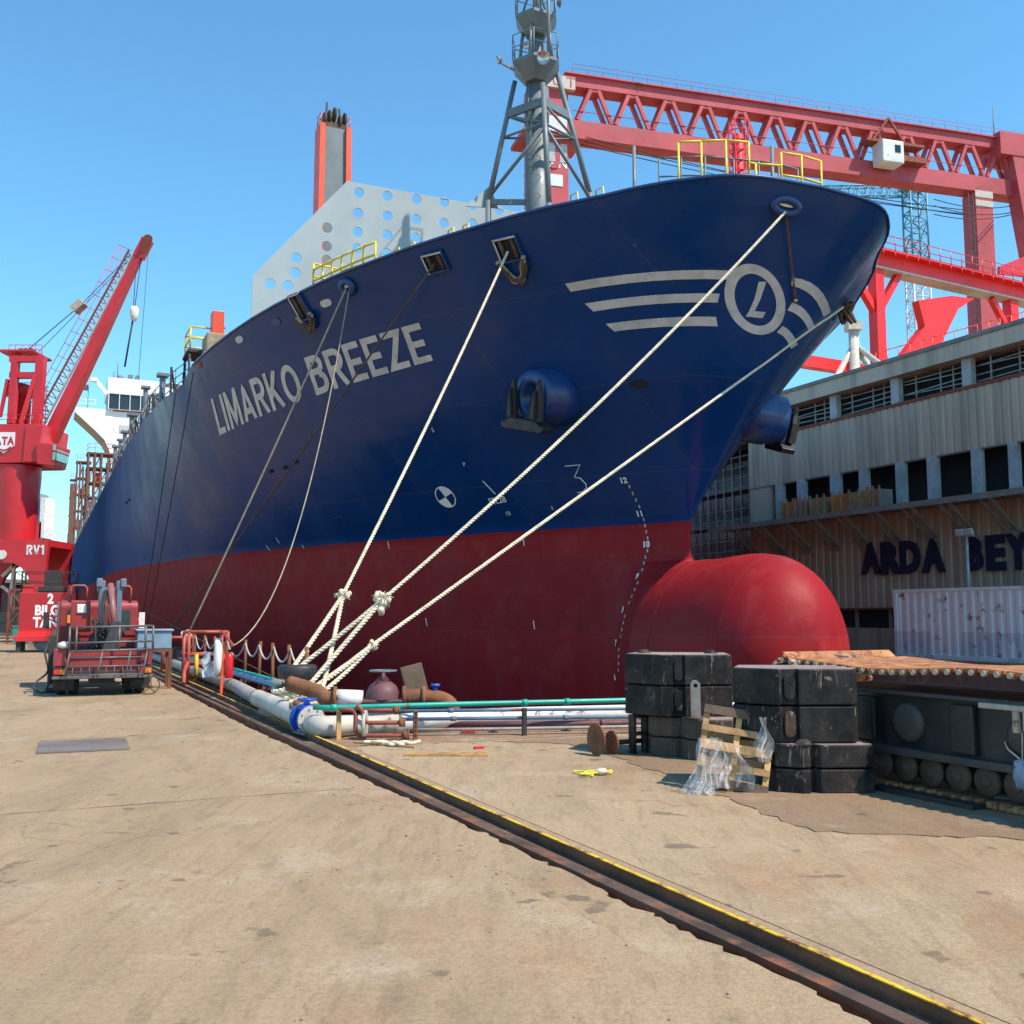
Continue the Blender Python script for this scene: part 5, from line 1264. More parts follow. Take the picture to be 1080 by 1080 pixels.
def counterweight(label, loc, rz, plan, h, mat='block_black', slots=(), bosses=(), nubs=(), tops=True):
    """plan: ccw outline; slots: (x, y, angle) recess faces with an oval boss on the front"""
    b = thing('counterweight', label, 'counterweight', loc, rz, 'stacked counterweight slabs')
    MB().prism(plan, .004, h - .004).build('slab', mat, b, .014, 2)
    if tops:
        cx = sum(p[0] for p in plan) / len(plan); cy = sum(p[1] for p in plan) / len(plan)
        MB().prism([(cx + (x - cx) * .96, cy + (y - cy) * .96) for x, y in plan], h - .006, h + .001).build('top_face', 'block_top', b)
    for x, y, a in slots:
        M = Matrix.Translation((x, y, 0)) @ Matrix.Rotation(a, 4, 'Z')
        MB().at(M).bb(-.075, .075, -.006, .02, .01, h - .01).build('recess', 'opening_dark', b)
        MB().at(M).prism(oval(0, h / 2, .11, h * .72), -.035, .0, XZ).build('boss', mat, b, .008)
    for x, y in nubs: MB().lathe([(0, h + .045), (.04, h + .042), (.075, h + .02), (.085, h)], 14, Matrix.Translation((x, y, 0))).build('lifting_nub', mat, b)
    return b
# left stack: two wide slabs on top of lower pieces
L0 = atz(708, 800, 0); LR = R(-2)
planL = [(-.50, .42), (-.12, -.01), (.03, -.03), (.03, .05), (.17, .05), (.17, -.01), (.42, .0), (.42, .04), (.74, .08), (.78, .75), (-.3, .95)]
counterweight('black counterweight slab on top of the left stack', L0 + Vector((0, 0, .84)), LR, planL, .36, slots=((.10, .045, 0),), nubs=((-.25, .55), (.55, .45)))
counterweight('black counterweight slab second from the top in the left stack', L0 + Vector((0, 0, .475)), LR, planL, .36, slots=((.10, .045, 0),), tops=False)
planM = [(-.22, .28), (-.2, .16), (.02, .05), (.1, .05), (.3, .1), (.3, .7), (-.22, .8)]
counterweight('lower brown-black counterweight slab under the left stack', L0 + Vector((0, .02, .235)), LR, planM, .235, 'block_brown', tops=False)
counterweight('bottom brown-black counterweight slab of the left stack', L0 + Vector((0, .02, 0)), LR, planM, .23, 'block_brown', tops=False)
MBp = [(.12 * 0 + .5 * math.cos(a) * .72 + .47, .36 + .5 * math.sin(a) * .72) for a in [k * math.pi / 12 for k in range(24)]]
counterweight('upper round ended brown slab in front of the left stack', L0 + Vector((0, -.3, .24)), LR, MBp, .235, 'block_brown')
counterweight('lower round ended brown slab in front of the left stack', L0 + Vector((0, -.3, 0)), LR, MBp, .235, 'block_brown', tops=False)
o = thing('stand_frame', 'dark slotted steel frame under the left end of the stack', 'frame', L0 + Vector((-.34, .42, 0)), R(35))
MB().bb(-.1, -.06, -.05, .05, 0, .47).bb(.1, .14, -.05, .05, 0, .47).bb(-.06, .1, -.05, .05, .43, .47).bb(-.06, .1, -.05, .05, .22, .26).build('frame', 'block_black', o)
lg = thing('lifting_post', 'worn steel lifting post with an eye in front of the left stack', 'post', L0 + Vector((.27, -.13, .475)), LR)
me = plate_with_holes([(-.055, 0), (.055, 0), (.055, .38)] + [(.055 * math.cos(a), .38 + .055 * math.sin(a)) for a in [k * math.pi / 10 for k in range(1, 10)]] + [(-.055, .38)], [(0, .375, .026)], .07)
link_mesh(me, 'plate', 'stone_grey', lg, Matrix.Rotation(math.pi / 2, 4, 'X')); MB().lathe([(.12, 0), (.12, .02), (0, .02)], 16).build('base', 'block_brown', lg)
# right stack
R0 = atz(872, 838, 0); RR = R(4)
planR = [(-.78, .32), (-.43, -.02), (-.40, -.02), (-.40, .035), (-.24, .035), (-.24, -.02), (.28, -.04), (.345, .02), (.36, .65), (-.6, .8)]
planR = [(x - .0, y) for x, y in planR]
counterweight('black counterweight slab on top of the right stack', R0 + Vector((.02, .1, .81)), RR, planR, .345, slots=((-.32, .03, 0),))
counterweight('black counterweight slab second from the top in the right stack', R0 + Vector((.02, .1, .46)), RR, planR, .345, slots=((-.32, .03, 0),), tops=False)
planB = [(-.46, .1), (-.30, .02), (-.24, -.02), (-.16, -.02), (-.16, .06), (-.12, .06), (-.06, -.02), (.34, -.04), (.46, .0), (.47, .6), (-.46, .7)]
counterweight('scuffed black counterweight slab third from the top in the right stack', R0 + Vector((.02, .03, .235)), RR, planB, .22, nubs=((-.2, .05),))
counterweight('bottom scuffed slab of the right stack with rusty corner', R0 + Vector((.02, .03, 0)), RR, planB, .23, tops=False)
# pallet leaning on the blocks, wrapped in torn film
pa = thing('wooden_pallet', 'broken wooden pallet leaning against the black counterweights', 'pallet', atz(770, 836, 0), 0)
pa.rotation_euler = (R(-17), R(8), R(-14))
W_, H_ = .68, .78
for k in range(5):
    z_ = .03 + k * (H_ - .1) / 4; MB().bb(-W_ / 2 + .0, W_ / 2, -.012, .012, z_, z_ + .085 - .02 * (k % 2)).build('board', ('wood_dark', 'wood', 'wood_pale', 'wood', 'wood_dark')[k], pa, .003)
for x, m_ in ((-W_ / 2 + .03, 'wood'), (.0, 'wood_pale'), (W_ / 2 - .03, 'wood_pale')): MB().bb(x - .028, x + .028, .014, .1, .0, H_).build('bearer', m_, pa, .004)
for z_, m_ in ((.06, 'wood_pale'), (.27, 'wood'), (.47, 'wood')): MB().bb(-W_ / 2, W_ / 2, .102, .122, z_, z_ + .08).build('back_board', m_, pa, .003)
g = N('cling_film'); g.set(col=(.85, .85, .84), rough=.22, spec=.5, alpha=g.ramp(g.noise(1, 5, .6, vec=g.scale((16, 16, 2.5))), [(.36, .10), (.70, .62)])); g.bump(g.noise(1, 5, vec=g.scale((30, 30, 6))), .9, .03)
fl_ = thing('plastic_film', 'torn clear plastic film draped over the broken pallet', 'film', atz(745, 838, 0) + Vector((-.04, -.06, 0)))
random.seed(31)
def film(base, w, h, n, m, lean, seed):
    random.seed(seed); V = []; ph = [random.uniform(0, 6) for _ in range(8)]
    for j in range(m + 1):
        v = j / m
        for i in range(n + 1):
            u = i / n; fold = .05 * math.sin(9 * u + ph[0] + 2 * v) + .035 * math.sin(23 * u + ph[1] - 3 * v) + random.gauss(0, .002)
            V.append((base[0] + w * (u - .5) * (1.0 - .45 * v) + lean * v + .03 * math.sin(7 * v + ph[2] + u * 3), base[1] + fold + .12 * v, base[2] + h * v + random.gauss(0, .003)))
    return MB().add(V, [(j * (n + 1) + i, j * (n + 1) + i + 1, (j + 1) * (n + 1) + i + 1, (j + 1) * (n + 1) + i) for j in range(m) for i in range(n)], True)
film((-.06, 0, .01), .26, .5, 44, 26, .16, 1).build('left_drape', 'cling_film', fl_); film((.02, .02, .005), .3, .1, 30, 8, .02, 2).build('ground_heap', 'cling_film', fl_)
film((.58, .03, .3), .13, .4, 20, 20, .03, 3).build('right_drape', 'cling_film', fl_); film((.28, .13, .05), .45, .4, 36, 20, .0, 4).build('back_drape', 'cling_film', fl_)

# crawler track unit
ct = thing('crawler_track', 'long crawler crane track with rusty orange pads and black side frame', 'crawler track', QW(7.45, 3.4), QROT)
# local x across (pads 1.5 m wide), local y along; near side x = 0
TL0, TL1, TH_, TW = 0.0, 6.15, 1.2, 1.55
loop = []; rE = .46; pitch = .262
def loop_pt(s_):
    straight = (TL1 - TL0) - 2 * rE - .2; arc_ = math.pi * rE; tot = 2 * straight + 2 * arc_; s_ %= tot
    zc = .04 + rE + .08
    if s_ < straight:
        y = TL0 + rE + .1 + s_; f = s_ / straight; return Vector((0, y, TH_ - .03 - .05 * math.sin(math.pi * f * 2) ** 2 )), 0.0
    s_ -= straight
    if s_ < arc_: a = s_ / rE; zc2 = (TH_ + .04) / 2; rz_ = (TH_ - .07) / 2; return Vector((0, TL1 - rE - .1 + rE * math.sin(a), zc2 + rz_ * math.cos(a))), -a
    s_ -= arc_
    if s_ < straight: return Vector((0, TL1 - rE - .1 - s_, .04)), -math.pi
    s_ -= straight; a = s_ / rE; zc2 = (TH_ + .04) / 2; rz_ = (TH_ - .07) / 2; return Vector((0, TL0 + rE + .1 - rE * math.sin(a), zc2 - rz_ * math.cos(a))), -math.pi - a
straight = (TL1 - TL0) - 2 * rE - .2; tot = 2 * straight + 2 * math.pi * rE; npad = int(tot / pitch)
pm_ = MB().bb(.0, TW, -pitch * .475, pitch * .475, -.012, .028)
for dx in (.0, TW - .05):
    for dy in (-.075, .055): pm_.bb(dx - .02, dx + .06, dy - .02, dy + .03, -.035, .018)
first = None
for k in range(npad):
    p, a = loop_pt(k * tot / npad)
    p2, _ = loop_pt(k * tot / npad + .02); d = (p2 - p).normalized(); ang_ = math.atan2(d.z, d.y)
    if first is None: first = o = pm_.build('pad', 'track_rust', ct, .006, 1)
    else: o = first.copy(); C.objects.link(o); o.parent = ct
    o.location = p; o.rotation_euler = (ang_, 0, 0)
lugm = None
for k in range(npad):
    for j in range(2):
        p, a = loop_pt((k + .25 + .5 * j) * tot / npad)
        if p.z < .9: continue
        if lugm is None: lugm = o = MB().cyl((-.035, 0, 0), (.03, 0, 0), .026, n=8).build('pad_lug', 'lug_pale', ct)
        else: o = lugm.copy(); C.objects.link(o); o.parent = ct
        o.location = p + Vector((0, 0, -.01))
sf = MB().prism([(.55, .35), (TL1 - .6, .35), (TL1 - .35, .5), (TL1 - .35, .78), (TL1 - .6, .92), (.55, .92), (.3, .78), (.3, .5)], .17, TW - .17, Matrix(((0, 0, 1, 0), (1, 0, 0, 0), (0, 1, 0, 0), (0, 0, 0, 1))))
sfo = sf.build('side_frame', 'crawler_black', ct, .01)
MB().bb(.08, .2, .5, TL1 - .5, .9, .935).build('upper_rail', 'crawler_grey', sfo, .006); MB().bb(.06, .2, .9, TL1 - .6, .33, .40).build('lower_rail', 'crawler_grey', sfo, .006)
M = Matrix.Translation((.17, 0, 0))
for y, z0_, z1_ in ((1.9, .4, .86), (3.4, .42, .86), (4.6, .42, .86)): MB().bb(.10, .17, y - .15, y + .12, z0_, z1_).build('bracket', 'crawler_black', sfo, .02)
for y in (1.2, 2.75, 4.05): MB().at(Matrix.Translation((.17, y, .64))).lathe([(.19, -.01), (.19, .03), (.14, .05), (0, .05)], 20, Matrix.Rotation(-math.pi / 2, 4, 'Y')).build('access_cover', 'crawler_grey', sfo)
rol = None
y = .7
while y < TL1 - .5:
    if rol is None: rol = o = MB().lathe([(0, -.01), (.13, -.01), (.135, .03), (.1, .06), (.1, .2), (.14, .24), (.14, .3)], 18, Matrix.Rotation(math.pi / 2, 4, 'Y')).lathe([(0, -.03), (.05, -.03), (.06, .0)], 10, Matrix.Rotation(math.pi / 2, 4, 'Y')).build('roller', 'pad_underside', ct)
    else: o = rol.copy(); C.objects.link(o); o.parent = ct
    o.location = (.16, y, .21); y += .31
for y in (TL0 + .55, TL1 - .55): MB().lathe([(.4, 0), (.44, .05), (.44, .3), (.4, .35), (0, .3)], 28, Matrix.Translation((.25, y, .62)) @ Matrix.Rotation(math.pi / 2, 4, 'Y')).lathe([(0, -.02), (.2, -.02), (.25, .02), (.4, .02)], 20, Matrix.Translation((.25, y, .62)) @ Matrix.Rotation(math.pi / 2, 4, 'Y')).build('idler_wheel', 'crawler_grey', ct)
st_ = MB(); P = QW(0, 0)
MB().bb(-.0, .22, 2.55, 3.1, .86, .905).bb(.0, .05, 2.6, 2.66, .7, .86).cyl((.03, 2.74, .68), (.03, 2.74, .86), .035, n=8).build('step_bracket', 'lug_pale', sfo, .006)
rg = thing('tied_rag', 'blue-grey rag bundle tied with string on the crawler side frame', 'rag', QW(7.45, 3.4) + PT * .05 - VF * 2.72 + Vector((0, 0, .32)))
MB().ball((0, 0, 0), .1, (.8, .9, 1.1), 12, 9, .14).ball((.0, .02, .1), .06, (1.1, .9, .7), 9, 6, .2).build('bundle', 'rag_blue', rg)
MB().tube([(0, 0, .12), (.02, .02, .35), (.0, .05, .56)], .006, 4).tube([(0, 0, -.1), (.02, -.02, -.22), (.0, -.03, -.31)], .006, 4).tube([(0, 0, .13), (-.02, .2, .2), (.05, .5, .36)], .008, 4).tube([(0, 0, .11), (.06, -.12, .12), (.1, -.25, .14)], .01, 4).build('string', 'rope_white', rg)
o = MB().ball((0, 0, .04), .1, (1.3, .8, .5), 10, 6, .2).build('cloth_scrap', 'rag_blue'); o.location = atz(1063, 848, 0); tag(o, 'pale crumpled cloth lying beside the crawler track', 'cloth')
o = MB().bb(-.6, .6, -.2, .2, 0, .05).build('rubber_mat', 'crawler_black', bevel=.01); o.location = atz(985, 842, .0); o.rotation_euler.z = QROT + math.pi / 2; tag(o, 'black rubber mat lying at the foot of the crawler track', 'mat')
ldr = thing('step_ladder', 'small grey ladder lying on the far end of the crawler track', 'ladder', QW(8.3, 8.9, 1.17), QROT + .4)
for x in (-.1, .1): MB().bar((x, 0, .03), (x, .8, .05), .03).build('rail', 'lug_pale', ldr)
for k in range(4): MB().bar((-.1, .1 + .2 * k, .04), (.1, .1 + .2 * k, .04), .02).build('rung', 'lug_pale', ldr)

# shipping container on the far quay
g = N('container_white')
base = g.mix(g.noise(.8, 5), (.66, .68, .70), (.78, .80, .81)); sp_ = g.n('SeparateXYZ'); g.l(g.co, sp_.inputs[0])
patch = g.math('MULTIPLY', g.math('LESS_THAN', sp_.outputs[2], 1.05), g.math('GREATER_THAN', g.noise(.55, 1, vec=g.scale((1, 1, .2))), .48))
base = g.mix(g.math('MULTIPLY', patch, .65), base, (.42, .48, .54))
rf = g.ramp(g.noise(1.2, 8, .72), [(.56, 0.0), (.63, 1.0)]); base = g.mix(rf, base, g.mix(g.noise(9, 3), (.16, .06, .02), (.42, .2, .08)))
stk_ = g.ramp(g.noise(1, 6, .7, vec=g.scale((5, 5, .35))), [(.6, 0.0), (.75, .35)]); base = g.mix(stk_, base, (.38, .28, .2)); g.set(col=base, rough=.6); g.bump(g.noise(20, 4), .15, .02)
tcl, _z = at_a(943, 640, 31.6); CH = at_a(943, 622, 31.6)[1]; CLEN = 12.2
cn = thing('shipping_container', 'white rust stained shipping container standing on the far quay', 'container', QW(31.6, tcl), QROT)
co = MB(); V = []; F = []; y = -.12; i = 0; dep = .0
prof = []
while y > -CLEN + .12:
    prof += [(0.02, y), (0.02, y - .14), (.06, y - .2), (.06, y - .34)]; y -= .4
for x, yy in prof: V += [(x, yy, .15), (x, yy, CH - .12)]
co.add(V, [(2 * k, 2 * k + 1, 2 * k + 3, 2 * k + 2) for k in range(len(prof) - 1)]); co.build('corrugated_side', 'container_white', cn)
MB().bb(.07, 2.4, -CLEN + .05, -.05, .1, CH - .06).build('box', 'container_white', cn)
fr_ = MB()
for nm_, bx_ in (('top_rail', (-.02, .1, -CLEN, 0, CH - .12, CH)), ('bottom_rail', (-.02, .1, -CLEN, 0, 0, .16)), ('corner_post', (-.025, .16, -.16, .005, 0, CH + .004)), ('corner_post', (-.025, .16, -CLEN - .005, -CLEN + .16, 0, CH + .004))):
    MB().bb(*bx_).build(nm_, 'container_white', cn, .008)
MB().bb(.0, 2.42, -CLEN + .02, -.02, CH - .06, CH - .01).build('roof', 'track_rust', cn)
# ------------------------------------------------------------------ shed on the far quay, scaffolding, cranes behind
def cladding(name, ca, cb):
    g = N(name); n1 = g.noise(.35, 6, .6); stv = g.noise(1, 6, .65, vec=g.scale((1.2, 1.2, .1)))
    col = g.mix(n1, ca, cb); col = g.mix(g.ramp(stv, [(.46, 0.0), (.68, .5)]), col, (.10, .085, .07)); col = g.mix(g.ramp(g.noise(1.2, 8, .7), [(.66, 0.0), (.72, .7)]), col, (.17, .09, .05))
    g.set(col=col, rough=.65); g.bump(g.noise(8, 4), .15, .02)
cladding('cladding_grey', (.50, .395, .285), (.60, .48, .36)); cladding('cladding_brown', (.42, .315, .225), (.52, .40, .29)); cladding('fascia_grey', (.54, .44, .335), (.64, .53, .41))
paint('column_pale', (.45, .48, .49), .6, 0, .15, .8, rust=.1, dirt=.3)
paint('sign_navy', (.012, .02, .055), .5, 0, .2, 1)
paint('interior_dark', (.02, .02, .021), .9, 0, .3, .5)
paint('scaffold_tube', (.30, .30, .29), .5, .3, .2, 2, rust=.2)
paint('canopy_grey', (.24, .23, .21), .7, 0, .2, .8, rust=.1, dirt=.3)
paint('crate_orange', (.55, .20, .06), .7, 0, .25, 2, dirt=.2)
paint('tower_blue', (.10, .30, .36), .5, 0, .2, .5, rust=.1)
paint('tower_white', (.62, .64, .62), .5, 0, .1, .5, rust=.1)
SA = 36.0
def W(px, py): return at_a(px, py, SA)
t_right = 12.0
t_left = W(790, 500)[0]
tl_up = W(735, 460)[0]
sh = thing('shed', 'long grey brown clad shipyard shed with a navy letter sign behind the container', 'building', QW(SA, t_right), QROT)
SL = t_left - t_right
def zz(px, py): return W(px, py)[1]
def yy(px, py): return W(px, py)[0] - t_right
z_roof = zz(1080, 340); z_fb = zz(1080, 361); z_sill = zz(1080, 392); z_m1 = zz(1079, 464); z_m0 = zz(1079, 511); z_can = at_a(1079, 515, SA - 1.75)[1]
z_low = zz(900, 641); z_low0 = zz(900, 662)
D = 18.0; LUP = tl_up - t_right + 6
# corrugated cladding: real ribs
def corr(y0, y1, z0, z1, mat, name, pitch=.42, dep=.05, x=0.0):
    V = []; P = []; y = y0
    while y < y1: P += [(x, y), (x, min(y + pitch * .55, y1)), (x + dep, min(y + pitch * .65, y1)), (x + dep, min(y + pitch * .9, y1))]; y += pitch
    P.append((x, y1))
    for a, b in P: V += [(a, b, z0), (a, b, z1)]
    return MB().add(V, [(2 * k, 2 * k + 1, 2 * k + 3, 2 * k + 2) for k in range(len(P) - 1)]).build(name, mat, sh)
corr(0, SL, z_m1, z_sill, 'cladding_grey', 'upper_cladding'); corr(0, SL, z_low, z_can - .1, 'cladding_brown', 'lower_cladding', .5, .06)
MB().bb(0, .3, 0, SL, 0, z_low0).build('plinth', 'cladding_brown', sh)
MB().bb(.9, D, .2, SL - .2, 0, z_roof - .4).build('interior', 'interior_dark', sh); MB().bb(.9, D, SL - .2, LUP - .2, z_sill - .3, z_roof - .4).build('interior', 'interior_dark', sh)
MB().bb(-.35, 1.2, -.3, LUP, z_fb, z_roof).build('fascia', 'fascia_grey', sh); MB().bb(-.42, -.33, -.3, LUP, z_roof - .12, z_roof + .06).build('gutter', 'canopy_grey', sh)
MB().add([(-.35, 0, z_roof), (-.35, LUP, z_roof), (D / 2, LUP, z_roof + 1.6), (D / 2, 0, z_roof + 1.6), (D, 0, z_roof), (D, LUP, z_roof)], [(0, 1, 2, 3), (3, 2, 5, 4)]).build('roof', 'fascia_grey', sh)
MB().bb(-.05, .35, 0, LUP, z_sill - .14, z_sill).build('sill', 'rust_red', sh); MB().bb(.02, .3, 0, SL, z_m1 - .06, z_m1 + .0).build('lintel', 'canopy_grey', sh); MB().bb(.0, .3, 0, SL, z_low - .1, z_low).build('lintel', 'rust_red', sh)
yA = yy(1018.5, 380); yB = yy(943, 400); bay = yB - yA; y = yA - bay * 6
while y < LUP:
    if y > 0: MB().bb(.0, .3, y - .24, y + .24, z_sill, z_fb).build('upper_column', 'column_pale', sh)
    for q in range(1, 5):
        yc2 = y + .28 + (bay - .56) * q / 5
        if 0 < yc2 < LUP and q in (1, 2, 4): MB().bar((.35, yc2, z_sill), (.35, yc2, z_fb), .06).build('mullion', 'scaffold_tube', sh)
    if 0 < y < LUP - bay:
        for q in range(1, 5): z_ = z_sill + (z_fb - z_sill) * q / 5; MB().bar((.32, y + .3, z_), (.32, y + bay - .3, z_ + random.uniform(-.15, .15)), .045).build('louvre_bar', 'scaffold_tube', sh)
    y += bay
for px, w in ((821, 13), (844, 14), (880, 17), (910, 15), (949, 16), (983, 18), (1030, 18), (1069, 17)):
    a, b = yy(px + w * .3, 500), yy(px - w * .3, 500); MB().bb(.0, .22, a, b, z_can, z_m1).build('column', 'column_pale', sh)
y = yy(1069, 500) - 2.2
while y > 0: MB().bb(.0, .22, y - .25, y + .25, z_can, z_m1).build('column', 'column_pale', sh); y -= 2.4
MB().bb(.05, .3, yy(812, 500), SL, z_can, z_m1).build('end_panel', 'cladding_grey', sh)
a, b = yy(874, 650), yy(943, 650)
for k in range(9):
    y0_ = 18 + k * 2.2
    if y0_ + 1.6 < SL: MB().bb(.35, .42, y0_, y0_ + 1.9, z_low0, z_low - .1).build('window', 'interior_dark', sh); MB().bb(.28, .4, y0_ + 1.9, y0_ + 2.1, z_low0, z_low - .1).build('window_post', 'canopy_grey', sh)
# canopy with struts
cw = 1.7
MB().bb(-cw, 0, 0, SL + 1.6, z_can - .1, z_can).build('canopy', 'canopy_grey', sh)
MB().bb(-cw - .08, -cw, 0, SL + 1.6, z_can - .2, z_can + .05).build('canopy_edge', 'canopy_grey', sh)
y = .6; k = 0
while y < SL + .5:
    MB().bar((-cw + .1, y, z_can - .15), (.0, y, z_can - 1.5), .12).build('strut', 'canopy_grey', sh); MB().bar((-cw + .1, y + .5, z_can - .15), (0, y + .5, z_can - 1.5), .09).build('strut', 'canopy_grey', sh)
    MB().bb(-.12, .02, y - .1, y + .6, z_can - 1.65, z_can - 1.4).build('strut_foot', 'canopy_grey', sh); y += 2.05; k += 1
# letters standing proud of the wall
for ch_, x0, x1, y0, y1 in (('A', 910, 930, 572, 606), ('R', 931, 952, 571, 606), ('D', 951, 972, 570, 605), ('A', 974, 998, 568, 604), ('B', 1022, 1038, 566, 602), ('E', 1042, 1062, 564, 602), ('Y', 1063, 1088, 562, 601), ('L', 1094, 1112, 560, 600), ('E', 1118, 1138, 558, 599), ('R', 1144, 1166, 556, 598)):
    if ch_ in 'LER' and x0 > 1090: continue
    za, zb = zz((x0 + x1) / 2, y1), zz((x0 + x1) / 2, y0); ya, yb = yy(x0, (y0 + y1) / 2), yy(x1, (y0 + y1) / 2)
    me = text_mesh(ch_, 1.0, .055, 1, 'LEFT', 0, .06); X_ = [v_.co.x for v_ in me.vertices]; Y_ = [v_.co.y for v_ in me.vertices]; xa, xb, ba, bb_ = min(X_), max(X_), min(Y_), max(Y_)
    for v_ in me.vertices:
        c_ = v_.co.copy(); v_.co = (-.1 - c_.z, ya + (yb - ya) * (c_.x - xa) / (xb - xa), za + (zb - za) * (c_.y - ba) / (bb_ - ba))
    link_mesh(me, 'sign_letter', 'sign_navy', sh)
# things on the canopy
for k, (px, w, m_) in enumerate(((848, .9, 'crate_orange'), (862, .8, 'scaffold_tube'), (880, 1.0, 'wood'), (905, 1.2, 'crate_orange'), (925, 1.3, 'wood'), (940, .8, 'canopy_grey'))):
    o = thing('storage_crate', ('orange crate at the left end of the shed canopy', 'grey steel crate on the shed canopy beside the orange one', 'small brown crate on the shed canopy below the pale columns', 'orange brown crate in the middle of the shed canopy', 'long brown crate on the shed canopy', 'grey crate at the right end of the row on the canopy')[k], 'crate', QW(SA - .7, yy(px, 525) + t_right, z_can), QROT, 'crates on the shed canopy')
    MB().bb(-.4, .4, -w / 2, w / 2, 0, .95).build('box', m_, o, .02)
    for s_ in (-w / 2, 0, w / 2): MB().bb(-.45, -.4, s_ - .05, s_ + .05, 0, 1.1).build('slat', 'crate_orange' if k % 2 else 'wood', o)
# scaffold bay at the end of the shed
sc = thing('scaffolding', 'dense grey tube scaffolding at the far end of the shed', 'scaffolding', QW(SA, t_left), QROT)
MB().bb(2.6, 9, .2, 16, 0, 12).build('dark_structure', 'fascia_grey', sc)
for i in range(16): MB().cyl((.4, .5 + .8 * i, 0), (.4, .5 + .8 * i, 11.3), .035, n=6).build('standard', 'scaffold_tube', sc); MB().cyl((1.9, .7 + .8 * i, 0), (1.9, .7 + .8 * i, 11.3), .035, n=6).build('standard', 'scaffold_tube', sc)
for j in range(18): MB().cyl((.4, .3, .6 + .6 * j), (.4, 12.6, .6 + .6 * j), .03, n=6).build('ledger', 'scaffold_tube', sc); MB().cyl((1.9, .3, .9 + .6 * j), (1.9, 12.6, .9 + .6 * j), .03, n=6).build('ledger', 'scaffold_tube', sc)
for j in range(0, 11, 2): MB().bb(.5, 1.8, .4, 12, .86 + j, .9 + j).build('walkway', 'wood_dark', sc)
# light mast in front of the shed
lmp = at(1021, 612, 44); lm = thing('light_mast', 'slim pole with two floodlights between the letters of the sign', 'lamp post', QW(33.2, at_a(1021, 600, 33.2)[0]), QROT)
zt_ = at_a(1021, 566, 33.2)[1]
MB().cyl((0, 0, 0), (0, 0, zt_), .07, .055, 8).build('pole', 'column_pale', lm); MB().bb(-.05, .05, -.35, .35, zt_, zt_ + .06).build('arm', 'column_pale', lm)
for y in (-.22, .22): MB().box((-.12, y, zt_ + .18), (.12, .36, .26), rot=Matrix.Rotation(R(-20), 3, 'Y')).build('floodlight', 'column_pale', lm, .02)

# lattice helpers
def truss(mb, p, q, w, h, n, r, up=Vector((0, 0, 1))):
    d = (q - p).normalized(); s_ = d.cross(up).normalized(); u = s_.cross(d); L_ = (q - p).length
    cs = [s_ * (a * w / 2) + u * (b * h / 2) for a, b in ((-1, -1), (1, -1), (1, 1), (-1, 1))]
    for c_ in cs: mb.cyl(p + c_, q + c_, r, n=5)
    for i in range(n):
        a, b = p + d * (L_ * i / n), p + d * (L_ * (i + 1) / n)
        for k in range(4):
            c0_, c1_ = cs[k], cs[(k + 1) % 4]; mb.cyl(a + c0_, a + c1_, r * .6, n=4); mb.cyl((a + c0_) if i % 2 else (a + c1_), (b + c1_) if i % 2 else (b + c0_), r * .6, n=4)
    return mb
# goliath gantry crane
GA, GB = at(600, 112, 130), at(1062, 181, 149)
zg = (GA.z + GB.z) / 2; GA.z = zg; GB.z = zg; gd = (GB - GA); GLn = gd.length; gd.normalize(); grz = math.atan2(gd.y, gd.x)
gc = thing('gantry_crane', 'huge faded, haze-pink gantry crane with a long truss girder across the sky', 'crane', (GA.x, GA.y, 0), grz)
hw_ = 3.1; GX = GLn + 3
MB().bb(-1, GX, -1.3, 1.3, zg - hw_ - 1.5, zg - hw_ + .9).build('lower_girder', 'crane_pink', gc); MB().bb(-1, GX, -1.2, 1.2, zg + hw_ - .6, zg + hw_ + .9).bb(-1, GX, -1.6, 1.6, zg + hw_ + .9, zg + hw_ + 1.1).build('upper_girder', 'crane_pink', gc)
nb = 13; bw_ = GLn / nb
for k in range(nb):
    x0 = k * bw_ + .6; xm = x0 + bw_ / 2
    for s_ in (-1, 1):
        MB().bar((x0 + .3, s_ * .9, zg - hw_ + 1.1), (xm - .5, s_ * .9, zg + hw_ - .6), .5, .5).build('diagonal', 'crane_pink', gc); MB().bar((xm + .5, s_ * .9, zg + hw_ - .6), (x0 + bw_ - .3, s_ * .9, zg - hw_ + 1.1), .5, .5).build('diagonal', 'crane_pink', gc)
    MB().bb(xm - .9, xm + .9, -1.1, 1.1, zg + hw_ - 1.0, zg + hw_ - .6).build('gusset', 'crane_pink', gc)
rl_ = MB(); n = 34
for i in range(n + 1):
    x = GX * i / n; rl_.cyl((x, -1.5, zg + hw_ + 1.1), (x, -1.5, zg + hw_ + 2.3), .04, n=4)
for h in (.6, 1.2): rl_.cyl((0, -1.5, zg + hw_ + 1.1 + h), (GX, -1.5, zg + hw_ + 1.1 + h), .03, n=4)
rl_.cyl((0, -1.2, zg - hw_ + 2.2), (GX, -1.2, zg - hw_ + 2.2), .05, n=4); rl_.build('walkway_rail', 'crane_pink', gc)
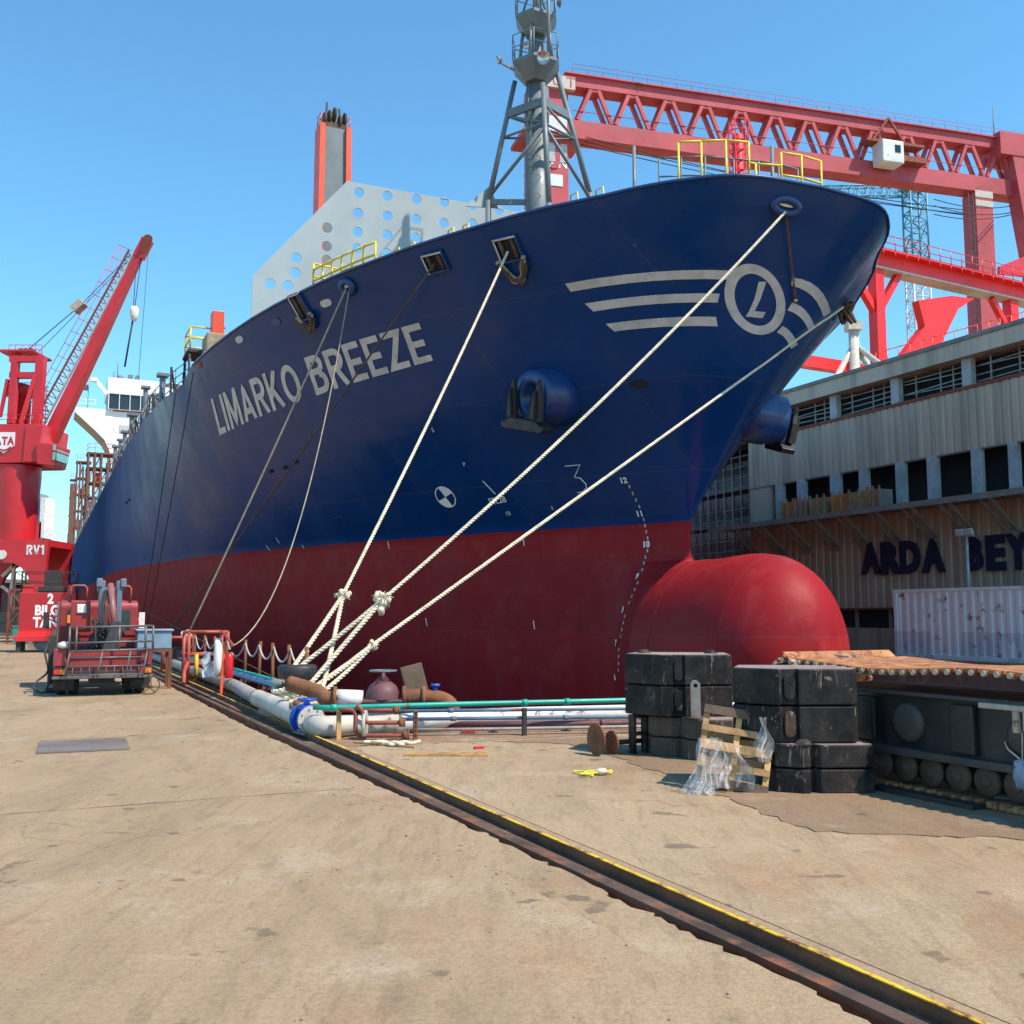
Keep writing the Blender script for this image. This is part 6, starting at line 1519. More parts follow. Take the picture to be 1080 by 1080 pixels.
# left pier of the gantry (tower with white panels) and right legs
pxm = -3.2
MB().bb(pxm - 2.4, pxm + 2.4, -2, 2, 0, zg + hw_ - 1).build('pier', 'crane_pink', gc)
zq = lambda py: at(585, py, 130).z
MB().bb(pxm - 2.6, pxm + 3.2, -2.6, -1.9, zq(105), zq(92)).build('name_board', 'pipe_cream', gc); MB().bb(pxm - .9, pxm + 2.2, -2.1, -2.0, zq(150), zq(133)).build('white_panel', 'tower_white', gc); MB().bb(pxm - 1, pxm + 2.2, -2.1, -2.0, zq(180), zq(161)).build('grey_panel', 'column_pale', gc)
MB().bb(pxm - 4, pxm + 4.5, -3, 3, zq(156), zq(152)).build('landing', 'crane_pink', gc)
Mt = Matrix.Rotation(math.pi / 2, 4, 'X')
link_mesh(text_mesh('O U T', 2.0, .02), 'board_lettering', 'crane_pink', gc, Matrix.Translation((pxm + .5, -2.62, zq(103))) @ Mt); link_mesh(text_mesh('-SAN', 1.7, .03), 'pier_lettering', 'mark_white', gc, Matrix.Translation((pxm + .4, -2.04, zq(185.5))) @ Mt)
link_mesh(text_mesh('J', 4.2, .12), 'pier_mark', 'crane_pink', gc, Matrix.Translation((pxm + .9, -2.12, zq(179))) @ Mt); MB().bb(pxm - .9, pxm + 1.6, -2.08, -2.01, zq(205), zq(193)).build('white_panel', 'tower_white', gc)
def on_g(px, py):
    r = ray(px, py); n_ = Vector((-gd.y, gd.x, 0)); k = (GA - CAM).dot(n_) / r.dot(n_); p = CAM + r * k; return (p - Vector((GA.x, GA.y, 0))).dot(gd), p.z
xl, _z = on_g(1035, 300); MB().bb(xl - 1.5, xl + 1.5, -1.4, 1.4, 0, zg - hw_ - 1.6).build('leg', 'crane_pink', gc)
xl2, _z = on_g(1062, 190); MB().bar((xl2 + .5, -1, zg + hw_), (xl2 + 9, -4, 0), 3.0, 2.4, up=(0, 1, 0)).build('leg', 'crane_pink', gc)
for py0, py1 in ((206, 213), (216, 222)): MB().bb(xl - 1.55, xl + 1.55, -1.46, -1.4, on_g(1035, py1)[1], on_g(1035, py0)[1]).build('pale_band', 'pipe_cream', gc)
MB().bb(xl2 - 3, xl2 + 6, -2.4, 2.4, zg + 1.2, zg + hw_ + 1.6).build('leg_head', 'crane_pink', gc)
xa_, za_ = on_g(1047, 112); MB().cyl((xa_, 0, zg + hw_), (xa_, 0, za_), .15, .06, 5).build('aerial', 'steel_grey', gc)
xt, ztr = on_g(923, 172)
tr_ = MB().bb(xt - 1.7, xt + 1.8, -4.2, -1.7, ztr - 1.7, ztr + 1.6).build('trolley_cab', 'tower_white', gc, .15); MB().bb(xt + .3, xt + 1.2, -4.27, -4.2, ztr - .2, ztr + .9).build('cab_window', 'glass_dark', tr_)
MB().bb(xt - 3.5, xt + 6, -3.2, -1.3, ztr + 1.6, ztr + 2.0).bb(xt + 2.5, xt + 6.5, -3, -1.3, ztr - .6, ztr + .2).bar((xt - 2, -2, ztr + 2), (xt + 1, -2, ztr + 6), .3).bar((xt + 4, -2, ztr + 2), (xt + 1, -2, ztr + 6), .3).build('trolley_frame', 'rust_red', gc)
ldm = MB()
for s_ in (-.4, .4): ldm.cyl((xl - 2.2 + s_, -1.2, 0), (xl - 2.2 + s_, -1.2, zg - hw_ - 2), .09, n=4)
z_ = 5
while z_ < zg - hw_ - 2: ldm.cyl((xl - 2.6, -1.2, z_), (xl - 1.8, -1.2, z_), .06, n=4); z_ += 1.2
ldm.build('ladder', 'cable_dark', gc)
for k, (x0, y0, x1, y1) in enumerate(((612, 143, 740, 190), (612, 148, 740, 184), (612, 152, 720, 186), (985, 210, 1080, 214), (985, 217, 1080, 221), (985, 226, 1080, 222))):
    tag(MB().tube(sag(at(x0, y0, 128), at(x1 + (300 if k < 3 else 0), y1 + (40 if k < 3 else 0), 150 + k), 1.0), .07, 4).build('overhead_cable', 'cable_dark'), ('topmost dark cable left of the bow', 'middle dark cable left of the bow', 'lowest dark cable left of the bow', 'topmost dark cable behind the pink leg', 'middle dark cable behind the pink leg', 'lowest dark cable behind the pink leg')[k], 'cable')
# blue and white tower crane
TY = 170.0; tb1 = at(964, 199, TY)
tc = thing('tower_crane', 'slim blue and white lattice tower crane behind the bow', 'crane', (tb1.x, tb1.y, 0), R(5))
zt_ = tb1.z; truss(MB(), Vector((0, 0, 0)), Vector((0, 0, zt_ * .5)), 2.9, 2.9, 16, .17, Vector((0, 1, 0))).build('lower_mast', 'tower_blue', tc)
truss(MB(), Vector((0, 0, zt_ * .5)), Vector((0, 0, zt_ * .8)), 2.9, 2.9, 10, .18, Vector((0, 1, 0))).build('middle_mast', 'tower_white', tc); truss(MB(), Vector((0, 0, zt_ * .8)), Vector((0, 0, zt_)), 2.9, 2.9, 7, .18, Vector((0, 1, 0))).build('upper_mast', 'tower_blue', tc)
MB().bb(-2.1, 2.1, -1.8, 1.8, zt_, zt_ + .9).build('slewing_ring', 'tower_blue', tc)
ja = at(885, 208, TY - 4) - Vector((tb1.x, tb1.y, 0)); truss(MB(), Vector((-1, 0, zt_ - .4)), Vector((ja.x - 6, ja.y, ja.z)), 1.4, 1.8, 12, .13).build('jib', 'tower_blue', tc)
MB().bb(-1.9, 1.9, -1.6, 1.6, zt_ * .47, zt_ * .475).build('collar', 'rust_red', tc)
# bright red portal crane behind the shed
RA, RB = at(905, 284, 92), at(1085, 303, 104); zr = (RA.z + RB.z) / 2; RA.z = RB.z = zr; rd = (RB - RA).normalized(); rl2 = (RB - RA).length + 6
rc = thing('portal_crane', 'bright red portal crane girder with walkway and legs above the shed roof', 'crane', (RA.x, RA.y, 0), math.atan2(rd.y, rd.x))
MB().bb(-3, rl2, -.7, .7, zr - .65, zr + .65).build('girder', 'crane_red_bright', rc); MB().bb(-3, rl2, -.75, .9, zr - .85, zr - .66).build('girder_flange', 'pipe_cream', rc); MB().bb(-3, rl2, -1.6, -.7, zr + .55, zr + .66).build('walkway', 'crane_red_bright', rc)
rr_ = MB(); n = 22
for i in range(n + 1):
    x = -3 + (rl2 + 3) * i / n
    for y in (-1.6, .8): rr_.cyl((x, y, zr + .6), (x, y, zr + 2.0), .05, n=4)
    if i < n: rr_.cyl((x, -1.6, zr - .1), (x, -1.6, zr + .6), .04, n=4)
for y in (-1.6, .8):
    for h in (.7, 1.4): rr_.cyl((-3, y, zr + .6 + h), (rl2, y, zr + .6 + h), .05, n=4)
rr_.build('handrail', 'crane_red', rc)
def on_r(px, py):
    r = ray(px, py); n_ = Vector((-rd.y, rd.x, 0)); k = (RA - CAM).dot(n_) / r.dot(n_); p = CAM + r * k; return (p - Vector((RA.x, RA.y, 0))).dot(rd), p.z
lx, _z = on_r(925, 330); MB().bb(lx - .55, lx + .55, -.5, .5, 0, zr - .85).build('leg', 'crane_red_bright', rc)
MB().bar((lx, 0, on_r(925, 331)[1]), (lx + 3.0, 0, zr - .8), .6).build('brace', 'crane_red_bright', rc); MB().bar((lx, 0, on_r(925, 333)[1]), (lx - 2.4, 0, zr - 2.4), .6).build('brace', 'crane_red_bright', rc)
bxs = [on_r(*p) for p in ((965, 318), (1000, 313), (1024, 316), (1007, 327), (992, 358), (985, 372), (950, 374), (972, 345))]
MB().prism(bxs[::-1], -.4, .4, XZ).build('bracket_plate', 'crane_red_bright', rc)
lx2, _z = on_r(1066, 330); MB().bb(lx2 - .6, lx2 + .6, -.5, .5, 0, zr - .85).bar((lx2 - .2, 0, zr - 4.5), (lx2 - 3, 0, zr - 1), .55).build('leg', 'crane_red_bright', rc)
MB().prism([on_r(*p) for p in ((1045, 292), (1045, 284), (1085, 268), (1085, 296))], -1, -.72, XZ).build('tie_beam', 'crane_red', rc)
lb_ = MB(); za, zb = on_r(900, 374)[1], on_r(900, 386)[1]
MB().bb(on_r(850, 380)[0], on_r(945, 380)[0], 2.0, 3.0, zb, za).build('lower_beam', 'crane_red_bright', rc)
wk = MB()
for k in range(16):
    x = on_r(905 + k * 12, 370)[0]; zb2 = on_r(905 + k * 12, 384 - k * 3.3)[1]; wk.cyl((x, -2, zb2 - 1.5), (x, -2, zb2 + .6), .05, n=4)
    if k < 15: x2 = on_r(917 + k * 12, 370)[0]; z2 = on_r(917 + k * 12, 380.7 - k * 3.3)[1]; wk.cyl((x, -2, zb2 + .6), (x2, -2, z2 + .6), .05, n=4)
wk.build('lower_handrail', 'crane_red', rc)
# cream tripod post on the roof line
pt_ = at(900, 340, 70); tp = thing('tripod_post', 'cream tripod post rising behind the shed roof beside the bow', 'post', (pt_.x, pt_.y, 0), 0)
zt_ = pt_.z; MB().bb(-.5, .5, -.5, .5, zt_ - .6, zt_).build('head', 'pipe_cream', tp); MB().cyl((0, 0, 0), (0, 0, zt_ - .6), .35, n=10).build('column', 'pipe_cream', tp)
for dx, dy in ((2.6, 1), (3.6, -1), (-1.9, 0)): MB().cyl((dx * 2.5, dy * 2.5, zt_ - 10), (0, 0, zt_ - 1.6), .2, n=8).build('stay', 'pipe_cream', tp)
# red mast seen above the bow
rm = at(778, 130, 75); r_ = thing('red_mast', 'red caged mast rising behind the yellow bow rail', 'mast', (rm.x, rm.y, 0), 0)
MB().cyl((0, 0, 0), (0, 0, rm.z - 1), .52, .42, 14).build('column', 'crane_red', r_); lm_ = MB(); z_ = 20
while z_ < rm.z: lm_.tube([(.75 * math.cos(a), -.3 + .55 * math.sin(a), z_) for a in [k * math.pi / 5 for k in range(10)]], .05, 4, closed=True); z_ += .8
for k in range(6): a = k * math.pi / 3; lm_.cyl((.75 * math.cos(a), -.3 + .55 * math.sin(a), 20), (.75 * math.cos(a), -.3 + .55 * math.sin(a), rm.z), .05, n=4)
lm_.build('cage', 'crane_red', r_)
# ------------------------------------------------------------------ left: crane truck, bilge tank, jib crane, access tower, yard clutter
paint('truck_red', (.30, .022, .025), .45, 0, .2, 1.2, rust=.06, dirt=.3)
paint('truck_dark', (.03, .028, .028), .7, 0, .3, 2, dirt=.3)
paint('tyre', (.018, .017, .017), .9, 0, .2, 4, dirt=.5)
paint('tube_grey', (.13, .13, .13), .5, .4, .2, 3, rust=.12)
paint('arm_pink', (.27, .10, .09), .5, 0, .2, 2, dirt=.2, rust=.1)
paint('arm_blue', (.14, .18, .25), .5, 0, .2, 2, dirt=.3)
paint('tub_blue', (.20, .30, .38), .5, 0, .15, 2, dirt=.2)
paint('lamp_orange', (.75, .22, .02), .3, 0, .1, 2)
paint('lamp_red', (.55, .02, .015), .3, 0, .1, 2)
paint('tank_red', (.44, .011, .017), .4, 0, .12, .8, rust=.03, dirt=.08)
paint('van_dark', (.05, .03, .035), .3, 0, .2, 1)
tk = thing('crane_truck', 'small dirty red truck with a folded loading crane, seen from behind', 'truck', atz(108, 734, 0), QROT)
def tb(name, mat, bev, *boxes, parent=None):
    m_ = MB()
    for b in boxes: m_.bb(*b)
    return m_.build(name, mat, parent or tk, bev)
tb('chassis', 'truck_dark', .01, (-.42, -.3, .1, 5.0, .42, .6), (.3, .42, .1, 5.0, .42, .6), (-.9, .9, .05, .2, .42, .52), (-.25, .25, .3, .9, .25, .5))
for x in (-.78, .78):
    for y, dd in ((.75, 1), (4.35, 0)):
        for k in range(2 if dd else 1):
            xx = x - (.0 if k == 0 else math.copysign(.24, x))
            w_ = MB().lathe([(.2, -.1), (.34, -.1), (.37, -.06), (.37, .06), (.34, .1), (.2, .1)], 24, Matrix.Translation((xx, y, .37)) @ Matrix.Rotation(math.pi / 2, 4, 'Y')).build('tyre', 'tyre', tk)
            MB().lathe([(0, -.05), (.2, -.06), (.2, .06), (0, .05)], 16, Matrix.Translation((xx, y, .37)) @ Matrix.Rotation(math.pi / 2, 4, 'Y')).build('rim', 'tube_grey', w_)
tb('bed', 'truck_dark', .01, (-.92, .92, .15, 2.35, .6, .68)); tb('bed_side', 'truck_red', .01, (-.95, -.9, .2, 2.3, .55, .95)); tb('bed_side', 'truck_red', .01, (.9, .95, .2, 2.3, .55, .95))
for s_ in (-1, 1):
    tb('tail_box', 'truck_red', .02, (s_ * .95 if s_ < 0 else .72, -.72 if s_ < 0 else .95, .0, .2, .62, .98)); tb('tail_lamp', 'lamp_red', .005, ((-.95 if s_ < 0 else .72), (-.84 if s_ < 0 else .82), -.012, .0, .46, .56)); tb('indicator', 'lamp_orange', .005, ((-.83 if s_ < 0 else .83), (-.72 if s_ < 0 else .95), -.012, .0, .46, .56))
    tb('lamp_board', 'truck_dark', .005, ((-.96 if s_ < 0 else .7), (-.7 if s_ < 0 else .96), .0, .05, .44, .6)); tb('mudflap', 'tyre', .005, ((-.95 if s_ < 0 else .55), (-.55 if s_ < 0 else .95), .28, .3, .12, .5))
tb('tailgate', 'truck_red', .01, (-.7, .7, .06, .1, .5, .95)); tb('rear_bar', 'tube_grey', .01, (-.98, .98, -.02, .06, .36, .42))
# cab: shaped body
cab = MB().prism([(2.5, .55), (4.75, .55), (4.85, .75), (4.8, 1.25), (4.45, 1.95), (4.25, 2.02), (2.6, 2.02), (2.5, 1.9)], -.86, .86, Matrix(((0, 0, 1, 0), (1, 0, 0, 0), (0, 1, 0, 0), (0, 0, 0, 1)))).build('cab', 'truck_red', tk, .06, 3)
for x0, x1 in ((-.68, -.3), (.3, .68)): MB().bb(x0, x1, 2.485, 2.5, 1.35, 1.8).build('rear_window', 'glass_dark', cab)
for s_ in (-1, 1): MB().bb(s_ * .865 - .005, s_ * .865 + .005, 3.1, 4.2, 1.3, 1.85).build('side_window', 'glass_dark', cab); MB().bar((s_ * .86, 4.4, 1.5), (s_ * 1.08, 4.4, 1.6), .03).bb(s_ * 1.1 - .07, s_ * 1.1 + .07, 4.38, 4.42, 1.35, 1.75).build('mirror', 'truck_dark' if s_ < 0 else 'foam_white', cab)
for z_ in (.95, 1.08, 1.21): MB().bb(-.84, .84, 2.47, 2.5, z_, z_ + .03).build('rib', 'truck_red', cab)
hr2 = MB()
for x0, x1 in ((-.62, -.28), (.35, .68)): MB().tube([(x0, 2.55, 2.0), (x0, 2.55, 2.3), (x0 + .05, 2.55, 2.36), (x1 - .05, 2.55, 2.36), (x1, 2.55, 2.3), (x1, 2.55, 2.0)], .025, 6).build('roof_rail', 'gate_red', tk)
# cabinet with work lamp
cbn = MB().bb(-.62, -.22, 1.9, 2.2, 1.35, 2.0).bb(-.55, -.2, 1.95, 2.2, 1.3, 1.4).build('control_cabinet', 'truck_red', tk, .02); MB().bb(-.5, -.3, 1.86, 1.9, 1.72, 1.92).build('work_lamp', 'foam_white', cbn, .03)
for x in (-.66, -.18): MB().bb(x - .03, x + .03, 1.88, 1.95, 1.5, 1.68).build('side_lamp', 'lamp_orange', cbn)
# loading crane folded behind the cab
lc_ = MB().bb(-.3, .35, 1.5, 2.0, .65, 1.0).cyl((0.05, 1.75, 1.0), (.05, 1.75, 1.5), .16, n=12).build('crane_base', 'truck_dark', tk, .02)
for x in (.0, .36): MB().bb(x - .06, x + .06, 1.55, 1.85, 1.1, 2.45).build('crane_post', 'arm_blue', tk, .02)
MB().bb(-.1, .45, 1.6, 1.8, 2.2, 2.3).bb(-.12, .0, 1.5, 1.7, 2.3, 2.5).bb(.38, .5, 1.5, 1.7, 2.3, 2.5).build('crane_head', 'arm_blue', tk, .02)
MB().cyl((.16, 1.5, 2.36), (.24, .95, 1.5), .07, n=14).build('crane_cylinder', 'arm_pink', tk); MB().cyl((.24, .95, 1.5), (.27, .8, 1.28), .06, n=10).build('cylinder_rod', 'tube_grey', tk)
MB().bar((.32, .8, 1.5), (.02, .35, .55), .24, .2).build('crane_arm', 'truck_dark', tk, .02); MB().cyl((.1, .75, 1.32), (.44, .75, 1.32), .09, n=12).build('pivot', 'truck_dark', tk)
random.seed(14); hz = MB()
for k in range(9):
    P = [(random.uniform(-.2, .1), random.uniform(1.0, 1.5), random.uniform(.9, 1.6)) for _ in range(6)]; hz.tube(smooth_path(P, 5), .018, 5)
for k in range(4): hz.tube(smooth_path([(.02 + .05 * k, 1.45, 2.2), (-.05 + .05 * k, 1.2, 1.8), (.0 + .05 * k, 1.05, 1.35)], 5), .016, 5)
hz.build('hydraulic_hose', 'truck_dark', tk)
# tubular rack over the tail
def rack(pts, name='rack_tube', r=.026): return MB().tube([Vector(p) for p in pts], r, 6).build(name, 'tube_grey', tk)
A = lambda x, z: (x, -.08 - .12 * (1.5 - z), z)
for z_ in (1.42, 1.1, .93): rack([A(-.68, z_), A(.95, z_ + .03)])
for x in (-.68, -.55, .28, .8, .95): rack([A(x, .93), A(x, 1.45)])
for z_ in (.8, .62, .45): rack([A(-.7, z_), A(.78, z_)], r=.02)
for x in (-.72, -.1, .45, .78): rack([A(x + .06, .93), A(x - .03, .4)], r=.02)
k = -.6
while k < .8: rack([A(k, .62), A(k, .42)], r=.01); k += .16
# hoses, tub, outrigger
tb_ = thing('plastic_tub', 'grey blue plastic tub standing on the ground beyond the truck', 'tub', QW(2.45, 25.2), QROT)
MB().prism([(-.38, -.3), (.38, -.3), (.38, .3), (-.38, .3)], .9, 1.32).bb(-.42, .42, -.34, .34, 1.3, 1.36).build('tub', 'tub_blue', tb_, .03); MB().bb(-.4, .4, -.3, .3, .84, .9).build('shelf', 'rust', tb_)
for x in (-.36, .36):
    for y in (-.26, .26): MB().bb(x - .04, x + .04, y - .04, y + .04, 0, .84).build('leg', 'rust', tb_)
MB().bb(-1.05, -.9, 1.3, 1.5, .2, 1.25).bb(-1.08, -.86, 1.28, 1.52, .0, .1).build('outrigger', 'truck_dark', tk, .02); MB().bb(.9, 1.02, 1.3, 1.5, .2, .95).bb(-1.0, 1.0, 1.35, 1.47, .5, .62).build('outrigger', 'rust', tk, .02)
MB().tube(smooth_path([(-1.0, 1.2, 1.2), (-1.12, .9, .9), (-1.05, .8, .5), (-1.25, .6, .3), (-1.3, .5, .15), (-1.1, .45, .08), (-.98, .6, .4)], 6), .022, 6).build('hanging_hose', 'truck_dark', tk)
MB().tube(smooth_path([(.85, .0, .55), (.95, -.05, .2), (.8, -.1, .05), (.98, -.1, .03), (1.12, -.05, .18), (1.02, .0, .4), (.9, .0, .2), (1.05, .0, .04)], 6), .012, 5).build('hanging_hose', 'truck_dark', tk)
MB().ball((-.78, .0, 1.06), .09, (1.3, .8, .8), 9, 6, .15).build('bag', 'foam_white', tk)
for k in range(5): MB().tube([(-.98 + .02 * k, 2.0 + .12 * math.cos(a), 1.1 + (.2 + .02 * k) * math.sin(a)) for a in [j * math.pi / 8 for j in range(16)]], .018, 5, closed=True).build('hose_coil', 'rust' if k % 2 else 'truck_dark', tk)

# bilge tank
bt = thing('bilge_tank', 'bright red skid tank lettered 2 BILGE TANK on the quay beyond the truck', 'tank', atz(47, 688, 0), QROT * .85)
TZ = 2.75
MB().prism([(-1.15, 0), (1.25, 0), (1.25, 2.6), (-1.15, 2.6)], .75, TZ).build('tank', 'tank_red', bt, .04); MB().bb(-1.3, 1.4, -.35, 2.7, .5, .78).build('skid', 'crane_red', bt, .03)
for x, y in ((-1.1, -.1), (1.2, -.1), (-1.1, 2.4), (1.2, 2.4)): MB().bb(x - .1, x + .1, y - .1, y + .1, 0, .5).build('foot', 'truck_dark', bt)
MB().prism([(-1.15, -.28), (1.25, -.28), (1.25, -.02), (-1.15, -.02)], .6, .95).build('chute', 'crane_red_bright', bt, .02)
for i, (s_, z_) in enumerate((('2', 2.25), ('BILGE', 1.72), ('TANK', 1.17))): link_mesh(text_mesh(s_, .62, .028, .82), 'lettering', 'mark_white', bt, Matrix.Translation((.15, -.008, z_)) @ Matrix.Rotation(math.pi / 2, 4, 'X'))
rl3 = MB(); cs = [(-1.1, .05), (1.2, .05), (1.2, 2.5), (-1.1, 2.5)]
for i in range(4):
    a, b = Vector((*cs[i], TZ)), Vector((*cs[(i + 1) % 4], TZ))
    MB().cyl(a, a + Vector((0, 0, .95)), .03, n=5).build('rail_post', 'truck_dark', bt)
    for h in (.5, .95): MB().cyl(a + Vector((0, 0, h)), b + Vector((0, 0, h)), .022, n=5).build('rail', 'truck_dark', bt)
MB().bb(-.2, .55, .8, .9, TZ + .25, TZ + 1.05).build('dark_board', 'cable_dark', bt); MB().bb(-.4, 1.0, .3, 1.2, TZ, TZ + .28).build('hatch', 'truck_dark', bt, .03); MB().bb(-1.05, -.6, .2, .35, TZ, TZ + .35).build('coaming', 'crane_red', bt); MB().bb(.85, 1.2, .2, .35, TZ, TZ + .35).build('coaming', 'crane_red', bt)

# jib crane RV1
CY = 75.0; CB = CY + 2.2
c0 = at(3, 600, CY); cx0 = c0.x
jc = thing('jib_crane', 'tall red slewing jib crane on an arched portal lettered RV1 at left', 'crane', (cx0, CB, 0), 0)
def cj(px, py, dy=0.0): p = at(px, py, CB + dy); return Vector((p.x - cx0, dy, p.z))
zc = lambda py: at(20, py, CY).z
xc = lambda px: at(px, 560, CY).x - cx0
# portal with arch
wR = xc(50); zP1 = zc(569); zP0 = zc(592); outl = [(-wR, 0), (-wR * .68, 0)]
arch_r = wR * .70; za_ = zc(632)
arc_ = [(arch_r * math.cos(math.pi - math.pi * k / 16), za_ + (zP0 - za_) * math.sin(math.pi * k / 16) ** .8) for k in range(17)]
poly = [(-wR, 0), (-arch_r, 0)] + arc_ + [(arch_r, 0), (wR * .93, 0), (wR, zP0), (wR * 1.04, zP1), (-wR * 1.04, zP1), (-wR, zP0)]
for y0 in (-2.2, 1.8): MB().prism(poly, y0, y0 + .4, XZ).build('portal_frame', 'crane_red', jc)
MB().bb(-wR * 1.04, wR * 1.04, -1.8, 1.8, zP1 - .5, zP1).build('portal_deck', 'crane_red', jc)
for s_ in (-1, 1): MB().bb(s_ * wR * .8 - .35, s_ * wR * .8 + .35, -1.8, 1.8, 0, 1.2).build('bogie', 'truck_dark', jc)
LV, LQ, LK, LW = stroke_text('RV1', .2, .12)
MB().at(Matrix.Translation((xc(29), -2.215, zc(585)))).add([(x * .68, -.004 * k, y_ * .72) for (x, y_), k in zip(LV, LK)], LQ).build('lettering', 'mark_white', jc)
MB().cyl((xc(3.5), -2.26, zc(585)), (xc(3.5), -2.2, zc(585)), .34, n=20).build('round_badge', 'foam_white', jc)
# conical column
MB().lathe([(1.3, zP1), (1.45, zc(540)), (1.6, zc(500)), (1.6, zc(489))], 24, Matrix.Translation((0, -.5, 0))).build('column', 'crane_red', jc)
MB().bb(-3.8, xc(8), -1.6, 1.6, zc(518), zc(492)).build('machine_box', 'crane_red_bright', jc)
# slewing house
zh0, zh1 = zc(489), zc(447); xh = xc(37)
MB().prism([(-4.2, zh0 + .8), (-3, zh0), (xh, zh0 + .1), (xh + .25, zh1), (-4.2, zh1)], -2.2, 2.2, XZ).build('slewing_house', 'crane_red', jc, .05)
MB().prism([(xc(21), zh0 + .1), (xh + .01, zh0 + .12), (xh + .26, zh1 - .1), (xc(23), zh1 - .2)], -2.34, -2.2, XZ).build('door_panel', 'crane_red', jc, .03)
cb_ = MB().prism([(xc(38), zc(490)), (xc(54), zc(492)), (xc(58.5), zc(470)), (xc(36), zc(467))], -2.6, -.2, XZ).build('operator_cab', 'crane_red', jc, .05)
for py0, py1 in ((476, 470), (486, 478)):
    MB().bb(xc(54.5), xc(57.5), -2.64, -2.6, zc(py0), zc(py1)).build('cab_window', 'glass_green', cb_); MB().prism([(-2.4, zc(py0)), (-.4, zc(py0)), (-.4, zc(py1)), (-2.4, zc(py1))], xc(57), xc(57.6), Matrix(((0, 0, 1, 0), (1, 0, 0, 0), (0, 1, 0, 0), (0, 0, 0, 1)))).build('cab_window', 'glass_green', cb_)
# emblem: shield with letters and anchor
sh_ = [(xc(-12), zc(456)), (xc(-12), zc(470)), (xc(0), zc(478.5)), (xc(11), zc(470)), (xc(11), zc(456))]
MB().prism(sh_, -2.26, -2.2, XZ).build('emblem_shield', 'mark_white', jc)
for s_, px in (('A', -6.5), ('T', .5), ('A', 7)): link_mesh(text_mesh(s_, .82, .04, .8), 'emblem_letter', 'crane_red', jc, Matrix.Translation((xc(px), -2.27, zc(469))) @ Matrix.Rotation(math.pi / 2, 4, 'X'))
MB().tube([(xc(-8), -2.28, zc(471)), (xc(-4), -2.28, zc(474)), (xc(0), -2.28, zc(475)), (xc(4), -2.28, zc(474)), (xc(8), -2.28, zc(471))], .06, 5).build('emblem_anchor', 'crane_red', jc)
# drum tower and A-frame
MB().lathe([(.8, zh1), (.8, zc(412)), (1.0, zc(412)), (.9, zc(400)), (.7, zc(399)), (0, zc(398))], 20, Matrix.Translation((cj(21, 420).x, 0, 0))).build('drum_tower', 'crane_red', jc)
for s_ in (-1, 1):
    MB().bar(cj(12, 447, s_ * 1.6), cj(17, 376, s_ * 1.3), .5).build('a_frame_leg', 'crane_red', jc); MB().bar(cj(37, 468, s_ * 1.6), cj(44, 376, s_ * 1.3), .62).build('a_frame_leg', 'crane_red', jc)
    MB().bar(cj(22, 447, s_ * 1.7), cj(38, 394, s_ * 1.6), .28).build('a_frame_stay', 'crane_red', jc); MB().bar(cj(0, 440, s_ * 1.6), cj(8, 400, s_ * 1.5), .22).build('a_frame_stay', 'crane_red', jc)
for py in (379, 396):
    for s_ in (-1, 1): MB().bar(cj(11, py, s_ * 1.35), cj(43, py, s_ * 1.35), .45).build('a_frame_beam', 'crane_red', jc)
MB().bb(cj(9, 375).x, cj(45, 375).x, -1.6, 1.6, cj(20, 376).z, cj(20, 374).z).build('top_platform', 'crane_red', jc)
def jr(name, pts, h, r=.035):
    o = MB(); P = [Vector(p) for p in pts]
    for i, p in enumerate(P):
        o.cyl(p, p + Vector((0, 0, h)), r, n=4)
        if i + 1 < len(P):
            for l in (.5, 1): o.cyl(p + Vector((0, 0, h * l)), P[i + 1] + Vector((0, 0, h * l)), r * .8, n=4)
    return o.build(name, 'crane_red', jc)
jr('handrail', [cj(9 + 7 * k, 374, -1.5) for k in range(6)], .75); jr('handrail', [(xc(-8 + 9 * k), -2.1, zh1) for k in range(6)], .7); jr('handrail', [cj(8 + 6 * k, 412, -1.2) for k in range(5)], .6)
jt_ = cj(27, 375)
for px in (22, 27, 33): MB().cyl(cj(px, 371, -.5), cj(px, 371, .5), .28, n=12).build('sheave', 'rope_brown', jc)
ldx = MB()
for d_ in (-.15, .15): ldx.cyl((cj(46, 430, -1).x + d_, -1, zc(455)), (cj(46, 430, -1).x + d_, -1, zc(404)), .03, n=4)
for k in range(12): ldx.tube([(cj(46, 430, -1).x + .3 * math.cos(a), -1 + .3 * math.sin(a), zc(404 + 4.2 * k)) for a in [j * math.pi / 4 for j in range(8)]], .025, 4, closed=True)
ldx.build('ladder', 'rust_red', jc)
# boom: tapered box with truss walkway side
b0, bm_, b1 = cj(49, 474), cj(57, 455), cj(148, 268)
def boxbeam(P, W_, H__, name, mat):
    V = []; n = len(P)
    for i, p in enumerate(P):
        d = (P[min(i + 1, n - 1)] - P[max(i - 1, 0)]).normalized(); u = Vector((-d.z, 0, d.x))
        for a, b in ((-1, -1), (1, -1), (1, 1), (-1, 1)): V.append(p + Vector((0, a * W_[i] / 2, 0)) + u * (b * H__[i] / 2))
    F = [(3, 2, 1, 0), tuple(4 * (n - 1) + k for k in range(4))]
    for i in range(n - 1): F += [(4 * i + k, 4 * i + (k + 1) % 4, 4 * i + 4 + (k + 1) % 4, 4 * i + 4 + k) for k in range(4)]
    return MB().add(V, F).build(name, mat, jc)
P = [b0, bm_, bm_.lerp(b1, .5), b1]; boxbeam(P, [1.0, 1.1, .95, .65], [.75, .9, .75, .45], 'boom', 'crane_red')
d = (b1 - bm_).normalized(); u = Vector((-d.z, 0, d.x)); q = MB(); n = 26
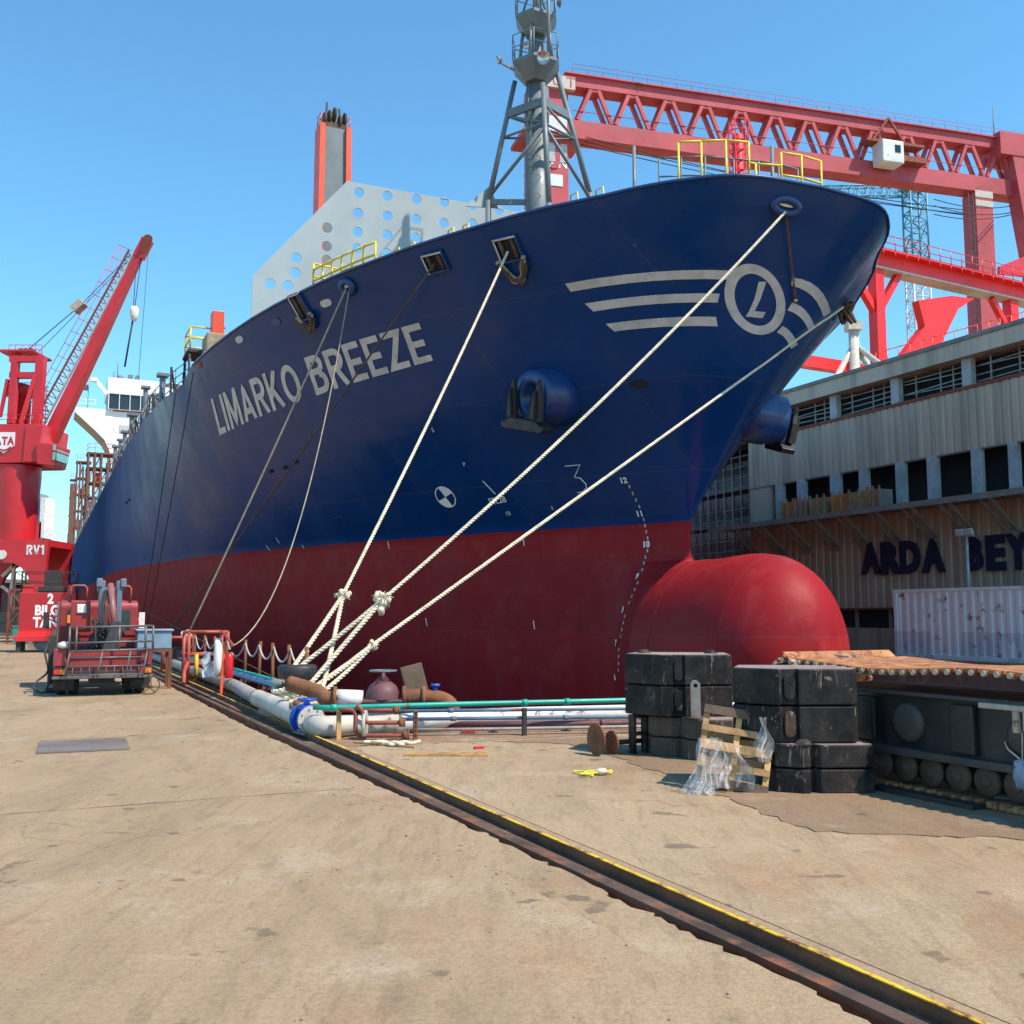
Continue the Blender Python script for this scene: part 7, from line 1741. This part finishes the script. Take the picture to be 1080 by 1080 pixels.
sd_ = MB().bar(b0 + u * .75, bm_ + u * .85, .15).bar(bm_ + u * .95, b1 + u * .5, .14).build('boom_rail', 'pipe_cream', jc)
for i in range(n):
    p = bm_.lerp(b1, i / n) + u * (.95 - .45 * i / n); p2 = bm_.lerp(b1, (i + .7) / n) + u * (1.7 - .75 * i / n); q.bar(p, p2, .07); q.bar(p, bm_.lerp(b1, i / n) + u * (1.7 - .75 * i / n), .07)
q.bar(b0 + u * 1.5, bm_ + u * 1.7, .12); q.bar(bm_ + u * 1.75, b1 + u * .95, .12); q.build('boom_lattice', 'rust_red', jc)
q = MB()
for i in range(0, 15): p = bm_.lerp(b1, i / 14) + u * (1.75 - .75 * i / 14); q.cyl(p, p + u * .9, .025, n=4)
q.cyl(bm_ + u * 2.65, b1 + u * 1.85, .025, n=4); q.cyl(bm_ + u * 2.2, b1 + u * 1.4, .02, n=4); q.build('boom_handrail', 'crane_red', jc)
hd = MB().bar(b1 - d * .3, cj(156, 253), .75, .75).build('boom_head', 'crane_red', jc)
for k in range(3): MB().cyl(cj(152 + 2 * k, 262 - 5 * k, -.5), cj(152 + 2 * k, 262 - 5 * k, .5), .35, n=14).build('head_sheave', 'rust_red', jc)
q = MB(); pb_ = cj(83, 323)
for s_ in (-.5, 0, .5): q.cyl(cj(27, 371, s_), cj(80, 326, s_ * .6), .04, n=4); q.cyl(cj(86, 321, s_ * .6), cj(138, 268, s_ * .5), .03, n=4)
q.cyl(cj(40, 372), cj(138, 272), .025, n=4).build('luffing_rope', 'cable_dark', jc); MB().bar(cj(78, 328), cj(88, 319), .9, .55).build('pulley_block', 'lug_pale', jc)
q = MB(); q.cyl(cj(149, 270), cj(142, 326), .03, n=4); q.cyl(cj(144, 276), cj(140.5, 326), .03, n=4); q.cyl(cj(157, 258), cj(146, 400), .02, n=4); q.build('hoist_rope', 'cable_dark', jc)
MB().lathe([(0, -.7), (.2, -.6), (.3, -.2), (.35, .3), (.2, .5), (0, .5)], 12, Matrix.Translation(cj(141.5, 330))).build('hook_block', 'foam_white', jc); MB().cyl(cj(140, 338), cj(131.5, 387), .07, n=6).build('hanging_sling', 'cable_dark', jc)

# machinery and yard clutter under and behind the portal
def yard_thing(name, label, cat, px, py, Y, parts, group=None):
    p = at(px, py, Y); b = thing(name, label, cat, (p.x, Y, 0), 0, group)
    for nm_, mat, x0, x1, y0, y1, z0, z1 in parts: MB().bb(x0, x1, y0, y1, z0, z1).build(nm_, mat, b, .03)
    return b
yard_thing('van', 'dark maroon van parked under the left crane', 'van', 5, 655, 66, [('body', 'van_dark', -1.2, .9, 0, 4, .4, 1.9), ('window', 'glass_dark', -1.0, .7, -.02, 0, 1.2, 1.7), ('bumper', 'tube_grey', -1.2, .9, -.06, 0, .4, .6), ('wheel', 'tyre', -1.1, -.8, .1, .6, 0, .6), ('wheel', 'tyre', .5, .8, .1, .6, 0, .6)])
br_ = thing('white_truss', 'white triangular steel brace under the arch of the left crane', 'truss', (at(10, 655, 78).x, 78, 0), 0)
xx_ = lambda px: at(px, 655, 78).x - at(10, 655, 78).x
zq2 = lambda py: at(10, py, 78).z
for a, b in (((0, 608), (13, 595)), ((0, 618), (11, 626)), ((12.5, 592), (10, 628)), ((0, 592), (13, 593)), ((11, 626), (9, 655))): MB().bar((xx_(a[0]), 0, zq2(a[1])), (xx_(b[0]), 0, zq2(b[1])), .22).build('member', 'foam_white', br_)
def lattice_tower(name, label, cat, px0, px1, ptop, Y, mat, nb_, depth=2.0, extra=None):
    x0, x1 = at(px0, 650, Y).x, at(px1, 650, Y).x; zt__ = at((px0 + px1) / 2, ptop, Y).z; b = thing(name, label, cat, ((x0 + x1) / 2, Y, 0), 0); w = (x1 - x0) / 2
    for x in (-w, w):
        for y in (0, depth): MB().bar((x, y, 0), (x, y, zt__), .12).build('upright', mat, b)
    for i in range(nb_):
        z0, z1 = zt__ * i / nb_, zt__ * (i + 1) / nb_; MB().bar((-w, 0, z1), (w, 0, z1), .09).build('ledger', mat, b); MB().bar((-w if i % 2 else w, 0, z0), (w if i % 2 else -w, 0, z1), .07).build('diagonal', mat, b); MB().bar((-w, depth, z1), (w, depth, z1), .09).build('ledger', mat, b)
    return b, w, zt__
lattice_tower('trestle_frame', 'small rusty lattice trestle under the arch of the left crane', 'trestle', 9, 24, 622, 62, 'rust_red', 3)
lattice_tower('pipe_rack', 'dark lattice pipe rack behind the left crane arch', 'rack', 14, 36, 603, 95, 'tower_brown', 5)
yard_thing('drum', 'green drum standing under the left trestle', 'drum', 20, 655, 61, [('body', 'pipe_teal', -.35, .35, 0, .6, 0, 1.0), ('lid', 'pipe_teal', -.38, .38, -.03, .63, 1.0, 1.06)])
yard_thing('machine_shed', 'long dark machine house behind the left crane', 'building', -10, 655, 110, [('wall', 'interior_dark', -8, 2.6, 0, 8, 0, 5.2), ('roof', 'canopy_grey', -8.3, 2.9, -.3, 8.3, 5.2, 5.6)])
b, w, zt__ = lattice_tower('cabin_tower', 'far lattice tower carrying stacked blue, red and white cabins', 'tower', 22, 42, 569, 140, 'rust_red', 6)
for nm_, mat, x0, x1, z0, z1 in (('cabin', 'crane_red', -w * .8, w * .7, zt__, zt__ + 2.4), ('cabin', 'pipe_blue', -w * .9, w * .5, zt__ + 2.4, zt__ + 5.6), ('cabin', 'foam_white', w * .5, w, zt__ + .2, zt__ + 5.8), ('cabin', 'tub_blue', -w * .5, w * .3, zt__ + 4.6, zt__ + 6.4)): MB().bb(x0, x1, 0, 3, z0, z1).build(nm_, mat, b)
